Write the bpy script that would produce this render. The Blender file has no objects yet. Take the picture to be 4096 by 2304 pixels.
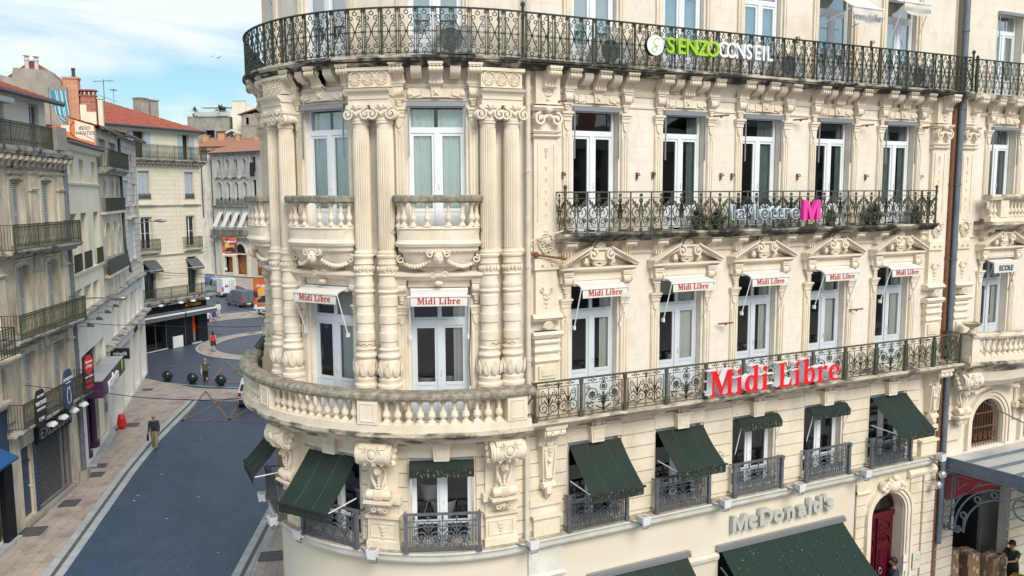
import bpy, math, random
from mathutils import Matrix, Vector
PI = math.pi
sin, cos, rad = math.sin, math.cos, math.radians
random.seed(7)
SC = bpy.context.scene
COL = SC.collection

# ------------------------------------------------------------------ camera
CAMP = Vector((0.0, -16.4, 13.2))
VA, PT, RO = 1.11813440, 0.113703, -0.00507281
fw0 = Vector((cos(VA), sin(VA), 0)); rt0 = Vector((sin(VA), -cos(VA), 0)); zz = Vector((0, 0, 1))
fwd = fw0 * cos(PT) - zz * sin(PT); up0 = fw0 * sin(PT) + zz * cos(PT)
rgt = rt0 * cos(RO) + up0 * sin(RO); upv = up0 * cos(RO) - rt0 * sin(RO)
cd = bpy.data.cameras.new('camera'); cam = bpy.data.objects.new('camera', cd); COL.objects.link(cam)
cam.matrix_world = Matrix(((rgt.x, upv.x, -fwd.x, CAMP.x), (rgt.y, upv.y, -fwd.y, CAMP.y),
                           (rgt.z, upv.z, -fwd.z, CAMP.z), (0, 0, 0, 1)))
cd.sensor_width = 36; cd.lens = 29.05; cd.clip_end = 2000; cd.clip_start = 0.1
SC.camera = cam

# ------------------------------------------------------------------ light
SUN_EL, SUN_AZ = 42.0, -88.0       # azimuth measured from +X, counter-clockwise
w = bpy.data.worlds.new('World'); SC.world = w; w.use_nodes = True
nt = w.node_tree; nt.nodes.clear()
def N(t, **k):
    n = nt.nodes.new(t)
    for a, b in k.items(): setattr(n, a, b)
    return n
out = N('ShaderNodeOutputWorld'); bg = N('ShaderNodeBackground'); bg.inputs[1].default_value = 0.105
sky = N('ShaderNodeTexSky', sky_type='NISHITA', sun_disc=False, sun_elevation=rad(SUN_EL))
sky.sun_rotation = rad(90 - SUN_AZ); sky.air_density = 1.0; sky.dust_density = 1.2; sky.ozone_density = 1.5
tc = N('ShaderNodeTexCoord'); mp = N('ShaderNodeMapping'); mp.inputs['Scale'].default_value = (1.1, 1.6, 7.0)
mp.inputs['Rotation'].default_value = (0.1, 0.05, 0.6)
nz = N('ShaderNodeTexNoise'); nz.inputs['Scale'].default_value = 1.6; nz.inputs['Detail'].default_value = 7; nz.inputs['Roughness'].default_value = .55
nz.inputs['Distortion'].default_value = .6
rp = N('ShaderNodeValToRGB'); rp.color_ramp.elements[0].position = .40; rp.color_ramp.elements[1].position = .58
rp.color_ramp.elements[0].color = (.12, .12, .12, 1); rp.color_ramp.elements[1].color = (.97, .97, .97, 1)
mx = N('ShaderNodeMixRGB'); mx.inputs[2].default_value = (6.9, 7.4, 7.5, 1)
L = nt.links.new
L(tc.outputs['Generated'], mp.inputs[0]); L(mp.outputs[0], nz.inputs['Vector']); L(nz.outputs['Fac'], rp.inputs[0])
tn = N('ShaderNodeMixRGB', blend_type='MULTIPLY'); tn.inputs[0].default_value = 1; tn.inputs[2].default_value = (.74, 1.0, 1.0, 1); L(sky.outputs[0], tn.inputs[1])
L(rp.outputs[0], mx.inputs[0]); L(tn.outputs[0], mx.inputs[1]); L(mx.outputs[0], bg.inputs[0]); L(bg.outputs[0], out.inputs[0])
sl = bpy.data.lights.new('sun', 'SUN'); sl.energy = 2.4; sl.angle = rad(30); sl.color = (1, .93, .82)
so = bpy.data.objects.new('sun', sl); COL.objects.link(so)
sd = Vector((cos(rad(SUN_EL)) * cos(rad(SUN_AZ)), cos(rad(SUN_EL)) * sin(rad(SUN_AZ)), sin(rad(SUN_EL))))
so.matrix_world = sd.to_track_quat('Z', 'Y').to_matrix().to_4x4()
SC.view_settings.view_transform = 'Standard'; SC.view_settings.look = 'None'
SC.view_settings.exposure = 0.40; SC.view_settings.gamma = 1
SC.render.engine = 'CYCLES'
SC.cycles.max_bounces = 6; SC.cycles.diffuse_bounces = 4; SC.cycles.transparent_max_bounces = 12

# ------------------------------------------------------------------ materials
def mat(name, col, rough=.8, col2=None, scale=2.0, bump=0.0, bscale=30, metal=0.0, spec=.5, ramp=(.35, .65), stretch=(1, 1, 1),
        stain=None, stain_scale=(.8, .8, .25), stain_ramp=(.55, .75), joints=None, grime=None, emit=0, coords='pos', detail=6):
    m = bpy.data.materials.new(name); m.use_nodes = True
    t = m.node_tree; b = t.nodes['Principled BSDF']; l = t.links.new
    b.inputs['Roughness'].default_value = rough; b.inputs['Metallic'].default_value = metal
    b.inputs['Specular IOR Level'].default_value = spec
    b.inputs['Base Color'].default_value = (*col, 1)
    if emit: b.inputs['Emission Color'].default_value = (*col, 1); b.inputs['Emission Strength'].default_value = emit
    if coords == 'pos': P = t.nodes.new('ShaderNodeNewGeometry').outputs['Position']
    else: P = t.nodes.new('ShaderNodeTexCoord').outputs['Object']
    def noise(scale, vecscale=(1, 1, 1), det=6, rgh=.6):
        mpn = t.nodes.new('ShaderNodeMapping'); mpn.inputs['Scale'].default_value = vecscale; l(P, mpn.inputs[0])
        n = t.nodes.new('ShaderNodeTexNoise'); n.inputs['Scale'].default_value = scale; n.inputs['Detail'].default_value = det
        n.inputs['Roughness'].default_value = rgh; l(mpn.outputs[0], n.inputs['Vector']); return n.outputs['Fac']
    def ramp_(src, a, bb, v0=0, v1=1):
        r = t.nodes.new('ShaderNodeMapRange'); r.inputs[1].default_value = a; r.inputs[2].default_value = bb
        r.inputs[3].default_value = v0; r.inputs[4].default_value = v1; l(src, r.inputs[0]); return r.outputs[0]
    def mix(f, a, bcol):
        x = t.nodes.new('ShaderNodeMixRGB'); l(f, x.inputs[0])
        if isinstance(a, tuple): x.inputs[1].default_value = (*a, 1)
        else: l(a, x.inputs[1])
        x.inputs[2].default_value = (*bcol, 1); return x.outputs[0]
    cur = None
    if col2: cur = mix(ramp_(noise(scale, stretch, detail), *ramp), col, col2)
    if stain:
        cur = mix(ramp_(noise(1.0, stain_scale, 8, .7), *stain_ramp, 0, .85), cur if cur else col, stain)
    if grime:   # (colour, amount, scale): weather patches with ragged edges
        g = ramp_(noise(grime[2], (1, 1, .6), 10, .75), .5, .62, 0, grime[1])
        cur = mix(g, cur if cur else col, grime[0])
    if joints:  # (block w, block h, colour, mortar)
        bt = t.nodes.new('ShaderNodeTexBrick'); bt.inputs['Scale'].default_value = 1
        bt.inputs['Brick Width'].default_value = joints[0]; bt.inputs['Row Height'].default_value = joints[1]
        bt.inputs['Mortar Size'].default_value = joints[3]; bt.inputs['Mortar Smooth'].default_value = .2
        bt.inputs['Color1'].default_value = (0, 0, 0, 1); bt.inputs['Color2'].default_value = (joints[4] if len(joints) > 4 else .25,) * 3 + (1,); bt.inputs['Mortar'].default_value = (1, 1, 1, 1)
        sx = t.nodes.new('ShaderNodeSeparateXYZ'); l(P, sx.inputs[0]); cx = t.nodes.new('ShaderNodeCombineXYZ')
        if len(joints) > 5:     # lies on the ground, turned by joints[5]
            mr = t.nodes.new('ShaderNodeMapping'); mr.inputs['Rotation'].default_value = (0, 0, joints[5]); l(P, mr.inputs[0]); l(mr.outputs[0], bt.inputs['Vector'])
        else:
            ad = t.nodes.new('ShaderNodeMath'); ad.operation = 'ADD'; l(sx.outputs[0], ad.inputs[0]); l(sx.outputs[1], ad.inputs[1])
            l(ad.outputs[0], cx.inputs[0]); l(sx.outputs[2], cx.inputs[1]); l(cx.outputs[0], bt.inputs['Vector'])
        cur = mix(bt.outputs['Color'], cur if cur else col, joints[2])
    if cur: l(cur, b.inputs['Base Color'])
    if bump:
        bn = t.nodes.new('ShaderNodeBump'); bn.inputs['Strength'].default_value = bump; bn.inputs['Distance'].default_value = .02
        h = noise(bscale, (1, 1, 1), 4, .6)
        if joints:
            ms = t.nodes.new('ShaderNodeMath'); ms.operation = 'MULTIPLY_ADD'; l(bt.outputs['Fac'], ms.inputs[0]); ms.inputs[1].default_value = -.8; l(h, ms.inputs[2]); h = ms.outputs[0]
        l(h, bn.inputs['Height']); l(bn.outputs[0], b.inputs['Normal'])
    return m

def glass_mat(name, tint=(.86, .93, .92), refl=1.25, base=.05):
    m = bpy.data.materials.new(name); m.use_nodes = True; t = m.node_tree; t.nodes.clear(); l = t.links.new
    o = t.nodes.new('ShaderNodeOutputMaterial'); mxs = t.nodes.new('ShaderNodeMixShader')
    tr = t.nodes.new('ShaderNodeBsdfTransparent'); tr.inputs[0].default_value = (*tint, 1)
    gl = t.nodes.new('ShaderNodeBsdfGlossy'); gl.inputs['Roughness'].default_value = .01; gl.inputs[0].default_value = (.95, .97, 1, 1)
    fr = t.nodes.new('ShaderNodeFresnel'); fr.inputs[0].default_value = 1.5
    mu = t.nodes.new('ShaderNodeMath'); mu.operation = 'MULTIPLY_ADD'; mu.inputs[1].default_value = refl; mu.inputs[2].default_value = base
    bn = t.nodes.new('ShaderNodeBump'); bn.inputs['Strength'].default_value = .06; bn.inputs['Distance'].default_value = .02
    n = t.nodes.new('ShaderNodeTexNoise'); n.inputs['Scale'].default_value = 1.3; tcn = t.nodes.new('ShaderNodeNewGeometry')
    l(tcn.outputs['Position'], n.inputs['Vector']); l(n.outputs['Fac'], bn.inputs['Height']); l(bn.outputs[0], gl.inputs['Normal'])
    l(fr.outputs[0], mu.inputs[0]); l(mu.outputs[0], mxs.inputs[0]); l(tr.outputs[0], mxs.inputs[1]); l(gl.outputs[0], mxs.inputs[2]); l(mxs.outputs[0], o.inputs[0])
    return m

M = {}
ST, ST2 = (.75, .635, .50), (.83, .735, .61)
M['stone'] = mat('warm_limestone', ST, .85, ST2, 1.4, .4, 26, stain=(.56, .44, .31), stain_scale=(1.3, 1.3, .3), stain_ramp=(.54, .80), grime=((.62, .55, .46), .5, 1.6))
M['plaster'] = mat('cream_plaster', (.78, .69, .575), .9, (.82, .75, .665), .6, .2, 40, stain=(.56, .43, .28), stain_scale=(.7, .7, .16), stain_ramp=(.56, .85), grime=((.52, .46, .38), .35, 2.2),
                    joints=(.9, .34, (.64, .57, .46), .004, .08))
M['ashlar'] = mat('ashlar_courses', (.72, .62, .485), .88, (.80, .71, .585), 1.4, .3, 30, grime=((.55, .49, .39), .45, 1.8), stain=(.46, .37, .26), stain_scale=(1.3, 1.3, .3), stain_ramp=(.56, .82))
M['shopwall'] = mat('smooth_cream_render', (.74, .67, .56), .85, (.69, .59, .46), .45, .08, 30, ramp=(.4, .75))
M['band'] = mat('white_painted_band', (.74, .72, .68), .7, (.62, .58, .50), 2, .1, 30)
M['slabtop'] = mat('lichened_ledge', (.30, .27, .21), .95, (.50, .45, .36), 6, .6, 40, ramp=(.35, .65))
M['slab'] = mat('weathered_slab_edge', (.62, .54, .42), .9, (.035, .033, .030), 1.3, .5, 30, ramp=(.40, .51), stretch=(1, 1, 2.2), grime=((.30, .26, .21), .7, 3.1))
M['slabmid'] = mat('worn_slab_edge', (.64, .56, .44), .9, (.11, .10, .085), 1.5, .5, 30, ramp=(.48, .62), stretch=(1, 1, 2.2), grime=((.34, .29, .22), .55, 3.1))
M['rail_stone'] = mat('lichened_handrail', (.20, .18, .14), .95, (.42, .38, .31), 7, .6, 40, ramp=(.42, .68))
M['iron'] = mat('green_black_iron', (.030, .036, .030), .6, (.06, .068, .045), 9, spec=.3)
M['iron_green'] = mat('verdigris_iron', (.050, .056, .042), .65, (.105, .105, .072), 9, spec=.3)
M['iron_grey'] = mat('slate_painted_iron', (.085, .095, .115), .5, (.14, .15, .175), 6)
M['rust'] = mat('rusty_iron', (.13, .05, .025), .9, (.25, .11, .05), 14)
M['white_frame'] = mat('white_window_frame', (.80, .82, .86), .4)
M['blue_frame'] = mat('pale_blue_window_frame', (.58, .635, .70), .5, (.64, .68, .73), 3)
M['glass'] = glass_mat('window_glass', (.95, .98, .97), 1.6, .02)
M['glass_top'] = glass_mat('coated_window_glass', (.6, .68, .68), 1.3, .34)  # reflectance raised so the top-floor panes mirror more sky
M['glass_dark'] = glass_mat('window_glass_dark', (.55, .62, .62), 1.1, .03)
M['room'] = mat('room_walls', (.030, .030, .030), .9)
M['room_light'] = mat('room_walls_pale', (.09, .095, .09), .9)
M['curtain'] = mat('pale_green_curtain', (.90, .96, .93), .9, (.84, .92, .88), 3)
M['curtain_w'] = mat('white_curtain', (.66, .66, .62), .9)
M['canvas'] = mat('cream_awning_cloth', (.70, .66, .62), .9, (.66, .62, .57), 3)
M['green_canvas'] = mat('dark_green_awning_cloth', (.018, .031, .025), .85, (.026, .041, .034), 1.0, .05, 60, spec=.25)
M['green_dirty'] = mat('streaked_green_awning_cloth', (.010, .024, .018), .85, (.30, .29, .23), 38, ramp=(.56, .70), stretch=(1, 1, .25))
M['green_spots'] = mat('spotted_green_awning_cloth', (.020, .034, .028), .85, (.42, .42, .34), 19, ramp=(.715, .735), detail=2, spec=.25)
M['white_metal'] = mat('white_metal', (.76, .77, .80), .4)
M['grey_metal'] = mat('grey_metal', (.33, .34, .36), .4, metal=.6)
M['red'] = mat('bright_red_letter', (.78, .005, .015), .35)
M['white'] = mat('white_letter', (.82, .83, .86), .4)
M['dark_red'] = mat('red_print', (.50, .03, .04), .7)
M['lime'] = mat('lime_green_letter', (.34, .60, .02), .4)
M['black'] = mat('black_paint', (.012, .012, .014), .5)
M['black_grime'] = mat('black_grime', (.06, .055, .05), .95, (.34, .30, .24), 5, ramp=(.45, .7))
M['pipe_w'] = mat('white_downpipe', (.70, .66, .57), .6, (.60, .54, .44), 4)
M['pipe_g'] = mat('zinc_downpipe', (.19, .22, .28), .45, (.14, .16, .20), 3, metal=.3)

# ------------------------------------------------------------------ mesh building
class MB:
    def __init__(s): s.v = []; s.f = []; s.m = []; s.cm = 0
    def quad(s, *p):
        i = len(s.v); s.v += [tuple(q) for q in p]; s.f.append(tuple(range(i, i + len(p)))); s.m.append(s.cm)
    def grid(s, rows, close=False, cap=False):
        """rows: list of equally long point rows; faces between neighbours, closed round each row when close"""
        n = len(rows[0]); i0 = len(s.v)
        for r in rows: s.v += [tuple(q) for q in r]
        for a in range(len(rows) - 1):
            for b in range(n if close else n - 1):
                c = (b + 1) % n
                s.f.append((i0 + a * n + b, i0 + a * n + c, i0 + (a + 1) * n + c, i0 + (a + 1) * n + b)); s.m.append(s.cm)
        if cap:
            s.f.append(tuple(i0 + k for k in range(n))[::-1]); s.m.append(s.cm)
            s.f.append(tuple(i0 + (len(rows) - 1) * n + k for k in range(n))); s.m.append(s.cm)
    def box(s, u0, u1, d0, d1, z0, z1, F=None, n=None):
        F = F or loc
        n = n or nseg(F, u0, u1)
        rows = []
        for k in range(n + 1):
            u = u0 + (u1 - u0) * k / n
            rows.append([F(u, d0, z0), F(u, d1, z0), F(u, d1, z1), F(u, d0, z1)])
        s.grid(rows, True, True)
    def sweep(s, u0, u1, prof, F=None, n=None, closed=True):
        """profile [(d,z)...] carried along u"""
        F = F or loc; n = n or nseg(F, u0, u1)
        rows = [[F(u0 + (u1 - u0) * k / n, d, z) for d, z in prof] for k in range(n + 1)]
        s.grid(rows, closed, closed)
    def prism(s, pts, d0, d1, F=None):
        """closed outline [(u,z)...] given thickness in d"""
        F = F or loc
        s.grid([[F(u, d0, z) for u, z in pts], [F(u, d1, z) for u, z in pts]], True, True)
    def ribbon(s, pts, wd, d0, d1, F=None):
        F = F or loc; rows = []; n = len(pts)
        for i, (u, z) in enumerate(pts):
            a = pts[max(0, i - 1)]; b = pts[min(n - 1, i + 1)]
            tx, tz = b[0] - a[0], b[1] - a[1]; q = math.hypot(tx, tz) or 1; nx, nz_ = -tz / q * wd / 2, tx / q * wd / 2
            rows.append([F(u + nx, d0, z + nz_), F(u + nx, d1, z + nz_), F(u - nx, d1, z - nz_), F(u - nx, d0, z - nz_)])
        s.grid(rows, True, True)
    def lathe(s, prof, c=(0, 0, 0), seg=16, flute=0, cap=True):
        rows = []
        for r, z in prof:
            row = []
            for k in range(seg):
                a = 2 * PI * k / seg; rr = r * (1 - flute * (k % 2))
                row.append((c[0] + rr * cos(a), c[1] + rr * sin(a), c[2] + z))
            rows.append(row)
        s.grid(rows, True, cap)
    def tube(s, pts, r, seg=6, cap=True):
        pts = [Vector(p) for p in pts]; rows = []; n = len(pts)
        rr = r if isinstance(r, (list, tuple)) else [r] * n
        ref = None
        for i, p in enumerate(pts):
            t = (pts[min(n - 1, i + 1)] - pts[max(0, i - 1)])
            if t.length < 1e-9: t = Vector((0, 0, 1))
            t.normalize()
            if ref is None: ref = Vector((0, 0, 1)) if abs(t.z) < .9 else Vector((1, 0, 0))
            a = t.cross(ref)
            if a.length < 1e-4: a = t.cross(Vector((0, 1, 0)))
            a.normalize(); b = t.cross(a); ref = a.cross(t)
            rows.append([p + (a * cos(2 * PI * k / seg) + b * sin(2 * PI * k / seg)) * rr[i] for k in range(seg)])
        s.grid(rows, True, cap)
    def ball(s, c, r, seg=10, rings=6, sc=(1, 1, 1)):
        rows = []
        for j in range(rings + 1):
            a = -PI / 2 + PI * j / rings; q = max(.001, cos(a))
            rows.append([(c[0] + r * sc[0] * q * cos(2 * PI * k / seg), c[1] + r * sc[1] * q * sin(2 * PI * k / seg), c[2] + r * sc[2] * sin(a)) for k in range(seg)])
        s.grid(rows, True, True)
    def mesh(s, name, mats, smooth=None):
        me = bpy.data.meshes.new(name); me.from_pydata(s.v, [], s.f)
        for q in (mats if isinstance(mats, (list, tuple)) else [mats]): me.materials.append(M[q] if isinstance(q, str) else q)
        if any(s.m): me.polygons.foreach_set('material_index', s.m)
        import bmesh
        bm = bmesh.new(); bm.from_mesh(me); bmesh.ops.recalc_face_normals(bm, faces=bm.faces); bm.to_mesh(me); bm.free()
        if smooth:
            me.polygons.foreach_set('use_smooth', [True] * len(me.polygons)); me.set_sharp_from_angle(angle=rad(smooth))
        me.update(); return me

def loc(u, d, z): return (u, -d, z)
def nseg(F, u0, u1):
    if getattr(F, 'curved', None):
        a, b = max(min(u0, u1), F.curved[0]), min(max(u0, u1), F.curved[1])
        if b > a: return max(1, math.ceil(abs(u1 - u0) / .2))
    return 1
def flat(p0, az):
    a = rad(az); tx, ty = cos(a), sin(a); nx, ny = sin(a), -cos(a)
    def F(u, d, z): return (p0[0] + tx * u + nx * d, p0[1] + ty * u + ny * d, z)
    return F
def frame(F, u, d=0, z=0):
    """rigid placement of a local piece (x right, -y outward) on a facade"""
    p = Vector(F(u, d, z)); q = Vector(F(u + .02, d, z)); r = Vector(F(u - .02, d, z)); t = (q - r).normalized()
    y = Vector((0, 0, 1)).cross(t)
    return Matrix(((t.x, y.x, 0, p.x), (t.y, y.y, 0, p.y), (0, 0, 1, p.z), (0, 0, 0, 1)))
W = {}
def put(name, me, Mx=None, parent=None, label=None, cat=None, group=None, kind=None):
    o = bpy.data.objects.new(name, me); COL.objects.link(o)
    Mx = Mx or Matrix.Identity(4); W[o.name] = Mx
    if parent is not None:
        o.parent = parent; o.matrix_local = W[parent.name].inverted() @ Mx
    else: o.matrix_local = Mx
    if label: o['label'] = label
    if cat: o['category'] = cat
    if group: o['group'] = group
    if kind: o['kind'] = kind
    return o
def T(x, y, z=0, rz=0): return Matrix.Translation((x, y, z)) @ Matrix.Rotation(rz, 4, 'Z')
def thing(name, label, cat, Mx, group=None): return put(name, None, Mx, None, label, cat, group)
def part(name, mb, mats, parent, Mx=None, smooth=None):
    return put(name, mb.mesh(name, mats, smooth), Mx, parent)
def kit(*pieces):
    """[(name, mb, mats, smooth, [subpieces])] -> reusable meshes"""
    return [(n, mb.mesh(n, ms, sm), [(sn, smb.mesh(sn, sms, ssm)) for sn, smb, sms, ssm in (subs or [])]) for n, mb, ms, sm, subs in pieces]
def place(k, Mx, parent):
    r = None
    for n, me, subs in k:
        o = put(n, me, Mx, parent); r = r or o
        for sn, sm in subs: put(sn, sm, Mx, o)
    return r
def spiral(cx, cz, r0, r1, a0, a1, n=14):
    return [(cx + (r0 + (r1 - r0) * k / n) * cos(a0 + (a1 - a0) * k / n), cz + (r0 + (r1 - r0) * k / n) * sin(a0 + (a1 - a0) * k / n)) for k in range(n + 1)]
def circ(cx, cz, r, n=12): return spiral(cx, cz, r, r, 0, 2 * PI, n)
def wall(mb, F, u0, u1, z0, z1, holes=(), d=0.0, rev=.26, step=.25):
    us = {u0, u1}; zs = {z0, z1}
    for a, b, c, e in holes: us |= {a, b}; zs |= {c, e}
    us = sorted(q for q in us if u0 <= q <= u1); zs = sorted(q for q in zs if z0 <= q <= z1)
    if getattr(F, 'curved', None):
        nu = []
        for a, b in zip(us, us[1:]):
            k = nseg(F, a, b); nu += [a + (b - a) * j / k for j in range(k)]
        us = nu + [us[-1]]
    for a, b in zip(us, us[1:]):
        for c, e in zip(zs, zs[1:]):
            mu_, mz_ = (a + b) / 2, (c + e) / 2
            if any(h[0] < mu_ < h[1] and h[2] < mz_ < h[3] for h in holes): continue
            mb.quad(F(a, d, c), F(b, d, c), F(b, d, e), F(a, d, e))
    for a, b, c, e in holes:
        k = nseg(F, a, b)
        mb.quad(F(a, d, c), F(a, d - rev, c), F(a, d - rev, e), F(a, d, e)); mb.quad(F(b, d, c), F(b, d, e), F(b, d - rev, e), F(b, d - rev, c))
        for j in range(k):
            p, q = a + (b - a) * j / k, a + (b - a) * (j + 1) / k
            mb.quad(F(p, d, e), F(p, d - rev, e), F(q, d - rev, e), F(q, d, e)); mb.quad(F(p, d, c), F(q, d, c), F(q, d - rev, c), F(p, d - rev, c))
def arch_pts(uc, zs, r, n=16, rz=None):
    rz = rz or r
    return [(uc + r * cos(PI - PI * k / n), zs + rz * sin(PI * k / n)) for k in range(n + 1)]
def spandrel(mb, F, uc, zs, r, ztop, d=0, rev=.26, n=16, rz=None):
    """fills the corners of a square-topped hole so that it reads as an arch"""
    p = arch_pts(uc, zs, r, n, rz)
    for (a, c), (b, e) in zip(p, p[1:]):
        mb.quad(F(a, d, c), F(b, d, e), F(b, d, ztop), F(a, d, ztop)); mb.quad(F(a, d, c), F(a, d - rev, c), F(b, d - rev, e), F(b, d, e))
def text_mesh(body, size, mats, extrude=.02, offset=0.0, shear=0.0, align='CENTER', spacing=1.0, xs=1.0, bevel=0):
    """lettering standing in local x/z, facing -y; with two materials the first is on the faces, the second on the sides"""
    c = bpy.data.curves.new('letters', 'FONT'); c.body = body; c.size = size; c.extrude = extrude; c.offset = offset; c.shear = shear
    c.align_x = align; c.align_y = 'CENTER'; c.space_character = spacing; c.resolution_u = 5
    o = bpy.data.objects.new('letters', c); COL.objects.link(o)
    dg = bpy.context.evaluated_depsgraph_get(); me = bpy.data.meshes.new_from_object(o.evaluated_get(dg))
    COL.objects.unlink(o); bpy.data.objects.remove(o)
    for v in me.vertices: x, y, z = v.co; v.co = (x * xs, -z, y)
    me.materials.clear()
    ms = mats if isinstance(mats, (list, tuple)) else [mats]
    for q in ms: me.materials.append(M[q])
    me.update()
    if len(ms) > 1:
        for p in me.polygons: p.material_index = 0 if abs(p.normal.y) > .8 else 1
    me.name = 'letters'; return me

# ================================================================== corner building
XC, YC, RT = 7.99, 4.39, 4.39
THE = rad(106.35); UE = XC - RT * THE
tE = Vector((cos(rad(253.65)), sin(rad(253.65)))); nE = Vector((sin(rad(253.65)), -cos(rad(253.65))))
PE = Vector((XC - RT * sin(THE), YC - RT * cos(THE)))
def FM(u, d, z):
    if u >= XC: return (u, -d, z)
    if u >= UE:
        th = (XC - u) / RT; R = RT + d
        return (XC - R * sin(th), YC - R * cos(th), z)
    p = PE + tE * (u - UE) + nE * d
    return (p.x, p.y, z)
FM.curved = (UE, XC)
BAY = [10.12, 12.62, 15.07, 17.58, 20.1]
TOW = [6.33, 3.72, 1.12]
PAIR = [7.63, 5.02, 2.42, -1.8]
STR = [-4.2, -7.2, -10.2]
UL, UR = -14.0, 22.3

# ---------------- kits
def win_kit(w, h, tz=None, lp=0, fm='white_frame', curtain=None, gl='glass', low=None, cm=None, blind=0):
    f = MB(); t = .065
    f.box(-w / 2, -w / 2 + t, -.05, .03, 0, h); f.box(w / 2 - t, w / 2, -.05, .03, 0, h); f.box(-w / 2 + t, w / 2 - t, -.05, .03, h - t, h)
    top = h - t
    if tz:
        f.box(-w / 2 + t, w / 2 - t, -.055, .04, tz, tz + .12); top = tz
        if fm == 'blue_frame': f.box(-.045, .045, -.04, .02, tz + .12, h - t); f.box(-w / 2 + t, w / 2 - t, -.04, .015, tz + .12, tz + .18)
    f.box(-.06, .06, -.045, .05, 0.03, top)
    for s in (-1, 1):
        a, b = (.06, w / 2 - t) if s > 0 else (-w / 2 + t, -.06)
        f.box(a, a + .055, -.03, .02, .03, top); f.box(b - .055, b, -.03, .02, .03, top)
        f.box(a + .055, b - .055, -.03, .02, top - .06, top)
        f.box(a + .055, b - .055, -.028, .018, 0, max(.08, lp))
        if lp:
            f.box(a + .055, b - .055, -.03, .03, lp, lp + .07)
            f.box(a + .11, b - .11, 0, .028, .12, lp - .07)
        if low: f.box(a + .055, b - .055, -.03, .03, low, low + .09)
    f.box(.03, .05, .05, .08, 1.0 if not low else .9, 1.12 if not low else 1.0)
    g = MB(); g.quad((-w / 2 + t, 0, max(.05, lp)), (w / 2 - t, 0, max(.05, lp)), (w / 2 - t, 0, h - t), (-w / 2 + t, 0, h - t))
    subs = [('glass', g, gl, None)]
    if curtain:
        c = MB()
        for (a, b) in curtain:
            n = int((b - a) / .03) + 2; row = []
            xs = [a + (b - a) * k / n for k in range(n + 1)]
            c.grid([[(x, .065 + .025 * sin(i * 1.1), z) for i, x in enumerate(xs)] for z in (.05, h - .1)])
        subs.append(('curtain', c, cm or ('curtain' if fm == 'white_frame' else 'curtain_w'), 60))
    if blind:
        c = MB(); c.box(-w / 2 + t, w / 2 - t, -.13, -.12, h - t - blind, h - t); subs.append(('blind', c, 'curtain_w', None))
    return kit(('window', f, fm, None, subs))

def bracket_prof(dep, h, n=14):
    """side outline of an S scroll console, (d, z) with z from 0 down to -h"""
    p = [(0, 0), (dep, 0), (dep * 1.02, -h * .08)]
    p += [(dep * (.78 + .24 * cos(a)), -h * .24 + h * .17 * sin(a)) for a in [rad(70 - 22 * k) for k in range(10)]]
    p += [(dep * .5, -h * .5), (dep * .36, -h * .66), (dep * .33, -h * .8), (dep * .36, -h * .9), (dep * .25, -h * .99), (0, -h)]
    return p
def console_kit(w, dep, h, ribs=4):
    m = MB(); pr = bracket_prof(dep, h)
    m.sweep(-w / 2, w / 2, pr)
    rw = w / (ribs * 2 - 1)
    pr2 = [(d + (.018 if d > .02 else 0), z - (.0 if z > -.01 else 0)) for d, z in pr]
    for k in range(ribs): x = -w / 2 + rw * 2 * k; m.sweep(x, x + rw, pr2)
    for s in (-1, 1):   # volutes on the cheeks
        x = s * w / 2
        pts = spiral(dep * .72, -h * .24, h * .17, h * .03, rad(80), rad(80 - 560), 20)
        def FS(u, d, z, x=x, s=s): return (x + s * d, -u, z)
        m.ribbon(pts, h * .06, 0, .02, FS)
        m.ribbon(spiral(dep * .28, -h * .85, h * .09, h * .02, 0, rad(460), 12), h * .04, 0, .018, FS)
    m.box(-w / 2 - .02, w / 2 + .02, 0, dep + .03, 0, .05)
    return kit(('console', m, 'stone', 40, None))
def leaf_drop(m, x, z, d, s):
    """hanging acanthus drop"""
    for k in range(4):
        q = s * (1 - .22 * k); zc = z - s * .42 * k
        for sg in (-1, 1): m.ball((x + sg * q * .24, -d - .01, zc), q * .26, 6, 4, (.8, .5, 1))
        m.ball((x, -d - .02, zc - q * .1), q * .2, 6, 4, (.8, .7, 1.2))
def small_console_kit(w=.2, dep=.15, h=.5):
    m = MB(); pr = [(0, 0), (dep, 0), (dep, -.05), (dep * .8, -.1)] + [(dep * (.75 + .35 * cos(a)), -h * .34 + .09 * sin(a)) for a in [rad(60 - 30 * k) for k in range(6)]] + [(dep * .45, -h * .62), (dep * .5, -h * .7), (0, -h * .72)]
    m.sweep(-w / 2, w / 2, pr); m.box(-w / 2 - .03, w / 2 + .03, 0, dep + .03, 0, .05); m.box(-w / 2 - .015, w / 2 + .015, 0, dep + .015, -.05, 0)
    for s in (-1, 1):
        def FS(u, d, z, s=s): return (s * w / 2 + s * d, -u, z)
        m.ribbon(spiral(dep * .72, -h * .34, .085, .02, 1.4, 1.4 - 9, 14), .025, 0, .02, FS)
    leaf_drop(m, 0, -h * .76, .02, .16)
    return kit(('console', m, 'stone', 40, None))
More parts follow.
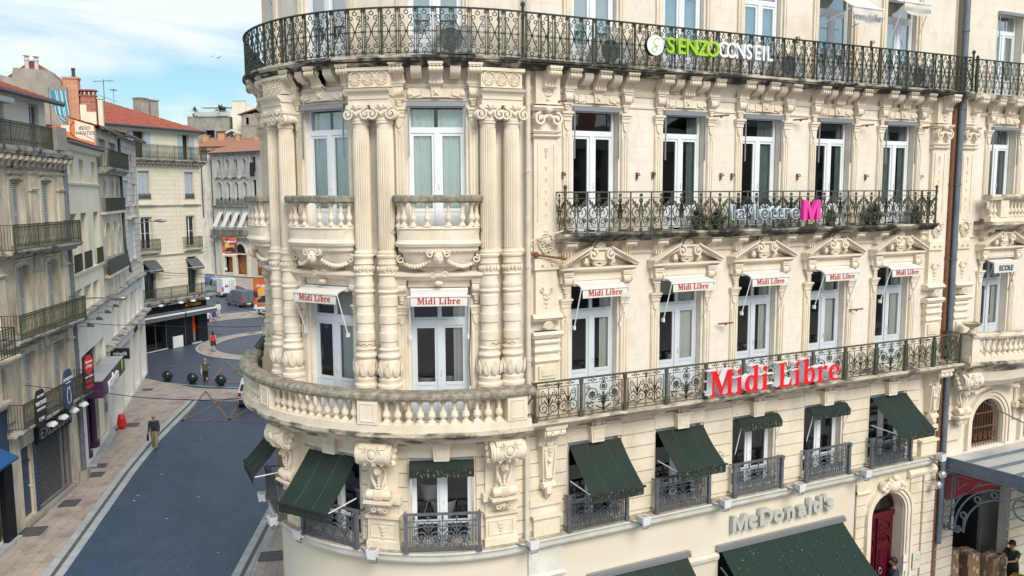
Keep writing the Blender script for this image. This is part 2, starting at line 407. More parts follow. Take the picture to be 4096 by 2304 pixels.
def strip_kit(h, w=.2, capz=.0, base=True):
    """fluted pilaster strip beside a window, z 0..h"""
    m = MB()
    m.box(-w / 2, w / 2, 0, .05, 0, h)
    for s in (-1, 0, 1): m.box(s * w * .33 - .022, s * w * .33 + .022, .05, .068, .4, h - .55)
    if base:
        m.box(-w / 2 - .03, w / 2 + .03, 0, .1, 0, .30); m.box(-w / 2 - .045, w / 2 + .045, 0, .115, .24, .29); m.box(-w / 2 - .045, w / 2 + .045, 0, .115, .0, .07)
    m.box(-w / 2 - .045, w / 2 + .045, 0, .13, h - .05, h); m.box(-w / 2 - .025, w / 2 + .025, 0, .1, h - .11, h - .05); m.box(-w / 2 - .01, w / 2 + .01, 0, .08, h - .2, h - .11)
    m.prism([(-w * .4, h - .22), (w * .4, h - .22), (w * .3, h - .36), (0, h - .44), (-w * .3, h - .36)], .05, .085)
    leaf_drop(m, 0, h - .48, .05, .1)
    return kit(('pilaster', m, 'stone', 30, None))

def ionic(m, r, z, dd=0.0):
    """capital: neck, egg ring, volutes front and back, abacus; z is its foot"""
    m.lathe([(r * .98, 0), (r * 1.12, .015), (r * 1.12, .04), (r * 1.0, .055), (r * 1.03, .09), (r * 1.25, .16), (r * 1.15, .2)], (0, 0, z), 20)
    for sy in (-1,):
        for s in (-1, 1):
            def FV(u, d, zz_, sy=sy): return (u, sy * (r * 1.02 + d), zz_)
            cx, cz = s * r * 1.25, z + .145
            a0 = PI / 2
            pts = spiral(cx, cz, .125, .02, a0, a0 - s * 10.5 * -1 if False else a0 + (-s) * -10.0, 26)
            m.ribbon(pts, .036, -.14, .045, FV)
            m.ball((cx, -(r * 1.02 + .03), cz), .032, 8, 5)
            m.lathe([(.118, 0), (.09, .08), (.085, .2), (.118, .3)], (0, 0, 0), 12) if False else None
            # bolster running back
            pb = [(cx, -(r * 1.02) + .02 + q, cz) for q in (0, .08, .16, .24, .32)]
            m.tube(pb, [.12, .085, .08, .085, .12], 12)
    m.box(-r * 1.25, r * 1.25, -r * 1.05, r * 1.1, z + .2, z + .27)
    m.box(-r * 1.45, r * 1.45, -r * 1.25, r * 1.28, z + .27, z + .33)
    for k in range(5):      # fruit and leaf between the volutes
        m.ball(((k - 2) * .035, -(r * 1.2), z + .19 - .03 * (2 - abs(k - 2))), .028, 6, 4)
    m.ball((0, -(r * 1.28), z + .3), .06, 8, 5, (.9, .7, 1.1))
    for s in (-1, 1): m.ball((s * .05, -(r * 1.25), z + .33), .035, 6, 4)
def acanthus(m, r, z0, z1, n=9):
    """ring of upright leaves on a swelling"""
    for k in range(n):
        a = 2 * PI * k / n; h = z1 - z0
        for s in (-1, 0, 1):
            rows = []
            for j in range(5):
                q = j / 4; rr = r * (1 + .02 * s * s) + .018 + .03 * sin(q * PI) + (.03 if j == 4 else 0)
                aa = a + s * .16 * sin(PI * (q * .8 + .15)); wv = .05 * sin(PI * (.15 + q * .8))
                c = (rr * cos(aa), rr * sin(aa), z0 + h * q * (1 - .15 * abs(s)))
                tx, ty = -sin(aa) * wv, cos(aa) * wv
                rows.append([(c[0] - tx, c[1] - ty, c[2]), (c[0] * 1.06, c[1] * 1.06, c[2]), (c[0] + tx, c[1] + ty, c[2])])
            m.grid(rows)
def lower_column_kit():
    m = MB(); r = .175
    P = [(.27, 8.92), (.27, 8.98), (.25, 9.0), (.275, 9.03), (.275, 9.09), (.24, 9.12), (.235, 9.16), (.25, 9.19), (.25, 9.23), (.215, 9.26), (.215, 9.28), (.25, 9.34), (.265, 9.42), (.25, 9.52), (.215, 9.62), (.2, 9.66),
         (.235, 9.68), (.25, 9.72), (.235, 9.76), (.2, 9.79), (.2, 9.84), (.225, 9.86), (.225, 9.88), (.195, 9.9)]
    z = 9.9
    for k, (dz, rr) in enumerate([(.14, .185), (.2, .205), (.19, .185), (.2, .205), (.18, .185), (.22, .205)]):
        P += [(rr, z + .012), (rr, z + dz - .012), (rr - .012, z + dz)]; z += dz
    P += [(.185, z + .02), (.19, z + .06), (.225, z + .08), (.225, z + .11), (.19, z + .14), (.215, z + .2), (.215, z + .24), (.19, z + .3), (.185, 11.46), (.215, 11.48), (.215, 11.5), (.19, 11.52), (.19, 11.70),
          (.215, 11.72), (.2, 11.76), (.2, 11.84), (.225, 11.86), (.235, 11.9), (.2, 11.93)]
    m.lathe(P, (0, 0, 0), 24)
    acanthus(m, .235, 9.3, 9.62)
    for k in range(8):  # shell and leaf ring
        a = 2 * PI * k / 8
        for j in range(5):
            b = rad(-60 + 30 * j); rr = .2
            m.tube([(rr * cos(a), rr * sin(a), 11.54), ((rr + .025) * cos(a + .14 * sin(b)), (rr + .025) * sin(a + .14 * sin(b)), 11.60 + .03 * cos(b)), (rr * cos(a + .26 * sin(b)), rr * sin(a + .26 * sin(b)), 11.59 + .085 * cos(b))], .012, 5)
        m.ball((.205 * cos(a + PI / 8), .205 * sin(a + PI / 8), 11.62), .035, 6, 4, (1, 1, 1.6))
    return kit(('column', m, 'stone', 35, None))
def upper_column_kit():
    s = MB()
    s.lathe([(.2, 11.93), (.21, 11.96), (.185, 12.0), (.18, 12.02)], (0, 0, 0), 40)
    s.lathe([(.165, 12.02), (.178, 12.06), (.178, 14.1), (.168, 14.56), (.155, 14.62)], (0, 0, 0), 48, .10)
    s.lathe([(.16, 14.56), (.163, 14.66), (.185, 14.68), (.185, 14.71), (.165, 14.73)], (0, 0, 0), 24)
    ionic(s, .165, 14.72)
    return kit(('column', s, 'stone', 35, None))
def baluster_kit(h, r=.085, name='baluster', m_='stone'):
    m = MB(); k = h
    m.box(-r, r, -r, r, 0, .07 * k); m.box(-r * .95, r * .95, -r * .95, r * .95, .93 * k, k)
    m.lathe([(r * .9, .07 * k), (r * .9, .11 * k), (r * .55, .14 * k), (r * .5, .2 * k), (r * .95, .3 * k), (r * 1.02, .36 * k), (r * .9, .44 * k), (r * .85, .46 * k), (r * .9, .48 * k), (r * .55, .52 * k), (r * .45, .75 * k), (r * .5, .84 * k), (r * .75, .87 * k), (r * .75, .89 * k), (r * .55, .9 * k), (r * .85, .93 * k)], (0, 0, 0), 14)
    return kit((name, m, m_, 35, None))
def plaque_kit():
    """lintel panel with three pieces above a third floor window"""
    m = MB()
    m.box(-.58, .58, 0, .03, -.09, .11)
    m.box(-.3, -.09, .03, .055, -.075, .095); m.box(.09, .3, .03, .055, -.075, .095)
    m.prism([(-.12, .2), (.12, .2), (.085, -.08), (-.085, -.08)], 0, .1); m.box(-.15, .15, 0, .13, .17, .22)
    m.ball((0, -.11, .02), .045, 8, 6); 
    for k in range(4): m.ball((.05 * cos(k * PI / 2 + .8), -.1, .02 + .05 * sin(k * PI / 2 + .8)), .03, 6, 4)
    for s in (-1, 1):
        m.prism([(s * .33, -.03), (s * .33, .05), (s * .5, .09), (s * .5, -.07)], .03, .06)
        m.lathe([(.07, 0), (.07, .05), (.03, .07)], (0, 0, 0), 12) if False else m.ball((s * .55, -.045, .01), .062, 10, 6, (1, .4, 1))
    return kit(('lintel_panel', m, 'stone', 30, None))
def pediment_kit(w=1.02):
    m = MB()
    m.box(-w + .06, w - .06, 0, .1, -.32, -.06); m.box(-.66, .66, .1, .12, -.26, -.12)
    m.sweep(-w, w, [(0, -.06), (.16, -.06), (.2, -.02), (.27, 0), (.27, .05), (0, .05)])
    for s in (-1, 1):
        a = (s * w, .05); b = (s * .28, .41)
        nx, nz_ = .1, .0
        pts = [(s * w, .05), (s * (w + .0), .11), (s * .26, .49), (s * .26, .38)]
        m.prism(pts, 0, .3)
        m.prism([(s * (w + .02), .10), (s * (w + .02), .135), (s * .26, .53), (s * .26, .49)], 0, .35)
        for k in range(20):
            q = k / 20; m.box(s * (w - .08 - (w - .38) * q) - .012, s * (w - .08 - (w - .38) * q) + .012, .26, .3, .06 + .34 * q, .095 + .34 * q)
        m.ribbon(spiral(s * .24, .34, .13, .02, PI / 2, PI / 2 + s * 9, 22), .045, .1, .36)
        m.ball((s * .24, -.36, .34), .03, 8, 5)
        m.tube([(s * .34, -.2, .25), (s * .36, -.22, .15), (s * .3, -.2, .09)], [.06, .07, .03], 6)
        leaf_drop(m, s * .36, .2, .16, .12)
    m.prism([(-w + .1, .05), (w - .1, .05), (0, .42)], .0, .05)
    m.box(-.19, .19, .05, .24, .14, .44); m.box(-.25, .25, .05, .3, .44, .49); m.box(-.14, .14, .24, .27, .2, .38)
    for k in range(7): m.tube([(0, -.2, .49), (.13 * sin(rad(-75 + 25 * k)), -.24, .5 + .13 * cos(rad(-75 + 25 * k)))], [.02, .028], 5)
    m.tube([(.17 * sin(rad(-90 + 18 * k)), -.2, .5 + .17 * cos(rad(-90 + 18 * k))) for k in range(11)], .022, 6)
    for k in range(5): m.ball((-.14 + .07 * k, -.2, .12 - .03 * (2 - abs(k - 2))), .045, 6, 4)
    return kit(('pediment', m, 'stone', 30, None))
def small_bracket_kit(w=.26, dep=.36, h=.34):
    m = MB(); m.sweep(-w / 2, w / 2, bracket_prof(dep, h)); m.box(-w / 2 - .03, w / 2 + .03, 0, dep + .03, -.02, .05)
    for s in (-1, 1):
        def FS(u, d, z, s=s): return (s * w / 2 + s * d, -u, z)
        m.ribbon(spiral(dep * .72, -h * .3, h * .24, .02, 1.4, 1.4 - 9, 14), .03, 0, .02, FS)
    for k in range(3): m.box(-.03 + (k - 1) * .07, -.0 + (k - 1) * .07, 0, dep * .5, -h - .03, -h * .8)
    return kit(('console', m, 'stone', 40, None))
def plain_bracket_kit(w=.22, dep=.3, h=.26):
    m = MB(); m.sweep(-w / 2, w / 2, [(0, 0), (dep, 0), (dep, -h * .45), (dep * .75, -h * .8), (dep * .3, -h), (0, -h)])
    return kit(('bracket', m, 'stone', 40, None))
def shell_block_kit(w=.92):
    """frieze block with three shells over a column pair"""
    m = MB(); m.box(-w / 2, w / 2, 0, .3, 0, .36)
    for c in (-.29, 0, .29):
        m.ribbon(circ(c, .19, .13, 16), .025, .3, .33)
        for k in range(7):
            a = rad(-72 + 24 * k); m.tube([(c, -.305, .1), (c + .11 * sin(a), -.335, .12 + .14 * cos(a))], [.008, .022], 5)
        for s in (-1, 1): m.ribbon(spiral(c + s * .05, .09, .035, .01, 0, s * 6, 9), .016, .3, .34)
    for c in (-.145, .145): m.prism([(c - .04, .33), (c + .04, .33), (c, .27)], .3, .32)
    m.box(-w / 2 - .05, w / 2 + .05, 0, .36, .33, .4)
    return kit(('frieze_block', m, 'stone', 30, None))
def entab_block_kit(w=.92):
    m = MB()
    m.box(-w / 2, w / 2, 0, .34, 0, .12); m.box(-w / 2 + .01, w / 2 - .01, 0, .36, .12, .19)
    m.sweep(-w / 2 - .02, w / 2 + .02, [(0, .19), (.36, .19), (.38, .24), (.44, .28), (.46, .33), (0, .35)])
    return kit(('entablature_block', m, 'stone', 30, None))
def big_console_kit():
    """carved bracket under the stone balcony: scroll drum, foliage shaft, small scroll, shelf"""
    m = MB()
    m.box(-.36, .36, 0, .06, -1.9, 0)
    pr = [(0, 0), (.62, 0), (.66, -.1)] + [(.42 + .27 * cos(a), -.26 + .24 * sin(a)) for a in [rad(60 - 20 * k) for k in range(9)]] + [(.3, -.62), (.25, -.9), (.22, -1.15), (.24, -1.3), (0, -1.35)]
    m.sweep(-.30, .30, [(d, z) for d, z in pr if z > -.56] + [(0, -.52)])
    for s in (-1, 1):   # drum ends
        def FS(u, d, z, s=s): return (s * .30 + s * d, -u, z)
        m.prism([(.42 + .25 * cos(2 * PI * k / 20), -.27 + .25 * sin(2 * PI * k / 20)) for k in range(20)], 0, .07, FS)
        m.ribbon(spiral(.42, -.27, .22, .03, 1.2, 1.2 - 12, 26), .05, .07, .11, FS)
        for k in range(4): m.ball((s * .4, -(.3 + .05 * k), -.06 - .13 * k), .075, 7, 5)
    # shaft
    rows = []
    for z, wd, dd in [(-.45, .17, .36), (-.6, .16, .32), (-.8, .14, .26), (-1.0, .14, .24), (-1.15, .17, .27), (-1.3, .19, .3)]:
        rows.append([(-wd, 0, z), (-wd, -dd * .7, z), (0, -dd, z), (wd, -dd * .7, z), (wd, 0, z)])
    m.grid(rows)
    # cartouche, fruit, mask and leaves
    m.ball((0, -.69, -.22), .1, 10, 7, (.9, .45, 1.05)); m.ribbon(circ(0, -.22, .13, 16), .03, .64, .7)
    for s in (-1, 1):
        m.ribbon(spiral(s * .15, -.1, .06, .012, 1.5, 1.5 + s * 8, 12), .026, .62, .7)
        for k in range(4): m.ball((s * .2, -.67 + .01 * k, -.17 - .055 * k), .034 - .004 * k, 6, 4)
        m.ribbon(spiral(s * .17, -.42, .07, .015, -1.5, -1.5 + s * 8, 12), .028, .5, .6)
    m.tube([(0, -.67, -.34), (0, -.6, -.45), (0, -.44, -.56)], [.03, .06, .02], 7)
    m.ball((0, -.36, -.68), .105, 10, 8, (.95, .9, 1.15)); m.ball((0, -.47, -.69), .03, 6, 4, (1, 1, 1.6))
    for s in (-1, 1):
        m.ball((s * .045, -.45, -.65), .018, 6, 4)
        for k in range(4): m.tube([(s * .05, -.28, -1.12), (s * (.1 + .02 * k), -.31, -1.0 + .05 * k), (s * (.19 - .01 * k), -.27, -.93 + .09 * k)], [.03, .035, .01], 6)
        m.tube([(s * .1, -.34, -.6), (s * .17, -.3, -.66), (s * .15, -.28, -.78)], [.03, .04, .02], 6)
    for k in range(5): m.ball((0, -.31, -.8 - .07 * k), .04, 6, 4)
    m.tube([(-.27, -.3, -1.24), (.27, -.3, -1.24)], .11, 12)
    for s in (-1, 1): m.ribbon(spiral(0, 0, .08, .015, 0, 9, 14), .025, 0, .02, lambda u, d, z, s=s: (s * .27 + s * d, -.3 - u, -1.24 + z))
    for k in range(5): m.tube([(-.08 + .04 * k, -.38, -1.14), (-.08 + .04 * k, -.42, -1.24), (-.08 + .04 * k, -.38, -1.34)], .014, 5)
    m.box(-.33, .33, 0, .44, -1.42, -1.37); m.box(-.44, .44, 0, .16, -1.5, -1.32); m.box(-.27, .27, 0, .34, -1.5, -1.42)
    for s in (-1, 1): m.ribbon(spiral(s * .14, -1.59, .07, .015, 1.5, 1.5 + s * 8, 12), .03, .2, .32)
    m.ball((0, -.27, -1.58), .08, 8, 6, (1, .7, .9)); m.tube([(0, -.2, -1.62), (0, -.14, -1.72), (0, -.08, -1.76)], [.1, .06, .02], 8)
    return kit(('console', m, 'stone', 40, None))
def pier_plinth_kit():
    m = MB()
    m.box(-.40, .40, 0, .16, 0, .16); m.box(-.37, .37, 0, .12, .16, .66); m.sweep(-.40, .40, [(0, .66), (.13, .66), (.19, .71), (.19, .77), (0, .8)])
    for a, b, c, e in ((-.3, .3, .24, .26), (-.3, .3, .56, .58), (-.3, -.28, .26, .56), (.28, .3, .26, .56)): m.box(a, b, .12, .14, c, e)
    leaf_drop(m, 0, .5, .13, .2)
    return kit(('plinth', m, 'stone', 30, None))
def bow_balcony():
    """small bowed stone balcony: rail, bowl, mask and garland; local, z absolute"""
    def plan(s, q=1.0): 
        o = []
        for k in range(17):
            t = PI * k / 16; x = -cos(t); y = sin(t)
            X = math.copysign(abs(x) ** .8, x) * .93 * s; Y = (abs(y) ** .55) * .56 * q
            o.append((X, -Y))
        return o
    bowl = MB()
    rows = []
    for z, s, q in [(11.64, .5, .34), (11.66, .66, .52), (11.74, .76, .62), (11.86, .82, .70), (11.95, .85, .76), (12.0, .93, .9), (12.08, .93, .92), (12.1, .98, 1.0), (12.16, 1.0, 1.05), (12.2, .97, 1.0), (12.24, .95, .95), (12.44, .95, .95), (12.48, .97, 1.0), (12.52, .95, .94), (12.52, .1, .1)]:
        rows.append([(x, y + .0, z) for x, y in plan(s, q)])
    bowl.grid(rows)
    rows = []
    for z, s, q in [(11.64, .56, .38), (11.60, .5, .34), (11.52, .32, .3), (11.44, .2, .25), (11.34, .14, .2), (11.28, .1, .14)]: rows.append([(x, y, z) for x, y in plan(s, q)])
    bowl.grid(rows)
    bowl.ball((0, -.2, 11.3), .1, 10, 6, (1, 1, .6))
    # mask
    bowl.ball((0, -.5, 11.86), .13, 12, 9, (.85, .8, 1.15)); bowl.ball((0, -.62, 11.85), .028, 6, 4, (1, 1, 1.8))
    for s in (-1, 1):
        bowl.ball((s * .05, -.59, 11.9), .02, 6, 4); bowl.ribbon(spiral(s * .17, 11.95, .075, .015, PI / 2, PI / 2 - s * 8, 14), .035, .42, .54)
        bowl.ribbon(spiral(s * .13, 11.5, .07, .015, 0, s * 8, 12), .03, .2, .34)
        bowl.ribbon(spiral(s * .8, 11.82, .09, .02, PI / 2, PI / 2 - s * 8, 14), .04, .02, .2)
        for k in range(11):
            q = k / 10; x = s * (.2 + .6 * q); z = 11.82 - .15 * sin(PI * (q * .85 + .05)) ; y = -.44 + .34 * q * q
            bowl.ball((x, y + .03, z), .036 + .014 * sin(PI * q), 7, 5); bowl.ball((x, y, z - .02), .024, 6, 4)
    for k in range(5): bowl.ball(((k - 2) * .06, -.5, 12.03 - .02 * abs(k - 2)), .045, 7, 5)
    for k in range(26):  # bead course
        p = plan(.88, .84); a = p[min(15, int(k * 16 / 26))]; b = p[min(16, int(k * 16 / 26) + 1)]; f = k * 16 / 26 % 1
        bowl.ball((a[0] + (b[0] - a[0]) * f, a[1] + (b[1] - a[1]) * f - .012, 11.985), .02, 5, 3)
    base = bowl.mesh('bowl', 'stone', 30)
    rail = MB(); rows = []
    o = plan(1.02, 1.06); inn = plan(.84, .74)
    for z, e in [(13.02, -.02), (13.05, .02), (13.1, .03), (13.15, .03), (13.18, 0)]: rows.append([(x * (1 + e), y * (1 + e), z) for x, y in o])
    rows += [[(x, y, 13.18) for x, y in inn], [(x, y, 13.02) for x, y in inn], [(x * .98, y * .98, 13.02) for x, y in o]]
    rail.grid(rows)
    return base, rail.mesh('handrail', 'rail_stone', 30), plan

K = {}
K['win_piano'] = win_kit(1.24, 2.93, 2.12, .78, 'blue_frame', [(-.62, -.42), (.3, .6)], 'glass')
K['win_piano_b'] = win_kit(1.24, 2.93, 2.12, .78, 'blue_frame', [(.25, .6)], 'glass')
M['curtain_g'] = mat('grey_green_curtain', (.22, .28, .27), .9, (.16, .20, .20), 3)
K['win_third0'] = win_kit(1.2, 2.78, 2.18, .5, 'white_frame', None, 'glass'); K['win_third1'] = win_kit(1.2, 2.78, 2.18, .5, 'white_frame', [(.28, .55)], 'glass', cm='curtain_g')
K['win_third2'] = win_kit(1.2, 2.78, 2.18, .5, 'white_frame', [(.08, .55)], 'glass', cm='curtain_g'); K['win_third3'] = win_kit(1.2, 2.78, 2.18, .5, 'white_frame', [(-.55, -.38), (.36, .55)], 'glass', cm='curtain_g')
K['win_third4'] = win_kit(1.2, 2.78, 2.18, .5, 'white_frame', [(-.55, -.1), (.3, .55)], 'glass', cm='curtain_g'); K['win_third'] = K['win_third1']
K['win_piano0'] = win_kit(1.24, 2.93, 2.12, .78, 'blue_frame', [(.3, .6)], 'glass'); K['win_piano1'] = win_kit(1.24, 2.93, 2.12, .78, 'blue_frame', [(-.62, -.5), (.12, .5)], 'glass'); K['win_piano2'] = win_kit(1.24, 2.93, 2.12, .78, 'blue_frame', [(.05, .6)], 'glass', blind=.4)
K['win_third_c'] = win_kit(1.24, 2.78, 2.18, .5, 'white_frame', [(-.6, -.06), (.02, .6)], 'glass')
K['win_top'] = win_kit(1.15, 2.45, 1.85, .45, 'white_frame', [(-.55, -.1), (.12, .55)], 'glass_top')
K['win_ent'] = win_kit(1.38, 2.0, None, 0, 'white_frame', None, 'glass', .42)
K['con'] = console_kit(.27, .36, .4); K['plain'] = plain_bracket_kit(); K['scon'] = small_console_kit(.2, .13, .46)
K['strip3'] = strip_kit(2.66, .2); K['strip2'] = strip_kit(2.6, .22); K['panel'] = plaque_kit(); K['ped'] = pediment_kit()
K['sbr'] = small_bracket_kit(); K['shell'] = shell_block_kit(); K['entb'] = entab_block_kit(); K['lcol'] = lower_column_kit(); K['ucol'] = upper_column_kit()
K['bigc'] = big_console_kit(); K['plinth'] = pier_plinth_kit(); K['bal'] = baluster_kit(.52, .085); K['balw'] = baluster_kit(.5, .07)

# ---------------- iron patterns, drawn flat as (path, width) in a cell of width cw and height 1
def pat_top(cw=.37, h=.93):
    L_ = []
    for x in (.02, .05, cw - .02): L_.append(([(x, 0), (x, h)], .011))
    c = cw / 2
    L_.append((circ(c, h - .09, .04, 8), .012)); L_.append((circ(c, .09, .04, 8), .012)); L_.append(([(c, h), (c, h - .05)], .01)); L_.append(([(c, 0), (c, .05)], .01))
    for s in (-1, 1):
        for zc, sg in ((h * .5, 1), (h * .5, -1)):
            # heart scrolls meeting on the middle line
            L_.append(([(c + s * .012, zc + sg * .0), (c + s * .03, zc + sg * .09), (c + s * .07, zc + sg * .17), (c + s * .12, zc + sg * .24)], .013))
            L_.append((spiral(c + s * .085, zc + sg * .275, .055, .015, (0 if s > 0 else PI), (0 if s > 0 else PI) + s * sg * 7.5, 14), .012))
            L_.append((spiral(c + s * .09, zc + sg * .12, .045, .012, PI if s > 0 else 0, (PI if s > 0 else 0) + s * sg * -6.5, 11), .011))
        L_.append((circ(c + s * .14, h * .5, .022, 6), .012)); L_.append(([(c, h * .5), (c + s * .12, h * .5)], .01))
        L_.append((circ(c + s * .15, h - .05, .03, 7), .01)); L_.append((circ(c + s * .15, .05, .03, 7), .01))
    L_.append((circ(c, h * .5, .02, 6), .02))
    return L_
def pat_lettre(cw=.575, h=.9, k=0):
    L_ = [([(0, 0), (0, h)], .022), ([(0, h - .12), (cw, h - .12)], .012), ([(0, .12), (cw, .12)], .010)]
    c = cw / 2
    for s in (-1, 1):
        L_.append((spiral(c + s * .11, .44, .16, .03, PI / 2, PI / 2 - s * 8.5, 20), .014))
        L_.append((spiral(c + s * .12, .24, .09, .02, -PI / 2, -PI / 2 + s * 8, 14), .013))
        L_.append(([(c, .1), (c + s * .03, .3), (c + s * .06, .45), (c + s * .16, .6), (c + s * .24, .66)], .014))
        for q in range(4): L_.append(([(c + s * (.05 + .05 * q), .5 + .05 * q), (c + s * (.03 + .07 * q), .6 + .05 * q)], .028))
        L_.append((circ(c + s * .2, .28, .035, 6), .03)); L_.append((circ(c + s * .24, .06, .03, 6), .02))
    L_.append((circ(c, .72, .035, 7), .035)); L_.append((circ(c, .84, .028, 6), .03)); L_.append((circ(c, .5, .03, 6), .02)); L_.append(([(c, .55), (c, .7)], .04)); L_.append((circ(c, .05, .03, 6), .03))
    if k % 3 == 2: L_.append(([(c - .07, .62), (c + .07, .62)], .03)); L_.append(([(c, .3), (c, .5)], .09)); L_.append(([(c, .5), (c, .6)], .05))
    return L_
def pat_bottom(cw=1.17, h=.86, k=0):
    """one bay between two posts: either two lyres with a spindle, or two rosette scrolls round a leaf bouquet"""
    L_ = [([(0, h - .13), (cw, h - .13)], .012), ([(0, .09), (cw, .09)], .014), ([(0, .02), (cw, .02)], .014)]
    for e in (.07, .1, cw - .1, cw - .07): L_.append(([(e, .02), (e, h - .13)], .010))
    for q in (.25, .5, .75):
        c = cw * q; L_.append((circ(c, h - .065, .035, 8), .016)); L_.append(([(c - .11, h - .065), (c - .035, h - .065)], .022)); L_.append(([(c + .035, h - .065), (c + .11, h - .065)], .022)); L_.append((circ(c, .05, .03, 7), .014))
    if k % 2 == 0:
        for c in (cw * .29, cw * .71):
            L_.append(([(c, .09), (c, .62)], .02)); L_.append(([(c, .62), (c, .72)], .012)); L_.append(([(c, .38), (c, .5)], .05))
            for s in (-1, 1):
                L_.append((spiral(c + s * .12, .27, .13, .02, PI / 2, PI / 2 - s * 9, 20), .018)); L_.append((spiral(c + s * .13, .6, .075, .015, PI / 2, PI / 2 - s * 8, 14), .016))
                L_.append(([(c + s * .2, .55), (c + s * .17, .42), (c + s * .05, .38)], .015)); L_.append(([(c, .3), (c + s * .05, .36), (c + s * .11, .46)], .028)); L_.append(([(c, .4), (c + s * .04, .47), (c + s * .07, .56)], .022))
                L_.append(([(c + s * .02, .12), (c + s * .12, .2)], .02))
        c = cw / 2; L_.append(([(c, .09), (c, .73)], .016)); L_.append((circ(c, .36, .04, 8), .04)); L_.append(([(c, .7), (c, .8)], .04)); L_.append((circ(c, .5, .045, 9), .014))
    else:
        for s in (-1, 1):
            c = cw / 2 + s * .29
            L_.append((spiral(c, .45, .17, .06, PI if s < 0 else 0, (PI if s < 0 else 0) + s * 8.6, 26), .018)); L_.append((circ(c, .45, .035, 8), .06))
            for q in range(8): L_.append(([(c + .05 * cos(q * PI / 4), .45 + .05 * sin(q * PI / 4)), (c + .09 * cos(q * PI / 4), .45 + .09 * sin(q * PI / 4))], .022))
            L_.append((spiral(c + s * .06, .22, .09, .02, PI / 2, PI / 2 + s * 8, 14), .018)); L_.append((spiral(c + s * .12, .62, .06, .015, -PI / 2, -PI / 2 - s * 8, 12), .015)); L_.append(([(c - s * .02, .12), (c + s * .12, .14), (c + s * .16, .3)], .02))
            for q in range(4): L_.append(([(cw / 2, .2 + .05 * q), (cw / 2 + s * (.07 + .015 * q), .27 + .06 * q), (cw / 2 + s * (.13 + .01 * q), .27 + .05 * q)], .028))
            L_.append(([(cw / 2, .12), (cw / 2 + s * .1, .13), (cw / 2 + s * .2, .2)], .03))
        c = cw / 2; L_.append(([(c, .06), (c, .5)], .06)); L_.append((circ(c, .62, .09, 12), .018)); L_.append((circ(c, .62, .035, 8), .05)); L_.append(([(c, .7), (c, .78)], .04))
    return L_
def iron_run(mb, F, u0, u1, z0, pat, cw, d0, d1, wf=1.0):
    n = max(1, round((u1 - u0) / cw)); q = (u1 - u0) / n
    for k in range(n):
        for path, wd in pat(cw=q, k=k) if 'k' in pat.__code__.co_varnames[:3] else pat(cw=q):
            pts = path
            mb.ribbon([(u0 + q * k + x, z0 + z) for x, z in pts], wd * wf, d0, d1, F)
def heavy_guard(w=1.7, h=.86):
    """cast iron window guard, local, z from 0"""
    m = MB(); H = w / 2
    for s in (-1, 1):
        m.box(s * (H - .04) - .04, s * (H - .04) + .04, -.02, .06, 0, h + .02); m.box(s * (H - .04) - .055, s * (H - .04) + .055, -.03, .08, 0, .1); m.box(s * (H - .04) - .05, s * (H - .04) + .05, -.03, .08, h - .06, h + .04)
        for q in (.13, .18): m.box(s * (H - q) - .01, s * (H - q) + .01, 0, .02, .1, h - .03)
        m.box(s * (H - .02) - .012, s * (H - .02) + .012, -.26, -.02, h - .03, h)
        m.box(s * (H - .02) - .012, s * (H - .02) + .012, -.26, -.02, .08, .1)
    for z, t in ((.04, .03), (.1, .02), (.58, .018), (.7, .018)): m.box(-H + .08, H - .08, 0, .025, z, z + t)
    n = 4; q = (w - .44) / n
    for k in range(n):
        c = -H + .22 + q * (k + .5)
        m.ribbon(circ(c, .34, .125, 14), .024, 0, .025)
        for s in (-1, 1):
            m.ribbon(spiral(c + s * .06, .32, .055, .012, PI / 2, PI / 2 - s * 7, 10), .018, 0, .02)
            m.ribbon([(c, .24), (c + s * .05, .3), (c + s * .075, .4)], .02, 0, .03)
            m.ribbon([(c + s * .1, .12), (c + s * .04, .2)], .018, 0, .02); m.ribbon([(c + s * .13, .5), (c + s * .05, .57)], .018, 0, .02)
            m.ribbon(spiral(c + s * .07, .64, .045, .012, -PI / 2, -PI / 2 + s * 7, 10), .018, 0, .02)
        m.ribbon([(c, .12), (c, .4)], .03, 0, .03)
        for q_ in range(5): a_ = rad(-60 + 30 * q_); m.ribbon([(c, .27), (c + .07 * sin(a_), .30 + .085 * cos(a_))], .02, .002, .02)
        for s in (-1, 1): m.ribbon(spiral(c + s * .09, .17, .04, .01, 0, s * 7, 9), .016, 0, .02); m.ribbon(circ(c + s * .125, .5, .028, 8), .014, 0, .02)
        m.lathe([(.02, .72), (.012, .75), (.032, .79), (.012, .84)], (c - q / 2, -.012, 0), 8); m.box(c - q / 2 - .01, c - q / 2 + .01, 0, .02, .1, .74)
        m.ribbon(circ(c - q / 2, .34, .035, 8), .02, 0, .03)
    hr = MB(); hr.box(-H, H, -.03, .06, h, h + .035)
    return kit(('railing', m, 'iron_grey', None, [('handrail', hr, 'iron_grey', None)]))
K['guard'] = heavy_guard()

# ---------------- assembly of the corner building
BLD = thing('corner_building', 'large cream stone corner building with a rounded corner, iron and stone balconies and green awnings', 'building', T(XC, 0, 0))
allb = BAY + TOW + STR
def rect(c, w, z0, z1): return (c - w / 2, c + w / 2, z0, z1)
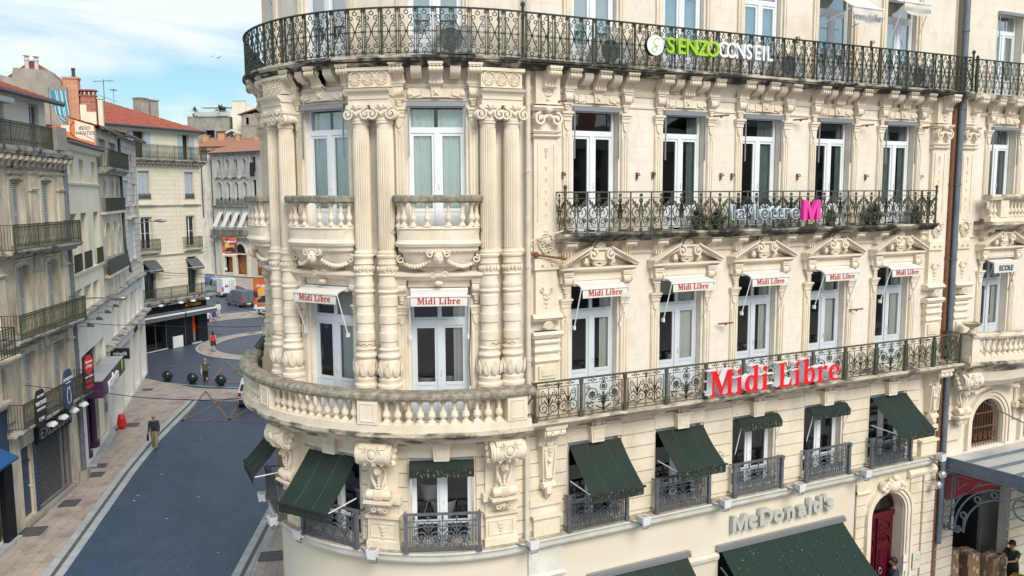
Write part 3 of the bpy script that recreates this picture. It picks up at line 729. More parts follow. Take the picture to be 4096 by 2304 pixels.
# entresol
m = MB(); wall(m, FM, UL, UR, 5.2, 8.0, [rect(c, 1.40, 5.36, 7.38) for c in allb], 0, .24); part('wall', m, 'ashlar', BLD)
m = MB()        # drafted courses with open joints between them
edges = sorted([(c - .76, c + .76) for c in allb]); spans = []
p = UL
for a, b in edges: spans.append((p, a)); p = b
spans.append((p, 21.45))
for a, b in spans:
    m = MB()
    for k in range(8):
        z = 5.42 + k * .325; m.box(a, b, 0, .045, z, z + .295, FM)
    part('stone_courses', m, 'ashlar', BLD)
# lintels
for c in allb:
    m = MB(); m.box(c - .76, c + .76, 0, .06, 7.4, 7.78, FM); m.box(c - .66, c + .66, .06, .075, 7.46, 7.5, FM); m.box(c - .66, c + .66, .06, .075, 7.68, 7.71, FM)
    part('lintel', m, 'stone', BLD)
kb = MB(); kb.prism([(-.2, .4), (.2, .4), (.17, 0), (-.17, 0)], 0, .16); kb.box(-.13, .13, .16, .18, .08, .26); kb.box(-.23, .23, 0, .2, .36, .41)
for k in range(7): kb.tube([(0, -.16, .42), (.13 * sin(rad(-75 + 25 * k)), -.17, .44 + .13 * cos(rad(-75 + 25 * k)))], .016, 5)
kb.tube([(.16 * sin(rad(-90 + 18 * k)), -.16, .43 + .16 * cos(rad(-90 + 18 * k))) for k in range(11)], .022, 6)
K['key'] = kit(('keystone', kb, 'stone', 30, None))
for c in BAY + TOW: place(K['key'], frame(FM, c, .05, 7.36), BLD)
for c in BAY:
    for s in (-.72, .72): place(K['plain'], frame(FM, c + s, .0, 8.02), BLD)
for c in TOW:
    for s in (-.5, .5): place(K['plain'], frame(FM, c + s, .0, 8.0), BLD)
for c in allb: place(K['win_ent'], frame(FM, c, -.2, 5.37), BLD)
for c in BAY + TOW: place(K['guard'], frame(FM, c, .22, 5.30), BLD)
# base band and ground floor
m = MB(); m.sweep(UL, 22.2, [(0, 5.02), (.18, 5.02), (.22, 5.08), (.24, 5.2), (.30, 5.24), (.30, 5.28), (0, 5.3)], FM); part('string_course', m, 'band', BLD)
m = MB(); m.box(UL, 22.2, .0, .285, 5.285, 5.30, FM); part('ledge', m, 'slabtop', BLD)
m = MB(); wall(m, FM, UL, 19.0, 0, 5.06, [(10.0, 12.85, 0, 3.8), (14.0, 18.4, 0, 3.82), rect(5.9, 2.4, 0, 3.4), rect(2.2, 2.4, 0, 3.4), rect(-4.5, 3, 0, 3.4)], -.02, .35); part('wall', m, 'shopwall', BLD)
m = MB(); m.box(8.35, 9.25, -.02, .05, 0, 5.04, FM); m.sweep(8.3, 9.3, [(0, 4.2), (.09, 4.2), (.12, 4.28), (.07, 4.34), (0, 4.34)], FM); part('pilaster', m, 'band', BLD)
m = MB(); m.sweep(12.9, 13.95, [(0, 3.62), (.08, 3.62), (.1, 3.72), (.05, 3.8), (0, 3.8)], FM); part('impost', m, 'band', BLD)
m = MB(); wall(m, FM, 19.0, UR, 0, 5.06, [(19.63, 21.03, 0, 4.4)], 0, .45); spandrel(m, FM, 20.33, 3.7, .7, 4.4, 0, .45, 16, .62); part('wall', m, 'ashlar', BLD)
for a, b, q in ((19.0, 19.42, .05), (21.26, 21.75, .05), (21.78, 22.28, .1)):
    m = MB()
    for k in range(14): m.box(a, b, 0, q, .2 + k * .33, .2 + k * .33 + .295)
    part('stone_courses', m, 'ashlar', BLD)
m = MB()
m.sweep(21.1, 22.3, [(0, 4.7), (.12, 4.7), (.15, 4.8), (.1, 4.9), (0, 4.95)]); m.sweep(19.0, 19.5, [(0, 4.45), (.07, 4.45), (.1, 4.52), (0, 4.6)])
part('impost', m, 'ashlar', BLD)
m = MB()     # door surround
for r, wd, d1 in ((.74, .06, .08), (.83, .10, .12), (.93, .08, .16)):
    q = arch_pts(20.33, 3.7, r, 20, r - .06); m.ribbon([(20.33 - r, 0)] + q + [(20.33 + r, 0)], wd, 0, d1)
part('door_surround', m, 'stone', BLD)
m = MB()
m.ball((20.33, -.2, 4.62), .2, 12, 8, (1.2, .7, 1)); 
for s in (-1, 1):
    m.ribbon(spiral(20.33 + s * .3, 4.6, .14, .03, PI / 2, PI / 2 - s * 9, 18), .06, .06, .24)
    for k in range(4): m.ball((20.33 + s * (.14 + .1 * k), -.2, 4.78 - .07 * k), .08, 7, 5)
m.ball((20.33, -.24, 4.86), .1, 8, 6); part('cartouche', m, 'stone', BLD, None, 40)
dm = mat('crimson_door', (.105, .004, .014), .35, (.075, .003, .009), 5); M['door'] = dm
m = MB(); m.box(19.63, 21.03, -.42, -.34, 0, 3.55); m.box(19.63, 21.03, -.34, -.28, 3.46, 3.6); m.box(20.30, 20.36, -.34, -.27, 0, 3.46)
for s in (-1, 1):
    c = 20.33 + s * .34
    for z0, z1 in ((.2, .95), (1.05, 1.3), (1.4, 2.4)):
        for a, b, e, f in ((c - .24, c + .24, z0, z0 + .035), (c - .24, c + .24, z1 - .035, z1), (c - .24, c - .2, z0, z1), (c + .2, c + .24, z0, z1)): m.box(a, b, -.34, -.3, e, f)
        m.box(c - .15, c + .15, -.34, -.32, z0 + .09, z1 - .09)
    m.ribbon(arch_pts(c, 2.6, .24, 12, .3), .05, -.34, -.29); m.ribbon(spiral(c, 2.7, .1, .02, 0, 8, 14), .03, -.34, -.3); m.box(c - .24, c + .24, -.34, -.3, 2.95, 3.02); m.ribbon(arch_pts(c, 3.08, .22, 10, .2), .03, -.34, -.3)
    m.ball((c, .31, 2.5), .05, 7, 5) if False else None
d = part('door', m, 'door', BLD)
h = MB(); h.tube([(20.5 + .07 * cos(a), -(-.28), 1.75 + .08 * sin(a)) for a in [2 * PI * k / 12 for k in range(13)]], .012, 6); h.ball((20.5, .30, 1.84), .03, 8, 5)
part('handle', h, 'grey_metal', d)
h = MB(); h.prism(arch_pts(20.33, 3.68, .66, 14, .56), -.40, -.38); part('fanlight', h, 'glass', d)
h = MB(); h.ribbon(arch_pts(20.33, 3.66, .67, 14, .58), .06, -.42, -.32); part('fanlight_frame', h, 'door', d)
# piano nobile
m = MB(); wall(m, FM, UL, UR, 8.1, 12.2, [rect(c, 1.26, 8.2, 11.14) for c in allb], 0, .26); part('wall', m, 'plaster', BLD)
for i, c in enumerate(allb): place(K[['win_piano0', 'win_piano2', 'win_piano', 'win_piano1', 'win_piano_b', 'win_piano0', 'win_piano2'][i % 7]], frame(FM, c, -.2, 8.21), BLD)
for c in BAY:
    place(K['ped'], frame(FM, c, 0, 11.47), BLD)
    for s in (-1, 1):
        place(K['strip2'], frame(FM, c + s * .80, 0, 8.2), BLD); place(K['scon'], frame(FM, c + s * .80, .05, 11.36), BLD)
        place(K['sbr'], frame(FM, c + s * .80, .0, 12.12), BLD)
m = MB(); m.sweep(9.1, 21.4, [(0, 11.78), (.05, 11.78), (.08, 11.84), (0, 11.88)], FM); m.sweep(9.1, 21.4, [(0, 12.0), (.04, 12.0), (.07, 12.08), (0, 12.13)], FM)
m.sweep(UL, 8.45, [(0, 11.86), (.06, 11.86), (.1, 11.93), (.1, 11.97), (0, 12.02)], FM)
part('moulding', m, 'stone', BLD)
for c in TOW + STR:      # hoods over the corner windows
    m = MB(); m.sweep(c - .98, c + .98, [(0, 11.36), (.18, 11.36), (.22, 11.42), (.32, 11.46), (.32, 11.52), (0, 11.55)], FM); m.box(c - .66, c + .66, 0, .07, 11.2, 11.36, FM); m.sweep(c - .9, c + .9, [(0, 11.66), (.07, 11.66), (.1, 11.72), (0, 11.76)], FM)
    part('hood', m, 'stone', BLD)
    for s in (-1, 1): place(K['strip2'], frame(FM, c + s * .80, 0, 8.2), BLD); place(K['scon'], frame(FM, c + s * .80, .05, 11.34), BLD)
# third floor
m = MB(); wall(m, FM, UL, UR, 12.2, 15.9, [rect(c, 1.24, 12.3, 15.12) for c in allb], 0, .26); part('wall', m, 'plaster', BLD)
for i, c in enumerate(allb): place(K['win_third_c' if c in TOW else 'win_third%d' % (i % 5)], frame(FM, c, -.2, 12.32), BLD)
for c in BAY + TOW:
    place(K['panel'], frame(FM, c, .03, 15.30), BLD)
    for s in (-1, 1):
        place(K['strip3'], frame(FM, c + s * .78, 0, 12.36), BLD); place(K['scon'], frame(FM, c + s * .78, .04, 15.50), BLD)
        place(K['con'], frame(FM, c + s * .76, .06, 15.86), BLD); place(K['plain'], frame(FM, c + s * .38, .06, 15.86), BLD)
    place(K['con'], frame(FM, c, .08, 15.86), BLD)
m = MB(); m.sweep(UL, UR - .3, [(0, 15.42), (.03, 15.42), (.05, 15.46), (.07, 15.5), (0, 15.54)], FM); m.sweep(UL, UR - .3, [(0, 15.16), (.03, 15.16), (.03, 15.2), (0, 15.22)], FM)
m.sweep(UL, UR - .3, [(0, 15.6), (.09, 15.78), (.12, 15.88), (0, 15.88)], FM)
part('cornice', m, 'stone', BLD)
abx = MB(); abx.box(-.62, .62, -.02, .1, -.09, .0); abx.box(-.60, -.575, .05, .075, -1.15, -.05); abx.box(.575, .60, .05, .075, -1.15, -.05)
K['abox'] = kit(('awning_cassette', abx, 'grey_metal', None, None))
for c in BAY + TOW[:2]: place(K['abox'], frame(FM, c, 0, 15.13), BLD)
# top floor
m = MB(); wall(m, FM, UL, UR, 15.95, 20.2, [rect(c, 1.18, 16.02, 18.52) for c in allb], -.08, .2); part('wall', m, 'plaster', BLD)
for c in allb: place(K['win_top'], frame(FM, c, -.24, 16.04), BLD)
for c in allb:
    for s in (-1, 1):
        m = MB(); m.box(c + s * .74 - .09, c + s * .74 + .09, -.08, -.02, 16.0, 19.0, FM); m.box(c + s * .74 - .03, c + s * .74 + .03, -.02, 0.0, 16.3, 18.8, FM); part('pilaster', m, 'stone', BLD)
m = MB(); m.sweep(UL, UR, [(-.08, 19.4), (.1, 19.4), (.2, 19.7), (.6, 19.9), (.6, 20.1), (-.08, 20.2)], FM); part('cornice', m, 'stone', BLD)
M['zinc'] = mat('zinc_roof', (.22, .24, .27), .5, (.28, .29, .31), 1)
m = MB(); m.sweep(UL, UR, [(.5, 20.15), (-.4, 20.2), (-1.2, 22.8), (-4.0, 23.3)], FM, closed=False); part('roof', m, 'zinc', BLD)
# balcony slabs
def slab(u0, u1, z0, z1, dep, name, mats='slab'):
    b = MB(); h_ = z1 - z0
    b.sweep(u0, u1, [(0, z0), (dep * .72, z0), (dep * .8, z0 + h_ * .35), (dep * .93, z0 + h_ * .5), (dep * .93, z0 + h_ * .62), (dep, z0 + h_ * .72), (dep, z1), (0, z1)], FM)
    return part(name, b, mats, BLD)
def rail_bar(u0, u1, z0, z1, d0, d1, par, mt='iron'):
    b = MB(); b.box(u0, u1, d0, d1, z0, z1, FM); return part('handrail', b, mt, par)
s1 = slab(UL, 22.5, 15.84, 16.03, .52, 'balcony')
mi = MB()
iron_run(mi, FM, UL + 6, XC - .03, 16.05, pat_top, .33, .438, .454, 1.3); iron_run(mi, FM, XC + .1, 22.45, 16.05, pat_top, .34, .438, .454, 1.3)
k = UL + 6
while k < 22.4:
    mi.box(k - .013, k + .013, .43, .462, 16.03, 16.98, FM); k += 1.11
mi.box(UL, 22.46, .438, .456, 16.08, 16.095, FM)
r = part('railing', mi, 'iron', s1); rail_bar(UL, 22.46, 16.97, 17.0, .42, .475, r)
for u in (XC + .05, 22.44):
    mi = MB(); x, y, z = FM(u, .45, 16.03); mi.lathe([(.05, 0), (.035, .1), (.03, .2), (.045, .22), (.03, .25), (.028, .8), (.04, .82), (.03, .9), (.028, 1.05), (.05, 1.09), (.05, 1.13), (.01, 1.17)], (x, y, z), 10)
    part('finial_post', mi, 'iron', s1, None, 40)
# third floor iron balcony
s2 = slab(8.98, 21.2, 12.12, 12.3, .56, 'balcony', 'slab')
mi = MB(); iron_run(mi, FM, 9.05, 21.12, 12.31, pat_lettre, .575, .478, .496, 1.25)
for k in range(22):
    u = 9.05 + k * .5748; mi.box(u - .013, u + .013, .475, .5, 12.28, 13.22, FM)
def FE(u0, sgn):      # end return of a railing
    return lambda u, d, z: FM(u0 + sgn * d, u, z)
for e in (9.05, 21.12):
    for path, wd in pat_lettre(.45): mi.ribbon([(x, 12.31 + z) for x, z in path], wd, -.007, .007, FE(e, 1))
r = part('railing', mi, 'iron_green', s2); b = rail_bar(9.02, 21.15, 13.21, 13.24, .46, .515, r, 'iron_green')
b = MB(); b.box(9.03, 9.07, 0, .46, 13.21, 13.24); b.box(21.1, 21.14, 0, .46, 13.21, 13.24); part('handrail', b, 'iron_green', r)
for u in (9.05, 21.12):
    mi = MB(); mi.lathe([(.045, 0), (.03, .1), (.028, .85), (.04, .9), (.03, .95), (.028, 1.0), (.05, 1.06), (.01, 1.11)], (u, -.49, 12.28), 10)
    part('finial_post', mi, 'iron_green', s2, None, 40)
# piano nobile iron balcony
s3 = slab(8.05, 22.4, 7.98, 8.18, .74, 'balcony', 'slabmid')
mi = MB(); iron_run(mi, FM, 8.2, 22.3, 8.2, pat_bottom, 1.175, .66, .675)
for k in range(13):
    u = 8.2 + k * 1.175; mi.box(u - .03, u + .03, .645, .69, 8.18, 9.05, FM); mi.box(u - .05, u + .05, .63, .7, 8.18, 8.32, FM); mi.box(u - .04, u + .04, .64, .695, 8.95, 9.05, FM)
for path, wd in pat_lettre(.6, .86): mi.ribbon([(x, 8.2 + z) for x, z in path], wd, -.007, .007, FE(22.3, 1))
r = part('railing', mi, 'iron_green', s3); rail_bar(8.15, 22.34, 9.05, 9.08, .63, .70, r, 'iron_green')
b = MB(); b.box(22.28, 22.34, 0, .63, 9.05, 9.08); part('handrail', b, 'iron_green', r)
mi = MB()
mi.ribbon(spiral(8.02, 8.92, .12, .02, 0, -9, 20), .022, .66, .69, FM); mi.ribbon(spiral(8.06, 8.34, .1, .02, PI, PI + 9, 18), .022, .66, .69, FM); mi.ribbon([(8.14, 8.92), (8.12, 8.75), (8.0, 8.6), (7.96, 8.45), (7.96, 8.34)], .022, .66, .69, FM)
part('scroll', mi, 'iron', s3)
# curved stone balustrade
U0 = -.9
s4 = MB(); s4.sweep(-6, U0, [(0, 7.95), (.66, 8.0), (.7, 8.17), (0, 8.17)], FM); s4.sweep(U0, 8.08, [(0, 7.86), (.55, 7.86), (.6, 7.95), (.74, 8.0), (.78, 8.06), (.84, 8.08), (.84, 8.17), (0, 8.17)], FM); s4 = part('balcony', s4, 'slabmid', BLD)
m = MB(); m.box(U0, 8.05, .52, .80, 8.17, 8.34, FM); part('plinth', m, 'stone', s4)
m = MB(); m.sweep(U0, 8.12, [(.48, 8.86), (.84, 8.86), (.87, 8.92), (.87, 8.98), (.82, 9.04), (.5, 9.04), (.45, 8.98), (.45, 8.92)], FM); part('handrail', m, 'rail_stone', s4)
bn = MB(); bn.box(-.23, .23, -.16, .16, 0, .52)
for a, b_, e, f in ((-.16, .16, .06, .08), (-.16, .16, .44, .46), (-.16, -.14, .08, .44), (.14, .16, .08, .44)): bn.box(a, b_, .16, .175, e, f)
K['pier'] = kit(('pier', bn, 'stone', None, None))
pq = [7.75, 5.0, 2.4, -.2]
for u in pq: place(K['pier'], frame(FM, u, .66, 8.34), s4)
for a, b_ in zip(pq, pq[1:]):
    for k in range(11):
        u = a - .32 - (a - b_ - .64) * k / 10; place(K['bal'], frame(FM, u, .66, 8.34), s4)
for u in (-.55, -.78): place(K['bal'], frame(FM, u, .66, 8.34), s4)
mi = MB(); iron_run(mi, FM, -6, -.95, 8.2, pat_lettre, .575, .62, .635, 1.3); part('railing', mi, 'iron', s4); rail_bar(-6, -.9, 9.1, 9.13, .6, .65, s4)
# column pairs with their blocks
for u in PAIR:
    m = MB(); m.box(u - .52, u + .52, 0, .5, 8.2, 8.62, FM); m.sweep(u - .5, u + .5, [(0, 8.62), (.5, 8.62), (.52, 8.7), (.46, 8.78), (.46, 8.92), (0, 8.92)], FM); part('pedestal', m, 'stone', BLD)
    for s in (-.255, .255):
        place(K['lcol'], frame(FM, u + s, .2, 0), BLD); place(K['ucol'], frame(FM, u + s, .2, 0), BLD)
    place(K['entb'], frame(FM, u, .04, 15.05), BLD); place(K['shell'], frame(FM, u, .04, 15.42), BLD)
    place(K['bigc'], frame(FM, u, .03, 7.86), BLD); place(K['plinth'], frame(FM, u, .0, 5.3), BLD)
# bowed balconies
bb, br, plan = bow_balcony()
for c in TOW:
    Mx = frame(FM, c, 0, 0); o = put('balcony', bb, Mx, BLD); put('handrail', br, Mx, o)
    for k in range(8):
        q = plan(.9, .86); idx = 1.2 + k * 13.6 / 7; a = q[int(idx)]; b_ = q[int(idx) + 1]; f = idx % 1
        place(K['balw'], Mx @ Matrix.Translation((a[0] + (b_[0] - a[0]) * f, a[1] + (b_[1] - a[1]) * f, 12.52)), o)
# giant pilasters at the ends of the flat front
def giant(u, FF, par, mirror=False):
    w_ = .30
    m = MB()
    m.box(u - w_ - .05, u + w_ + .05, 0, .22, 8.18, 8.5, FF); m.box(u - w_, u + w_, 0, .14, 8.5, 10.1, FF)
    for z in (8.62, 8.86, 9.4, 9.62, 9.82): m.sweep(u - w_ - .03, u + w_ + .03, [(0, z), (.18, z), (.2, z + .04), (.17, z + .1), (0, z + .1)], FF)
    m.box(u - .22, u + .22, .14, .19, 9.02, 9.32, FF); m.box(u - .15, u + .15, .19, .21, 9.09, 9.25, FF)
    m.sweep(u - w_ - .08, u + w_ + .08, [(0, 9.95), (.2, 9.95), (.26, 10.04), (.2, 10.1), (0, 10.1)], FF)
    m.sweep(u - w_ - .08, u + w_ + .08, [(0, 10.34), (.18, 10.34), (.26, 10.42), (.18, 10.5), (0, 10.5)], FF)
    m.box(u - w_ + .03, u + w_ - .03, 0, .12, 10.5, 11.78, FF); m.box(u - w_ - .02, u + w_ + .02, 0, .17, 11.5, 11.75, FF)
    m.box(u - w_, u + w_, 0, .1, 11.75, 15.05, FF)
    for s in (-1, 1): m.box(u + s * .2 - .015, u + s * .2 + .015, .1, .12, 12.6, 14.3, FF)
    for z in (14.42, 14.52): m.sweep(u - w_ - .04, u + w_ + .04, [(0, z), (.14, z), (.18, z + .04), (.12, z + .07), (0, z + .07)], FF)
    m.sweep(u - w_ - .07, u + w_ + .07, [(0, 15.0), (.2, 15.0), (.26, 15.06), (.26, 15.1), (0, 15.14)], FF); m.box(u - w_, u + w_, 0, .2, 15.14, 15.84, FF)
    part('pilaster', m, 'stone', par)
    o = MB(); Mx = frame(FF, u, 0, 0)
    for k in range(7): o.tube([(0, -.2, 10.16), (.13 * sin(rad(-75 + 25 * k)), -.24, 10.2 + .14 * cos(rad(-75 + 25 * k)))], [.02, .035], 5)
    for s in (-1, 1):
        o.ribbon(spiral(s * .2, 14.82, .14, .02, PI / 2, PI / 2 + s * -9.5, 22), .045, .08, .26); o.ball((s * .2, -.26, 14.82), .035, 8, 5)
        for k in range(3): o.ribbon(spiral(s * (.07 + .05 * k), 11.95 + .13 * k, .07, .015, 0, s * 7, 10), .025, .1, .17)
        o.ribbon(spiral(s * .12, 11.05, .06, .015, PI / 2, PI / 2 + s * 7, 10), .025, .12, .17); o.ball((s * .12, -.19, 11.62), .035, 7, 5)
    o.ribbon(circ(0, 12.12, .2, 18), .035, .1, .15); o.ball((0, -.14, 12.12), .08, 8, 6); leaf_drop(o, 0, 12.38, .1, .16); leaf_drop(o, 0, 10.98, .12, .26); leaf_drop(o, 0, 14.2, .1, .12)
    for k in range(12): leaf_drop(o, 0, 12.75 + .13 * k, .095, .07) if k % 2 == 0 else None
    for k in range(5): o.ball(((k - 2) * .06, -.22, 14.9 - .03 * abs(k - 2)), .05, 7, 5)
    o.ball((0, -.24, 15.02), .09, 8, 6); leaf_drop(o, 0, 15.45, .2, .24)
    part('ornament', o, 'stone', par, Mx, 40)
    place(K['con'], frame(FF, u, .2, 15.86), par)
for u in (8.78, 21.7): giant(u, FM, BLD)
# tapered brackets under the flat balcony ends
def taper(u, FF, par):
    m = MB()
    m.sweep(-.24, .24, bracket_prof(.6, .55)); m.box(-.28, .28, 0, .62, -.02, .06)
    for s in (-1, 1):
        def FS(a, d, z, s=s): return (s * .24 + s * d, -a, z)
        m.ribbon(spiral(.42, -.14, .13, .02, 1.2, 1.2 - 11, 22), .035, 0, .03, FS)
        m.ribbon(spiral(s * .12, -.12, .05, .01, 1.5, 1.5 + s * 7, 10), .02, .58, .63)
    m.grid([[(-.2, 0, -.5), (-.2, -.3, -.5), (.2, -.3, -.5), (.2, 0, -.5)], [(-.13, 0, -1.35), (-.13, -.2, -1.35), (.13, -.2, -1.35), (.13, 0, -1.35)]], True, True)
    m.ribbon([(-.14, -.58), (-.09, -1.25), (.09, -1.25), (.14, -.58), (-.14, -.58)], .025, .22, .31); m.ball((0, -.29, -.85), .05, 8, 5); m.ribbon(circ(0, -1.3, .09, 12), .03, .2, .26)
    m.tube([(-.16, -.2, -1.45), (.16, -.2, -1.45)], .09, 12); m.tube([(0, -.2, -1.45), (0, -.22, -1.6), (0, -.12, -1.78)], [.1, .1, .04], 8); m.box(-.42, .42, 0, .1, -1.98, -1.78); m.box(-.34, .34, 0, .14, -2.7, -2.25); m.box(-.38, .38, 0, .2, -2.25, -2.18)
    leaf_drop(m, 0, -.45, .3, .2)
    part('console', m, 'stone', par, frame(FF, u, 0, 7.98), 40)
for u in (8.78, 21.85): taper(u, FM, BLD)
part('grime_strip', (lambda b: (b.box(8.02, 8.17, -.0, .012, 12.9, 15.8, FM), b)[1])(MB()), 'black_grime', BLD)
# rooms behind the windows
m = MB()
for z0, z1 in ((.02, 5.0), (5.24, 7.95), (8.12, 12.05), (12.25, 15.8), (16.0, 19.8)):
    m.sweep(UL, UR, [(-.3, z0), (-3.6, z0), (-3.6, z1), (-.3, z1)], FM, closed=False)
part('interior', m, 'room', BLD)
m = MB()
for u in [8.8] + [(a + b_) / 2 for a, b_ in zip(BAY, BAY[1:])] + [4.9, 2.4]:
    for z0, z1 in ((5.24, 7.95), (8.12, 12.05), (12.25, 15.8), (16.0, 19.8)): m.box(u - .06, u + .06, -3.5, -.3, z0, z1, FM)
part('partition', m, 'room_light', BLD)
m = MB(); m.quad(FM(UL, 0, 0), FM(UL, -8, 0), FM(UL, -8, 20), FM(UL, 0, 20)); m.quad(FM(UR, 0, 0), (UR, 9, 0), (UR, 9, 20), FM(UR, 0, 20)); part('side_wall', m, 'ashlar', BLD)

# ================================================================== ground and paving
M['pavers'] = mat('blue_grey_pavers', (.048, .082, .150), .42, (.074, .112, .180), .7, .6, 22, joints=(.30, .15, (.034, .054, .10), .010, .35, rad(-73)), spec=.3, grime=((.075, .095, .135), .55, .55), stain=(.03, .05, .085), stain_scale=(.5, .12, 1), stain_ramp=(.5, .7))
M['plaza'] = mat('dark_small_setts', (.060, .090, .145), .45, (.085, .115, .165), .35, .5, 22, joints=(.12, .12, (.04, .045, .06), .01, .3, rad(-60)), spec=.6)
M['pink'] = mat('pinkish_paving_slabs', (.49, .41, .36), .6, (.38, .32, .29), .8, .25, 30, joints=(.9, .45, (.10, .08, .075), .006, .18, rad(-73)), grime=((.09, .08, .08), .45, .9))
M['kerb'] = mat('pale_kerb_stones', (.46, .49, .52), .6, (.38, .41, .44), 1.5, .2, 30, joints=(.8, 30, (.16, .17, .18), .012, .2, rad(-73)))
M['drain'] = mat('drain_channel', (.13, .115, .115), .7, (.09, .08, .08), 3)
M['plazafront'] = mat('pale_square_paving', (.33, .31, .28), .7, (.28, .26, .24), .4, .1, 20, joints=(.9, .6, (.2, .19, .17), .01, .2, 0))
M['orange_paint'] = mat('worn_orange_marking', (.30, .165, .085), .7, (.085, .09, .11), 6, ramp=(.42, .62))
M['iron_cover'] = mat('iron_cover', (.07, .07, .075), .6, (.11, .10, .10), 8)
def sheet(name, pts, z, mt, kind='structure', parent=None, th=None):
    m = MB(); m.quad(*[(x, y, z) for x, y in pts])
    if th: m.grid([[(x, y, z - th) for x, y in pts], [(x, y, z) for x, y in pts]], True)
    return put(name, m.mesh(name, mt), None, parent, kind=kind)
def offs(line, w0, w1):
    o = [[], []]; n = len(line)
    for i, p in enumerate(line):
        a = line[max(0, i - 1)]; b = line[min(n - 1, i + 1)]; tx, ty = b[0] - a[0], b[1] - a[1]; q = math.hypot(tx, ty)
        for k, ww in enumerate((w0, w1)): o[k].append((p[0] + ty / q * ww, p[1] - tx / q * ww))
    return o
def band(name, line, w0, w1, z, mt, kind='structure'):
    a, b = offs(line, w0, w1); m = MB(); m.grid([[(x, y, z) for x, y in a], [(x, y, z) for x, y in b]]); return put(name, m.mesh(name, mt), None, None, kind=kind)
m = MB(); S_ = 900; m.quad((-S_, -S_, -.02), (S_, -S_, -.02), (S_, S_, -.02), (-S_, S_, -.02)); put('ground', m.mesh('ground', 'plaza'), kind='structure')
KL = [(-9.0, -9.0), (-5.5, 5.0), (-2.78, 15.61), (-.22, 26.31), (1.26, 31.7), (3.98, 39.9)]
KR = [(-1.5, -2.5), (1.0, 6.2), (3.18, 12.65), (5.6, 19.0), (7.9, 26.0), (9.3, 31.0), (10.6, 36.0), (11.2, 38.3)]
sheet('square', [(-60, -60), (70, -60), (70, -6), (6, -6), (-.5, -2.5), (-9, -9), (-60, -20)], -.012, 'plazafront')
road = [(x + .7, y - .2) for x, y in KL] + [(p[0] + .1, p[1]) for p in KR[::-1]]
sheet('road', road, -.008, 'pavers')
sheet('pavement', [(-14, -9)] + [(x + .1, y) for x, y in KL] + [(3.2, 45.2), (2.9, 45.9), (1.8, 48), (1.6, 49.5), (.5, 47), (-3, 22), (-9, 5)], -.004, 'pink')
sheet('pavement', [(p[0] + .1, p[1]) for p in KR] + [(16, 36), (12, 20), (9, 8), (8, -3)], -.004, 'pink')
for line, nm in ((KL, 'kerb'), (KR, 'kerb')):
    band(nm, line, .0, .28, 0.0, 'kerb'); band('drain', line, .28, .44, .0, 'drain'); band(nm, line, .44, .74, 0.0, 'kerb')
# crossing strip before the small square
sheet('crossing', [(.9, 43.6), (4.1, 40.1), (7.0, 38.3), (12, 37), (14, 40), (9, 41.2), (7.3, 41.6), (4.9, 43.2), (3.1, 46), (1.8, 48.2)], .0, 'pink')
for line in ([(.95, 43.3), (3.9, 40.05), (6.9, 38.15), (12, 36.6)], [(1.12, 44.4), (4.2, 41.0), (7.0, 39.15), (12.5, 37.6)], [(1.7, 48.1), (2.7, 46.4), (4.0, 44.9), (5.6, 43.4), (7.5, 42.0), (12, 40)]): band('kerb', line, -.07, .07, .005, 'kerb')
def ell(cx, cy, rx, ry, a0, a1, n=40): return [(cx + rx * cos(rad(a0 + (a1 - a0) * k / n)), cy + ry * sin(rad(a0 + (a1 - a0) * k / n))) for k in range(n + 1)]
arc = ell(13.9, 58.2, 7.0, 7.0, 70, 290)
band('path', arc, -.65, .65, .0, 'pink'); band('kerb', arc, .6, .78, .005, 'kerb'); band('kerb', arc, -.78, -.6, .005, 'kerb')
sheet('crossing', [(8.7, 74.4), (11.4, 75.5), (20, 76.2), (20, 81.4), (14.3, 80.9), (9.3, 79.9)], .0, 'pink')
for line in ([(8.6, 74.3), (11.4, 75.4), (20, 76)], [(9.1, 78.3), (12.1, 79.6), (20, 80)], [(9.3, 80), (12.1, 81.3), (20, 81.7)]): band('kerb', line, -.07, .07, .005, 'kerb')
sheet('pavement', [(17.6, 92), (17.0, 106), (16.2, 116), (14.9, 134), (15.2, 175), (32, 175), (36, 92)], -.003, 'pink')
band('kerb', [(17.6, 92), (17.0, 106), (16.2, 116), (14.9, 134), (15.2, 170)], -.15, .15, .002, 'kerb')
band('road_marking', [(11.6, 97.5), (12.8, 87), (14.6, 73.5)], -.08, .08, .007, 'orange_paint')
X = [((3.25, 34.7), (5.28, 41.98)), ((5.28, 41.98), (5.75, 33.7)), ((3.2, 34.75), (7.4, 32.7)), ((3.25, 34.8), (6.2, 38.9)), ((5.75, 33.7), (7.0, 38.3)), ((5.75, 33.75), (8.0, 37.0)),
     ((7.8, 51.9), (8.16, 45.7)), ((7.4, 49.9), (5.9, 44.7)), ((7.5, 46.8), (9.2, 49.8)), ((5.9, 44.7), (7.9, 43.4))]
for a, b in X: band('road_marking', [a, b], -.07, .07, .008, 'orange_paint')
cov = [(-3.31, 20.16, .45, .35), (-2.17, 22.94, .4, .35), (-1.18, 26.55, .35, .3), (-1.05, 27.93, .3, .3), (.58, 35.2, .4, .35), (1.77, 44.3, .35, .3)]
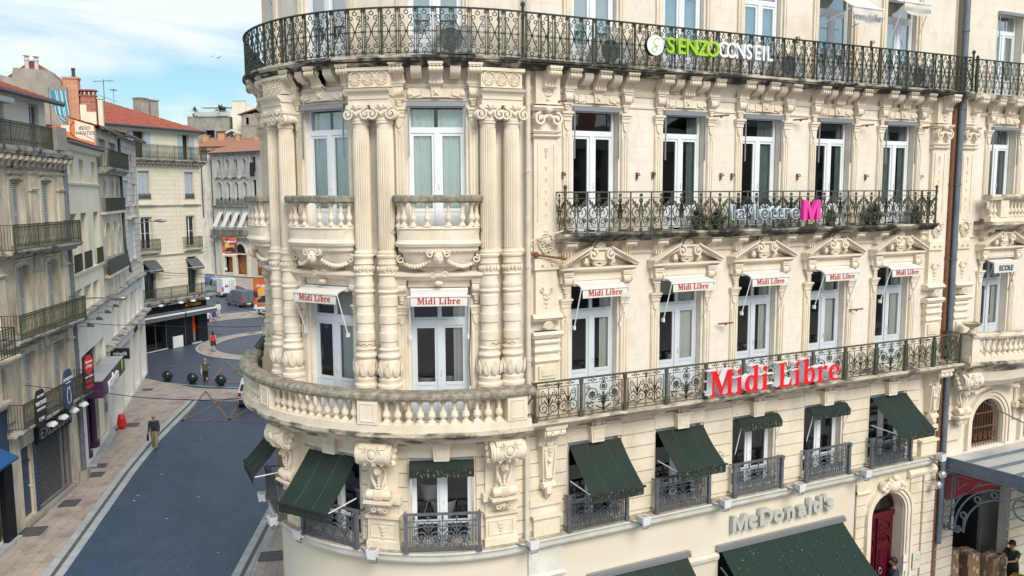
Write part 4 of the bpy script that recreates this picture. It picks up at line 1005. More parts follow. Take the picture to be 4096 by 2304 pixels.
def cover(x, y, w_, d_, lab, rnd=False):
    m = MB()
    if rnd: m.lathe([(w_, 0), (w_, .012), (w_ * .9, .012), (w_ * .9, .008), (.01, .008)], (0, 0, 0), 20)
    else:
        m.box(-w_, w_, -d_, d_, 0, .008)
        for a in (-1, 1): m.box(a * w_ - .03, a * w_ + .03, -d_, d_, .008, .014); m.box(-w_, w_, a * d_ - .03, a * d_ + .03, .008, .0135)
        for k in range(6): m.box(-w_ + .05, w_ - .05, -d_ + .06 + k * d_ * .33, -d_ + .1 + k * d_ * .33, .008, .012)
    put('manhole_cover', m.mesh('manhole_cover', 'iron_cover'), T(x, y, .002, rad(73)), None, lab, 'manhole cover', 'manhole covers in the paving')
labs = ['square iron cover with a dark stain beside it, in the left pavement nearest the front', 'square iron cover in the left pavement in front of the latticed shop grille', 'small square cover by the foot of the downpipe on the left pavement',
        'small square cover beside the white shop step', 'square iron cover beside the red pillar on the pavement', 'square cover in the pink strip left of the first stone ball']
for (x, y, a, b), lb in zip(cov, labs): cover(x, y, a, b, lb)
cover(4.85, 13.6, .38, .55, 'large dark rectangular cover in the slabs at the foot of the rounded corner')
for x, y, lb in ((11.82, 65.04, 'round cover in the curved pink band, farthest of the round ones'), (8.87, 66.03, 'round cover in the road behind the woman in red'), (3.8, 51.72, 'round cover in the setts behind the stone balls'), (6.23, 45.59, 'round cover by the feet of the woman in the green top')): cover(x, y, .36, .3, lb, True)
# litter
for i, (x, y) in enumerate([(.5, 22.6), (.35, 22.0), (2.6, 33.5), (4.8, 34.5), (1.6, 25.2), (2.9, 21.2), (1.5, 19.2), (3.0, 14.8), (3.9, 30.5)]):
    m = MB(); m.grid([[(-.06, -.03, 0), (0, -.04, .02), (.07, -.02, 0)], [(-.05, .03, .01), (.01, .04, .03), (.06, .05, .005)]]); put('paper_scrap', m.mesh('paper_scrap', 'kerb'), T(x, y, .0, i * 1.3), None, 'small pale scrap of paper lying on the blue-grey road', 'litter', 'paper scraps on the road')

# ================================================================== the row on the left of the street
M['grey_stone'] = mat('sooty_limestone', (.64, .56, .44), .9, (.72, .645, .53), 1.3, .5, 22, stain=(.18, .155, .125), stain_scale=(1.2, 1.2, .25), stain_ramp=(.48, .70), grime=((.55, .50, .42), .5, 1.7))
M['dirty_ledge'] = mat('blackened_ledge', (.40, .37, .34), .9, (.07, .065, .06), 1.6, .4, 30, ramp=(.48, .62), stretch=(1, 1, 1.6))
M['cream2'] = mat('cream_painted_render', (.84, .78, .63), .9, (.76, .70, .56), .5, .1, 30, stain=(.32, .29, .24), stain_scale=(1, 1, .15), stain_ramp=(.58, .85))
M['palegrey'] = mat('pale_grey_render', (.78, .745, .69), .9, (.70, .665, .62), .5, .1, 30, stain=(.26, .25, .24), stain_scale=(1, 1, .12), stain_ramp=(.56, .85))
M['stone4'] = mat('grey_ashlar', (.66, .61, .54), .9, (.73, .68, .61), 1.2, .3, 25, joints=(.8, .4, (.26, .24, .21), .02, .2), stain=(.24, .22, .19), stain_scale=(1, 1, .2))
M['yellow_stone'] = mat('pale_yellow_limestone', (.74, .67, .52), .88, (.78, .715, .585), .8, .3, 25, joints=(.9, .38, (.50, .46, .35), .015, .18), stain=(.42, .38, .29), stain_scale=(1, 1, .2), stain_ramp=(.58, .85))
M['yellow_trim'] = mat('pale_limestone_trim', (.70, .63, .49), .85, (.62, .55, .43), 1.2, .2, 25)
M['greystone5'] = mat('weathered_grey_stone', (.54, .50, .44), .9, (.62, .58, .51), 1.0, .4, 20, stain=(.16, .15, .135), stain_scale=(1.3, 1.3, .2), stain_ramp=(.48, .75))
M['shutter'] = mat('grey_white_shutter', (.58, .58, .58), .7, (.50, .50, .50), 5)
M['shutter_blue'] = mat('pale_blue_grey_shutter', (.42, .47, .54), .7, (.36, .41, .48), 5)
M['tile'] = mat('red_roof_tiles', (.24, .060, .042), .85, (.42, .12, .075), 3.0, .3, 20, detail=9)
M['tile_old'] = mat('old_pinkish_roof_tiles', (.42, .19, .12), .85, (.30, .17, .12), 3.5, .4, 20, detail=9)
M['brick'] = mat('orange_brick', (.55, .17, .07), .85, (.62, .25, .12), 2.5, .3, 20, joints=(.3, .12, (.52, .42, .34), .014, .25))
M['brick_dark'] = mat('red_brown_brick', (.36, .10, .06), .85, (.42, .13, .08), 3, .3, 20, joints=(.42, .2, (.42, .22, .16), .03, .2))
M['render_old'] = mat('old_grey_render', (.36, .33, .29), .95, (.26, .24, .215), 1.3, .4, 20, grime=((.45, .42, .37), .6, 1.2))
M['white_wall'] = mat('off_white_render', (.74, .73, .69), .9, (.66, .65, .61), .7, .1, 30)
M['gutter'] = mat('dark_gutter', (.05, .055, .065), .5, (.08, .085, .095), 4)
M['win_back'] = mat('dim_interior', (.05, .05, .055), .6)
M['navy'] = mat('dark_blue_paint', (.022, .05, .105), .45, (.03, .065, .13), 3)
M['blue_bright'] = mat('bright_blue_awning', (.015, .09, .28), .6)
M['purple'] = mat('aubergine_sign', (.055, .015, .065), .4)
M['graffiti_black'] = mat('black_spray', (.02, .02, .02), .6)
M['white_sign'] = mat('white_lettering', (.8, .8, .82), .5)
M['orange_sign'] = mat('orange_lettering', (.75, .28, .02), .5)
M['orange_wall'] = mat('bright_orange_render', (.66, .21, .07), .85)
M['orange_door'] = mat('orange_red_door', (.80, .08, .01), .5)
M['black_shop'] = mat('black_shopfront', (.008, .009, .012), .6, (.012, .013, .018), 3, spec=.2)

def tiles(mb, a, b, c, d_, wid=.24, rows_=.4, amp=.045):
    """ribbed tile sheet on the quad a (eave left), b (eave right), c (ridge right), d (ridge left)"""
    a, b, c, d_ = map(Vector, (a, b, c, d_)); nu = max(4, int((b - a).length / wid) * 4); nv = max(2, int((d_ - a).length / rows_))
    nrm = (b - a).cross(d_ - a).normalized()
    if nrm.z < 0: nrm.negate()
    rows = []
    for j in range(nv):
        for e in (0, .999):
            v = (j + e) / nv; row = []
            for i in range(nu + 1):
                u = i / nu; p = a.lerp(b, u).lerp(d_.lerp(c, u), v)
                row.append(p + nrm * (amp * (abs(cos(PI * i / 4)) * 1.3 - .3) + .035 * (1 - e)))
            rows.append(row)
    mb.grid(rows)
def shutters(w_, h, mt, ajar=0.0, n=None, solid=False):
    m = MB(); q = w_ / 2
    for s in (-1, 1):
        a, b = (0.01, q) if s > 0 else (-q, -.01)
        m.box(a, a + .06, -.02, .02, 0, h); m.box(b - .06, b, -.02, .02, 0, h); m.box(a, b, -.02, .021, 0, .08); m.box(a, b, -.02, .021, h - .08, h); m.box(a, b, -.02, .021, h * .45, h * .45 + .07)
        if solid: m.box(a + .06, b - .06, -.01, .01, .08, h - .08)
        else:
            nn = n or int(h / .085)
            for k in range(nn):
                z = .1 + (h - .2) * k / nn; m.box(a + .06, b - .06, -.015, .012, z, z + .05)
    return kit(('shutters', m, mt, None, None))
def simple_win(w_, h, fm='white_frame', bars=2, mid=True):
    m = MB(); m.box(-w_ / 2, -w_ / 2 + .06, -.03, .03, 0, h); m.box(w_ / 2 - .06, w_ / 2, -.03, .03, 0, h); m.box(-w_ / 2 + .06, w_ / 2 - .06, -.03, .03, 0, .07); m.box(-w_ / 2 + .06, w_ / 2 - .06, -.03, .03, h - .07, h)
    if mid: m.box(-.04, .04, -.02, .035, .07, h - .07)
    for k in range(bars): z = h * (k + 1) / (bars + 1); m.box(-w_ / 2 + .06, w_ / 2 - .06, -.02, .025, z, z + .03)
    g = MB(); g.quad((-w_ / 2 + .05, 0, .05), (w_ / 2 - .05, 0, .05), (w_ / 2 - .05, 0, h - .05), (-w_ / 2 + .05, 0, h - .05))
    return kit(('window', m, fm, None, [('glass', g, 'glass', None)]))
def shell_(par, F, u0, u1, z0, z1, holes, mt, dep=8, rev=.25, back=1.2, nm='wall', top=True, d=0):
    m = MB(); wall(m, F, u0, u1, z0, z1, holes, d, rev)
    b = d - dep
    m.quad(F(u0, d, z0), F(u0, b, z0), F(u0, b, z1), F(u0, d, z1)); m.quad(F(u1, d, z0), F(u1, b, z0), F(u1, b, z1), F(u1, d, z1)); m.quad(F(u0, b, z0), F(u1, b, z0), F(u1, b, z1), F(u0, b, z1))
    if top: m.quad(F(u0, d, z1), F(u1, d, z1), F(u1, b, z1), F(u0, b, z1))
    part(nm, m, mt, par)
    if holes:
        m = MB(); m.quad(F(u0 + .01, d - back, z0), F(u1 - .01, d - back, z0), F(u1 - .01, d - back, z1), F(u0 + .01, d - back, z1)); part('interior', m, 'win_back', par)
def bar_guard(F, u0, u1, z0, z1, d, step=.11, ornate=True, ret=True, dwall=0):
    m = MB(); h = z1 - z0; n = int((u1 - u0) / step)
    for k in range(n + 1):
        u = u0 + (u1 - u0) * k / n; m.box(u - .009, u + .009, d - .009, d + .009, z0 + .03, z1)
        if ornate and k < n:
            q = (u1 - u0) / n; m.ribbon([(u, z1 - .16), (u + q * .5, z1 - .05), (u + q, z1 - .16)], .012, d - .006, d + .006, F=F) if False else None
    mm = MB()
    for k in range(n + 1):
        u = u0 + (u1 - u0) * k / n; mm.box(u - .013, u + .013, d - .012, d + .012, z0 + .03, z1, F)
        if ornate and k < n:
            q = (u1 - u0) / n; mm.ribbon([(u, z1 - .17), (u + q * .5, z1 - .06), (u + q, z1 - .17)], .012, d - .006, d + .006, F); mm.ribbon([(u, z0 + .1), (u + q * .5, z0 + .2), (u + q, z0 + .1)], .012, d - .006, d + .006, F)
            if k % 2 == 0: mm.ribbon(circ(u + q * .5, (z0 + z1) / 2, q * .42, 6), .01, d - .006, d + .006, F)
    for z in (z0 + .02, z0 + .24, z1 - .2): mm.box(u0, u1, d - .008, d + .008, z, z + .018, F)
    mm.box(u0 - .01, u1 + .01, d - .02, d + .02, z1, z1 + .03, F)
    if ret:
        for e in (u0, u1):
            mm.box(e - .02, e + .02, dwall, d, z1, z1 + .028, F); mm.box(e - .01, e + .01, dwall, d, z0 + .02, z0 + .038, F)
            k = dwall + .1
            while k < d - .05: mm.box(e - .009, e + .009, k - .009, k + .009, z0 + .03, z1, F); k += step
    for k in range(max(1, int((u1 - u0) / 1.6)) + 1):
        u = u0 + (u1 - u0) * k / max(1, int((u1 - u0) / 1.6)); mm.box(u - .02, u + .02, d - .022, d + .022, z0, z1, F)
    return mm
def fslab(F, u0, u1, z0, z1, dep, d=0):
    m = MB(); h = z1 - z0; m.sweep(u0, u1, [(d, z0 - h * .6), (dep * .6, z0 - h * .6), (dep * .7, z0), (dep * .92, z0 + h * .2), (dep * .92, z0 + h * .5), (dep, z0 + h * .6), (dep, z1), (d, z1)], F); return m
def plainbox(F, u0, u1, d0, d1, z0, z1): m = MB(); m.box(u0, u1, d0, d1, z0, z1, F); return m
def chimney(par, F, u, d, z0, z1, w_, mt, pots=0, holes=False, dd=None):
    m = MB(); dd = dd or w_; m.box(u - w_ / 2, u + w_ / 2, d - dd / 2, d + dd / 2, z0, z1, F)
    if holes:
        for k in range(4): x = u - w_ / 2 + .08 + (w_ - .16) * k / 3; m.box(x - .07, x + .07, d - dd / 2, d + dd / 2, z1, z1 + .35, F)
        m.box(u - w_ / 2 - .05, u + w_ / 2 + .05, d - dd / 2 - .05, d + dd / 2 + .05, z1 + .35, z1 + .45, F)
    else: m.box(u - w_ / 2 - .07, u + w_ / 2 + .07, d - dd / 2 - .07, d + dd / 2 + .07, z1, z1 + .1, F)
    o = part('chimney', m, mt, par)
    for k in range(pots):
        p = MB(); c = F(u + (k - (pots - 1) / 2) * .55, d, z1 + .1); p.lathe([(.17, 0), (.14, .5), (.17, .5), (.17, .56), (.12, .58), (.12, .78), (.01, .78)], c, 12); p.lathe([(.28, .84), (.02, .98)], c, 12); p.lathe([(.02, .78), (.02, .9)], c, 6)
        part('chimney_pot', p, 'render_old', o, None, 40)
    return o

# ---- soot-stained stone house with shuttered windows
F1 = flat((-1.8, 26.06), 70.7)
H1 = thing('stone_house', 'soot-stained stone house with tall louvred shutters and three long iron balconies, nearest on the left', 'house', T(-3, 23, 0))
a0, a1 = -6.55, .22
hol = [(-4.9, -3.85, 11.25, 13.85), (-2.15, -1.15, 11.25, 13.85), (-4.88, -3.85, 7.8, 10.42), (-2.13, -1.12, 7.8, 10.42), (-4.85, -3.82, 4.6, 6.86), (-2.12, -1.08, 4.6, 6.86), (-5.55, -4.55, .25, 3.2), (-4.3, -.85, .15, 3.0)]
shell_(H1, F1, a0, a1, 0, 15.15, hol, 'grey_stone', 9, .3)
for i, (u0, u1, z0, z1) in enumerate(hol[:6]):
    if 'sh%d' % (i // 2) not in K: K['sh%d' % (i // 2)] = shutters(u1 - u0 - .06, z1 - z0 - .05, 'shutter')
    place(K['sh%d' % (i // 2)], frame(F1, (u0 + u1) / 2, -.18, z0 + .02), H1)
    m = MB(); c = (u0 + u1) / 2; m.sweep(c - .75, c + .75, [(0, z1 + .22), (.12, z1 + .22), (.18, z1 + .32), (0, z1 + .36)], F1)
    m.ribbon([(u0 - .12, z0)] + [(u0 - .12 + (u1 - u0 + .24) * k / 10, z1 + .02 + .13 * sin(PI * k / 10)) for k in range(11)] + [(u1 + .12, z0)], .14, 0, .05, F1)
    part('window_surround', m, 'grey_stone', H1)
for u in (-6.2, -3.0, -.3):
    for zb, zt in ((11.3, 14.2), (7.8, 10.9), (4.5, 7.5)):
        m = MB(); m.box(u - .3, u + .3, 0, .08, zb, zt, F1); m.sweep(u - .36, u + .36, [(0, zt - .8), (.14, zt - .8), (.18, zt - .7), (0, zt - .66)], F1); m.sweep(u - .36, u + .36, [(0, zt - .1), (.14, zt - .1), (.2, zt), (0, zt + .03)], F1)
        leaf = Matrix; part('pilaster', m, 'grey_stone', H1)
        o = MB(); leaf_drop(o, 0, zt - .35, .08, .2); part('ornament', o, 'grey_stone', H1, frame(F1, u, 0, 0), 40)
for zt, mt in ((4.32, 'dirty_ledge'), (7.72, 'dirty_ledge'), (11.15, 'dirty_ledge')):
    s_ = part('balcony', fslab(F1, a0 - .3 if zt < 5 else a0 - .1, a1 - .35, zt - .2, zt, .82), mt, H1)
    part('railing', bar_guard(F1, a0 + .05 if zt > 5 else a0 - .2, a1 - .45, zt, zt + .95, .76), 'iron_green', s_)
m = MB(); m.sweep(a0, a1, [(0, 14.3), (.1, 14.3), (.14, 14.4), (.3, 14.75), (.48, 14.85), (.52, 15.0), (.52, 15.14), (0, 15.2)], F1); part('cornice', m, 'dirty_ledge', H1)
mk = MB(); mk.sweep(-.09, .09, bracket_prof(.42, .42)); K['dent'] = kit(('console', mk, 'grey_stone', 40, None))
for k in range(13): place(K['dent'], frame(F1, a0 + .3 + k * .52, .05, 14.78), H1)
shell_(H1, F1, a0, a1 - .6, 15.2, 17.3, [(-5.0, -4.1, 15.25, 17.1), (-1.95, -1.05, 15.25, 17.1)], 'white_wall', 7, .2, d=-.35)
K['w_h1'] = simple_win(.86, 1.8, 'shutter_blue', 0)
for u in (-4.55, -1.5): place(K['w_h1'], frame(F1, u, -.5, 15.28), H1)
part('railing', bar_guard(F1, a0, a1 - 1.2, 15.2, 16.12, .12), 'iron_green', H1); part('parapet_pier', plainbox(F1, a1 - 1.15, a1 - .1, -.35, .3, 15.2, 16.2), 'render_old', H1)
m = MB(); tiles(m, F1(a0, .15, 17.3), F1(a1 - .2, .15, 17.3), F1(a1 - .2, -3.2, 18.5), F1(a0, -3.2, 18.5), .22, .35); part('roof', m, 'tile', H1)
m = MB(); m.tube([F1(a0, .25, 17.22), F1(a1 - .15, .25, 17.22)], .09, 8); part('gutter', m, 'gutter', H1)
part('awning_box', plainbox(F1, a0, a0 + 1.6, -.35, .45, 16.75, 16.95), 'grey_metal', H1)
# ground floor of it
d = part('door', plainbox(F1, -5.5, -4.6, -.25, -.18, .28, 3.15), 'navy', H1)
m = MB()
for z in (.5, 1.0, 1.5, 2.0): m.box(-5.4, -4.7, -.18, -.16, z, z + .38, F1)
m.box(-5.52, -4.58, -.18, -.12, 2.45, 2.52, F1); part('panels', m, 'navy', d); m = MB(); m.ball(F1(-4.75, -.13, 1.45), .04); part('handle', m, 'white_metal', d)
part('door_post', plainbox(F1, -4.55, -4.3, -.1, .03, .25, 3.2), 'navy', H1); part('step', plainbox(F1, -5.6, -.7, 0, .18, .0, .2), 'render_old', H1)
m = MB(); g_ = .105
for k in range(int(3.45 / g_) + int(2.7 / g_) + 2):      # expanding grille
    pass
nx_, nz2 = 34, 26
for i in range(nx_):
    u = -4.25 + 3.35 * i / nx_; pts = []
    for j in range(nz2 + 1): pts.append((u + (.05 if (j + i) % 2 else -.05) + .05, .2 + 2.75 * j / nz2))
    m.ribbon(pts, .013, -.1, -.085, F1)
for u in (-4.3, -1.75, -.9): m.box(u - .05, u + .05, -.12, -.04, .15, 3.0, F1)
m.box(-4.3, -.85, -.12, -.04, .15, .22, F1); part('security_grille', m, 'grey_metal', H1)
part('shop_window', plainbox(F1, -4.3, -.85, -.4, -.36, .15, 3.0), 'black_shop', H1)
sg = thing('shop_sign', 'dark shop fascia with raised grey letters under the lowest balcony of the stone house', 'shop sign', frame(F1, -2.6, .1, 3.4))
part('board', plainbox(F1, -4.35, -.85, .02, .1, 3.02, 3.72), 'black_shop', sg); 
for i, (ch) in enumerate('EXCLUSIF'): put('letter', text_mesh(ch, .62, 'grey_metal', .05, .012), frame(F1, -4.0 + i * .41, .14, 3.37), sg)
def wall_spot(F, u, d, z, lab, s=1.0, grp='shop spotlights on the left side of the street', mt='white_metal'):
    t = thing('spotlight', lab, 'spotlight', frame(F, u, 0, z), grp)
    m = MB(); m.box(-.02, .02, 0, d, .0, .03); part('arm', m, 'grey_metal', t, frame(F, u, 0, z)); m = MB(); m.sweep(-.2 * s, .2 * s, [(d - .12, .0), (d + .16, -.04), (d + .16, .02), (d + .05, .12), (d - .12, .12)]); part('lamp_head', m, mt, t, frame(F, u, 0, z))
for i, u in enumerate((-4.4, -3.3, -2.2, -1.15)): wall_spot(F1, u, .75, 3.85, ['white shop light at the left end above the dark fascia', 'second white shop light from the left above the dark fascia', 'third white shop light above the dark fascia', 'white shop light at the street end above the dark fascia'][i])
def board(name, lab, cat, F, u, d, w_, h, z, mt, texts, shape='rect'):
    Mx = frame(F, u, d, z); t = thing(name, lab, cat, Mx)
    m = MB()
    if shape == 'rect': m.box(-w_ / 2, w_ / 2, -.03, .03, -h / 2, h / 2)
    else: m.prism([(w_ / 2 * cos(2 * PI * k / 24) * 1.0, h / 2 * max(-.96, min(.96, 1.15 * sin(2 * PI * k / 24)))) for k in range(24)], -.03, .03)
    part('panel', m, mt, t, Mx)
    for tx, sz, x, zc, tm, *r in texts: put('lettering', text_mesh(tx, sz, tm, .004, r[0] if r else .0), Mx @ Matrix.Translation((x, -.035, zc)), t)
    return t, Mx
board('hanging_sign', 'black arched sign with white lettering at the left end of the lowest iron balcony', 'sign', F1, -5.55, .86, .95, 1.55, 4.85, 'black', [('PREMIUM', .15, 0, .5, 'white_sign'), ('VINTAGE', .22, 0, .22, 'white_sign', .01), ('ORIGINALS', .15, 0, -.02, 'white_sign'), ('CORE', .2, 0, -.42, 'white_sign')], 'oval')
t_, Mx_ = board('hanging_sign', 'dark blue oval sign with a pale outlined animal on the lowest iron balcony', 'sign', F1, -2.9, .86, 1.0, 1.75, 5.0, 'navy', [('JACK&JONES', .16, 0, .45, 'white_sign', .006), ('PREMIUM DENIM', .07, 0, .28, 'white_sign')], 'oval')
m = MB(); m.ribbon([(-.12, -.6), (-.2, -.35), (-.16, -.1), (-.1, .1), (-.06, -.02), (.02, .0), (.1, .12), (.12, -.08), (.2, -.3), (.14, -.6), (-.12, -.6)], .025, .032, .04); part('emblem', m, 'white_sign', t_, Mx_)
t_, Mx_ = board('hanging_sign', 'black and red sign with white words at the far end of the lowest balcony', 'sign', F1, -.75, .9, 1.15, 1.7, 5.2, 'black', [('votre espace', .17, 0, -.12, 'white_sign'), ('WOMEN', .2, 0, -.36, 'dark_red', .01), ('WOMEN', .2, 0, -.6, 'red', .01)])
m = MB(); m.prism([(.48 * cos(2 * PI * k / 24), .4 + .45 * sin(2 * PI * k / 24)) for k in range(24)], .031, .045); part('disc', m, 'red', t_, Mx_)
put('lettering', text_mesh('Nouveau\nà l\'étage', .2, 'white_sign', .004), Mx_ @ Matrix.Translation((0, -.05, .45)), t_)
# left edge house with blue shopfront
H0 = thing('shop_house', 'stone house with a blue painted shopfront, cut by the left edge', 'house', T(-6, 16, 0))
shell_(H0, F1, -15, -6.6, 0, 14.2, [(-7.9, -6.95, 5.2, 7.4), (-7.9, -6.95, 8.4, 10.5), (-8.6, -6.8, .2, 2.9)], 'cream2', 9)
part('shopfront', plainbox(F1, -15, -6.75, .01, .16, 2.95, 5.3), 'navy', H0); part('shop_window', plainbox(F1, -8.6, -7.4, -.1, -.05, .2, 2.9), 'glass', H0); part('shop_post', plainbox(F1, -7.4, -6.72, 0, .2, .0, 3.0), 'black_shop', H0); part('cornice', fslab(F1, -15, -6.65, 5.3, 5.5, .35), 'grey_stone', H0)
m = MB(); m.sweep(-15, -7.45, [(.16, 3.85), (.8, 3.5), (.8, 3.42), (.16, 3.7)], F1); part('canopy', m, 'blue_bright', H0)
s_ = part('balcony', fslab(F1, -9.5, -6.65, 7.0, 7.25, .8), 'grey_stone', H0); mi = bar_guard(F1, -9.4, -6.9, 7.25, 8.3, .7, .2); part('railing', mi, 'iron', s_)
s_ = part('step', plainbox(F1, -9, -6.65, 0, .35, 0, .12), 'kerb', H0)

# ---- plain cream house, two stone houses, and the pale shopping front below them
F2 = flat((-1.8, 26.06), 81)
H2 = thing('cream_house', 'plain cream rendered house with deep bare window openings between two stone houses', 'house', T(-1, 30, 0))
hol = [(1.9, 2.72, 13.86, 15.0), (4.05, 5.05, 13.86, 15.0), (7.2, 8.2, 13.86, 15.0), (1.25, 2.7, 9.6, 12.35), (3.65, 5.2, 9.6, 12.35), (6.95, 8.43, 9.6, 12.35), (1.3, 2.95, 7.62, 8.72), (3.4, 5.4, 7.62, 8.72), (5.78, 7.45, 7.62, 8.72)]
shell_(H2, F2, .25, 8.8, 7.5, 15.6, hol, 'cream2', 8, .45, .9)
for i, (u0, u1, z0, z1) in enumerate(hol):
    w_ = u1 - u0; place(simple_win(w_, z1 - z0, 'cream2' if i < 6 else 'shutter', 0, False), frame(F2, (u0 + u1) / 2, -.42, z0), H2)
    if 3 <= i < 6: part('window_guard', bar_guard(F2, u0 - .1, u1 + .1, 9.58, 10.4, .1, .09, False, False), 'iron', H2)
    if i >= 6:
        m = MB()
        for k in range(6): m.box(u0, u1, -.3, -.24, z1 - .55 + k * .09, z1 - .55 + k * .09 + .08, F2)
        part('roller_shutter', m, 'shutter', H2)
m = MB(); m.sweep(.25, 8.85, [(0, 13.72), (.08, 13.72), (.1, 13.82), (0, 13.84)], F2); m.sweep(.25, 8.85, [(0, 9.42), (.1, 9.42), (.13, 9.55), (0, 9.57)], F2); m.sweep(.25, 8.85, [(0, 15.3), (.2, 15.35), (.3, 15.5), (.3, 15.58), (0, 15.6)], F2); part('moulding', m, 'cream2', H2)
m = MB(); m.tube([F2(.2, .36, 15.66), F2(8.85, .36, 15.66)], .09, 8); part('gutter', m, 'gutter', H2)
m = MB(); tiles(m, F2(.25, .35, 15.75), F2(8.75, .35, 15.75), F2(8.75, -6, 17.0), F2(.25, -6, 17.0), .3, .4); part('roof', m, 'tile', H2)
# second stone house with the dark glazed top balcony
H3 = thing('narrow_stone_house', 'narrow stone house with arched windows and a dark blue-green enclosed top balcony', 'house', T(0, 37, 0))
hol = [(10.3, 11.05, 13.1, 14.1), (12.9, 13.75, 13.1, 14.1), (14.8, 15.5, 13.1, 14.1), (10.0, 11.6, 9.7, 11.7), (12.7, 13.9, 9.7, 11.7), (14.7, 15.4, 9.7, 11.3), (9.6, 11.8, 14.9, 16.4), (13.0, 15.4, 14.9, 16.4)]
shell_(H3, F2, 8.8, 16.4, 7.5, 16.9, hol, 'grey_stone', 8, .3, .7, d=.02)
for i, (u0, u1, z0, z1) in enumerate(hol):
    m = MB(); m.box(u0, u1, -.26, -.22, z0, z1, F2); part('shutters', m, 'shutter_blue' if i != 3 else 'cream2', H3)
    if i < 6: m = MB(); spandrel(m, F2, (u0 + u1) / 2, z1 - (u1 - u0) / 2 + .02, (u1 - u0) / 2, z1 + .01, .024, .28, 10); m.ribbon(arch_pts((u0 + u1) / 2, z1 - (u1 - u0) / 2, (u1 - u0) / 2 + .08, 10), .12, .02, .07, F2); part('arch', m, 'grey_stone', H3)
s_ = part('balcony', fslab(F2, 8.9, 16.3, 14.55, 14.78, .65), 'dirty_ledge', H3); part('railing', bar_guard(F2, 9.0, 16.2, 14.8, 15.75, .6, .14, True, True), 'iron', s_)
M['teal'] = mat('dark_teal_screen', (.03, .075, .095), .5, (.05, .10, .12), 1.5)
part('privacy_screen', plainbox(F2, 9.0, 16.2, .56, .58, 14.8, 15.6), 'teal', s_)
part('window_guard', bar_guard(F2, 9.3, 16.1, 12.3, 13.05, .28, .12, False), 'iron', H3); m = MB(); m.box(9.1, 16.2, .0, .3, 12.15, 12.3, F2); part('sill', m, 'grey_stone', H3)
part('window_guard', plainbox(F2, 9.0, 16.2, .26, .3, 8.75, 9.62), 'black', H3); m = MB(); m.box(9.0, 16.2, 0, .32, 8.6, 8.74, F2); part('sill', m, 'grey_stone', H3)
m = MB(); tiles(m, F2(8.8, .3, 16.95), F2(16.5, .3, 16.95), F2(16.5, -5, 18.4), F2(8.8, -5, 18.4), .3, .4); part('roof', m, 'tile', H3); m = MB(); m.tube([F2(8.8, .4, 16.9), F2(16.5, .4, 16.9)], .1, 8); part('gutter', m, 'gutter', H3)
# the gable of that house and the taller one behind, seen over the low cream house
pg = F2(8.78, 0, 0); FG = flat(pg[:2], 81 - 90)
G3 = thing('gable_house', 'old grey gable with blue graffiti and brick chimneys rising above the low cream house', 'house', T(pg[0], pg[1], 0))
m = MB(); m.prism([(.0, 15.4), (.0, 17.0), (-1.15, 17.36), (-6, 18.6), (-6, 15.4)], -.3, 0, FG); part('gable_wall', m, 'orange_wall', H3)
m = MB(); m.prism([(-.95, 16.35), (-.03, 16.1), (-.03, 16.98), (-.95, 17.27)], 0, .02, FG); m.prism([(-1.62, 16.72), (-1.2, 16.62), (-1.2, 17.36), (-1.62, 17.45)], 0, .02, FG); part('bare_patch', m, 'cream2', H3)
put('graffiti', text_mesh('BDO\nVANTES', .26, 'graffiti_black', .003, 0, .3), frame(FG, -.5, .03, 16.72), H3)
m = MB(); m.ribbon(spiral(-.75, 16.75, .48, .42, 1.9, 4.5, 14), .025, .022, .027, FG); m.ribbon([(-.85, 16.6), (-.5, 16.5), (.0, 16.2)], .025, .022, .027, FG); part('graffiti', m, 'graffiti_black', H3)
m = MB(); m.prism([(-1.22, 17.0), (-1.22, 19.02), (-1.47, 19.1), (-1.5, 19.3), (-1.76, 19.5), (-1.8, 19.75), (-2.07, 19.88), (-3.72, 19.95), (-3.8, 19.5), (-3.8, 17.0)], -.35, .02, FG); part('gable_wall', m, 'render_old', G3)
m = MB(); m.prism([(-2.06, 17), (-2.06, 18.95), (-2.4, 19.05), (-4.6, 19.6), (-9, 20.4), (-9, 17)], .03, .3, FG); part('parapet', m, 'render_old', G3)
m = MB(); m.prism([(-1.3, 19.1), (-2.85, 20.4), (-2.95, 20.4), (-4.2, 19.45), (-4.2, 19.2), (-1.3, 18.9)], -5.0, -.36, FG); part('roof', m, 'tile', G3)
for u, zz_ in ((-3.08, 19.93), (-2.63, 19.9)): p = MB(); c = FG(u, -.1, zz_); p.lathe([(.11, 0), (.10, .4), (.13, .42), (.13, .5), (.1, .52), (.1, .62)], c, 12); p.lathe([(.19, .66), (.02, .74)], c, 12); p.lathe([(.02, .6), (.02, .7)], c, 6); part('chimney_pot', p, 'shutter', G3, None, 40)
wq = MB(); bq = MB(); kq = MB()
for pts in [[(-1.92, 18.0), (-1.98, 18.82)], [(-1.86, 18.82), (-1.72, 17.55)], [(-2.0, 18.35), (-1.85, 18.3)], [(-1.62, 18.82), (-1.5, 17.45)], [(-1.4, 18.82), (-1.27, 17.5)], [(-1.6, 18.2), (-1.3, 18.15)], [(-1.66, 17.35), (-1.45, 17.16)]]:
    kq.ribbon(pts, .24, .022, .028, FG); wq.ribbon(pts, .20, .028, .034, FG); bq.ribbon(pts, .13, .034, .04, FG)
M['graf_blue'] = mat('blue_spray', (.02, .30, .45), .6); M['graf_white'] = mat('white_spray', (.75, .78, .8), .6)
part('graffiti', kq, 'graffiti_black', G3); part('graffiti', wq, 'graf_white', G3); part('graffiti', bq, 'graf_blue', G3)
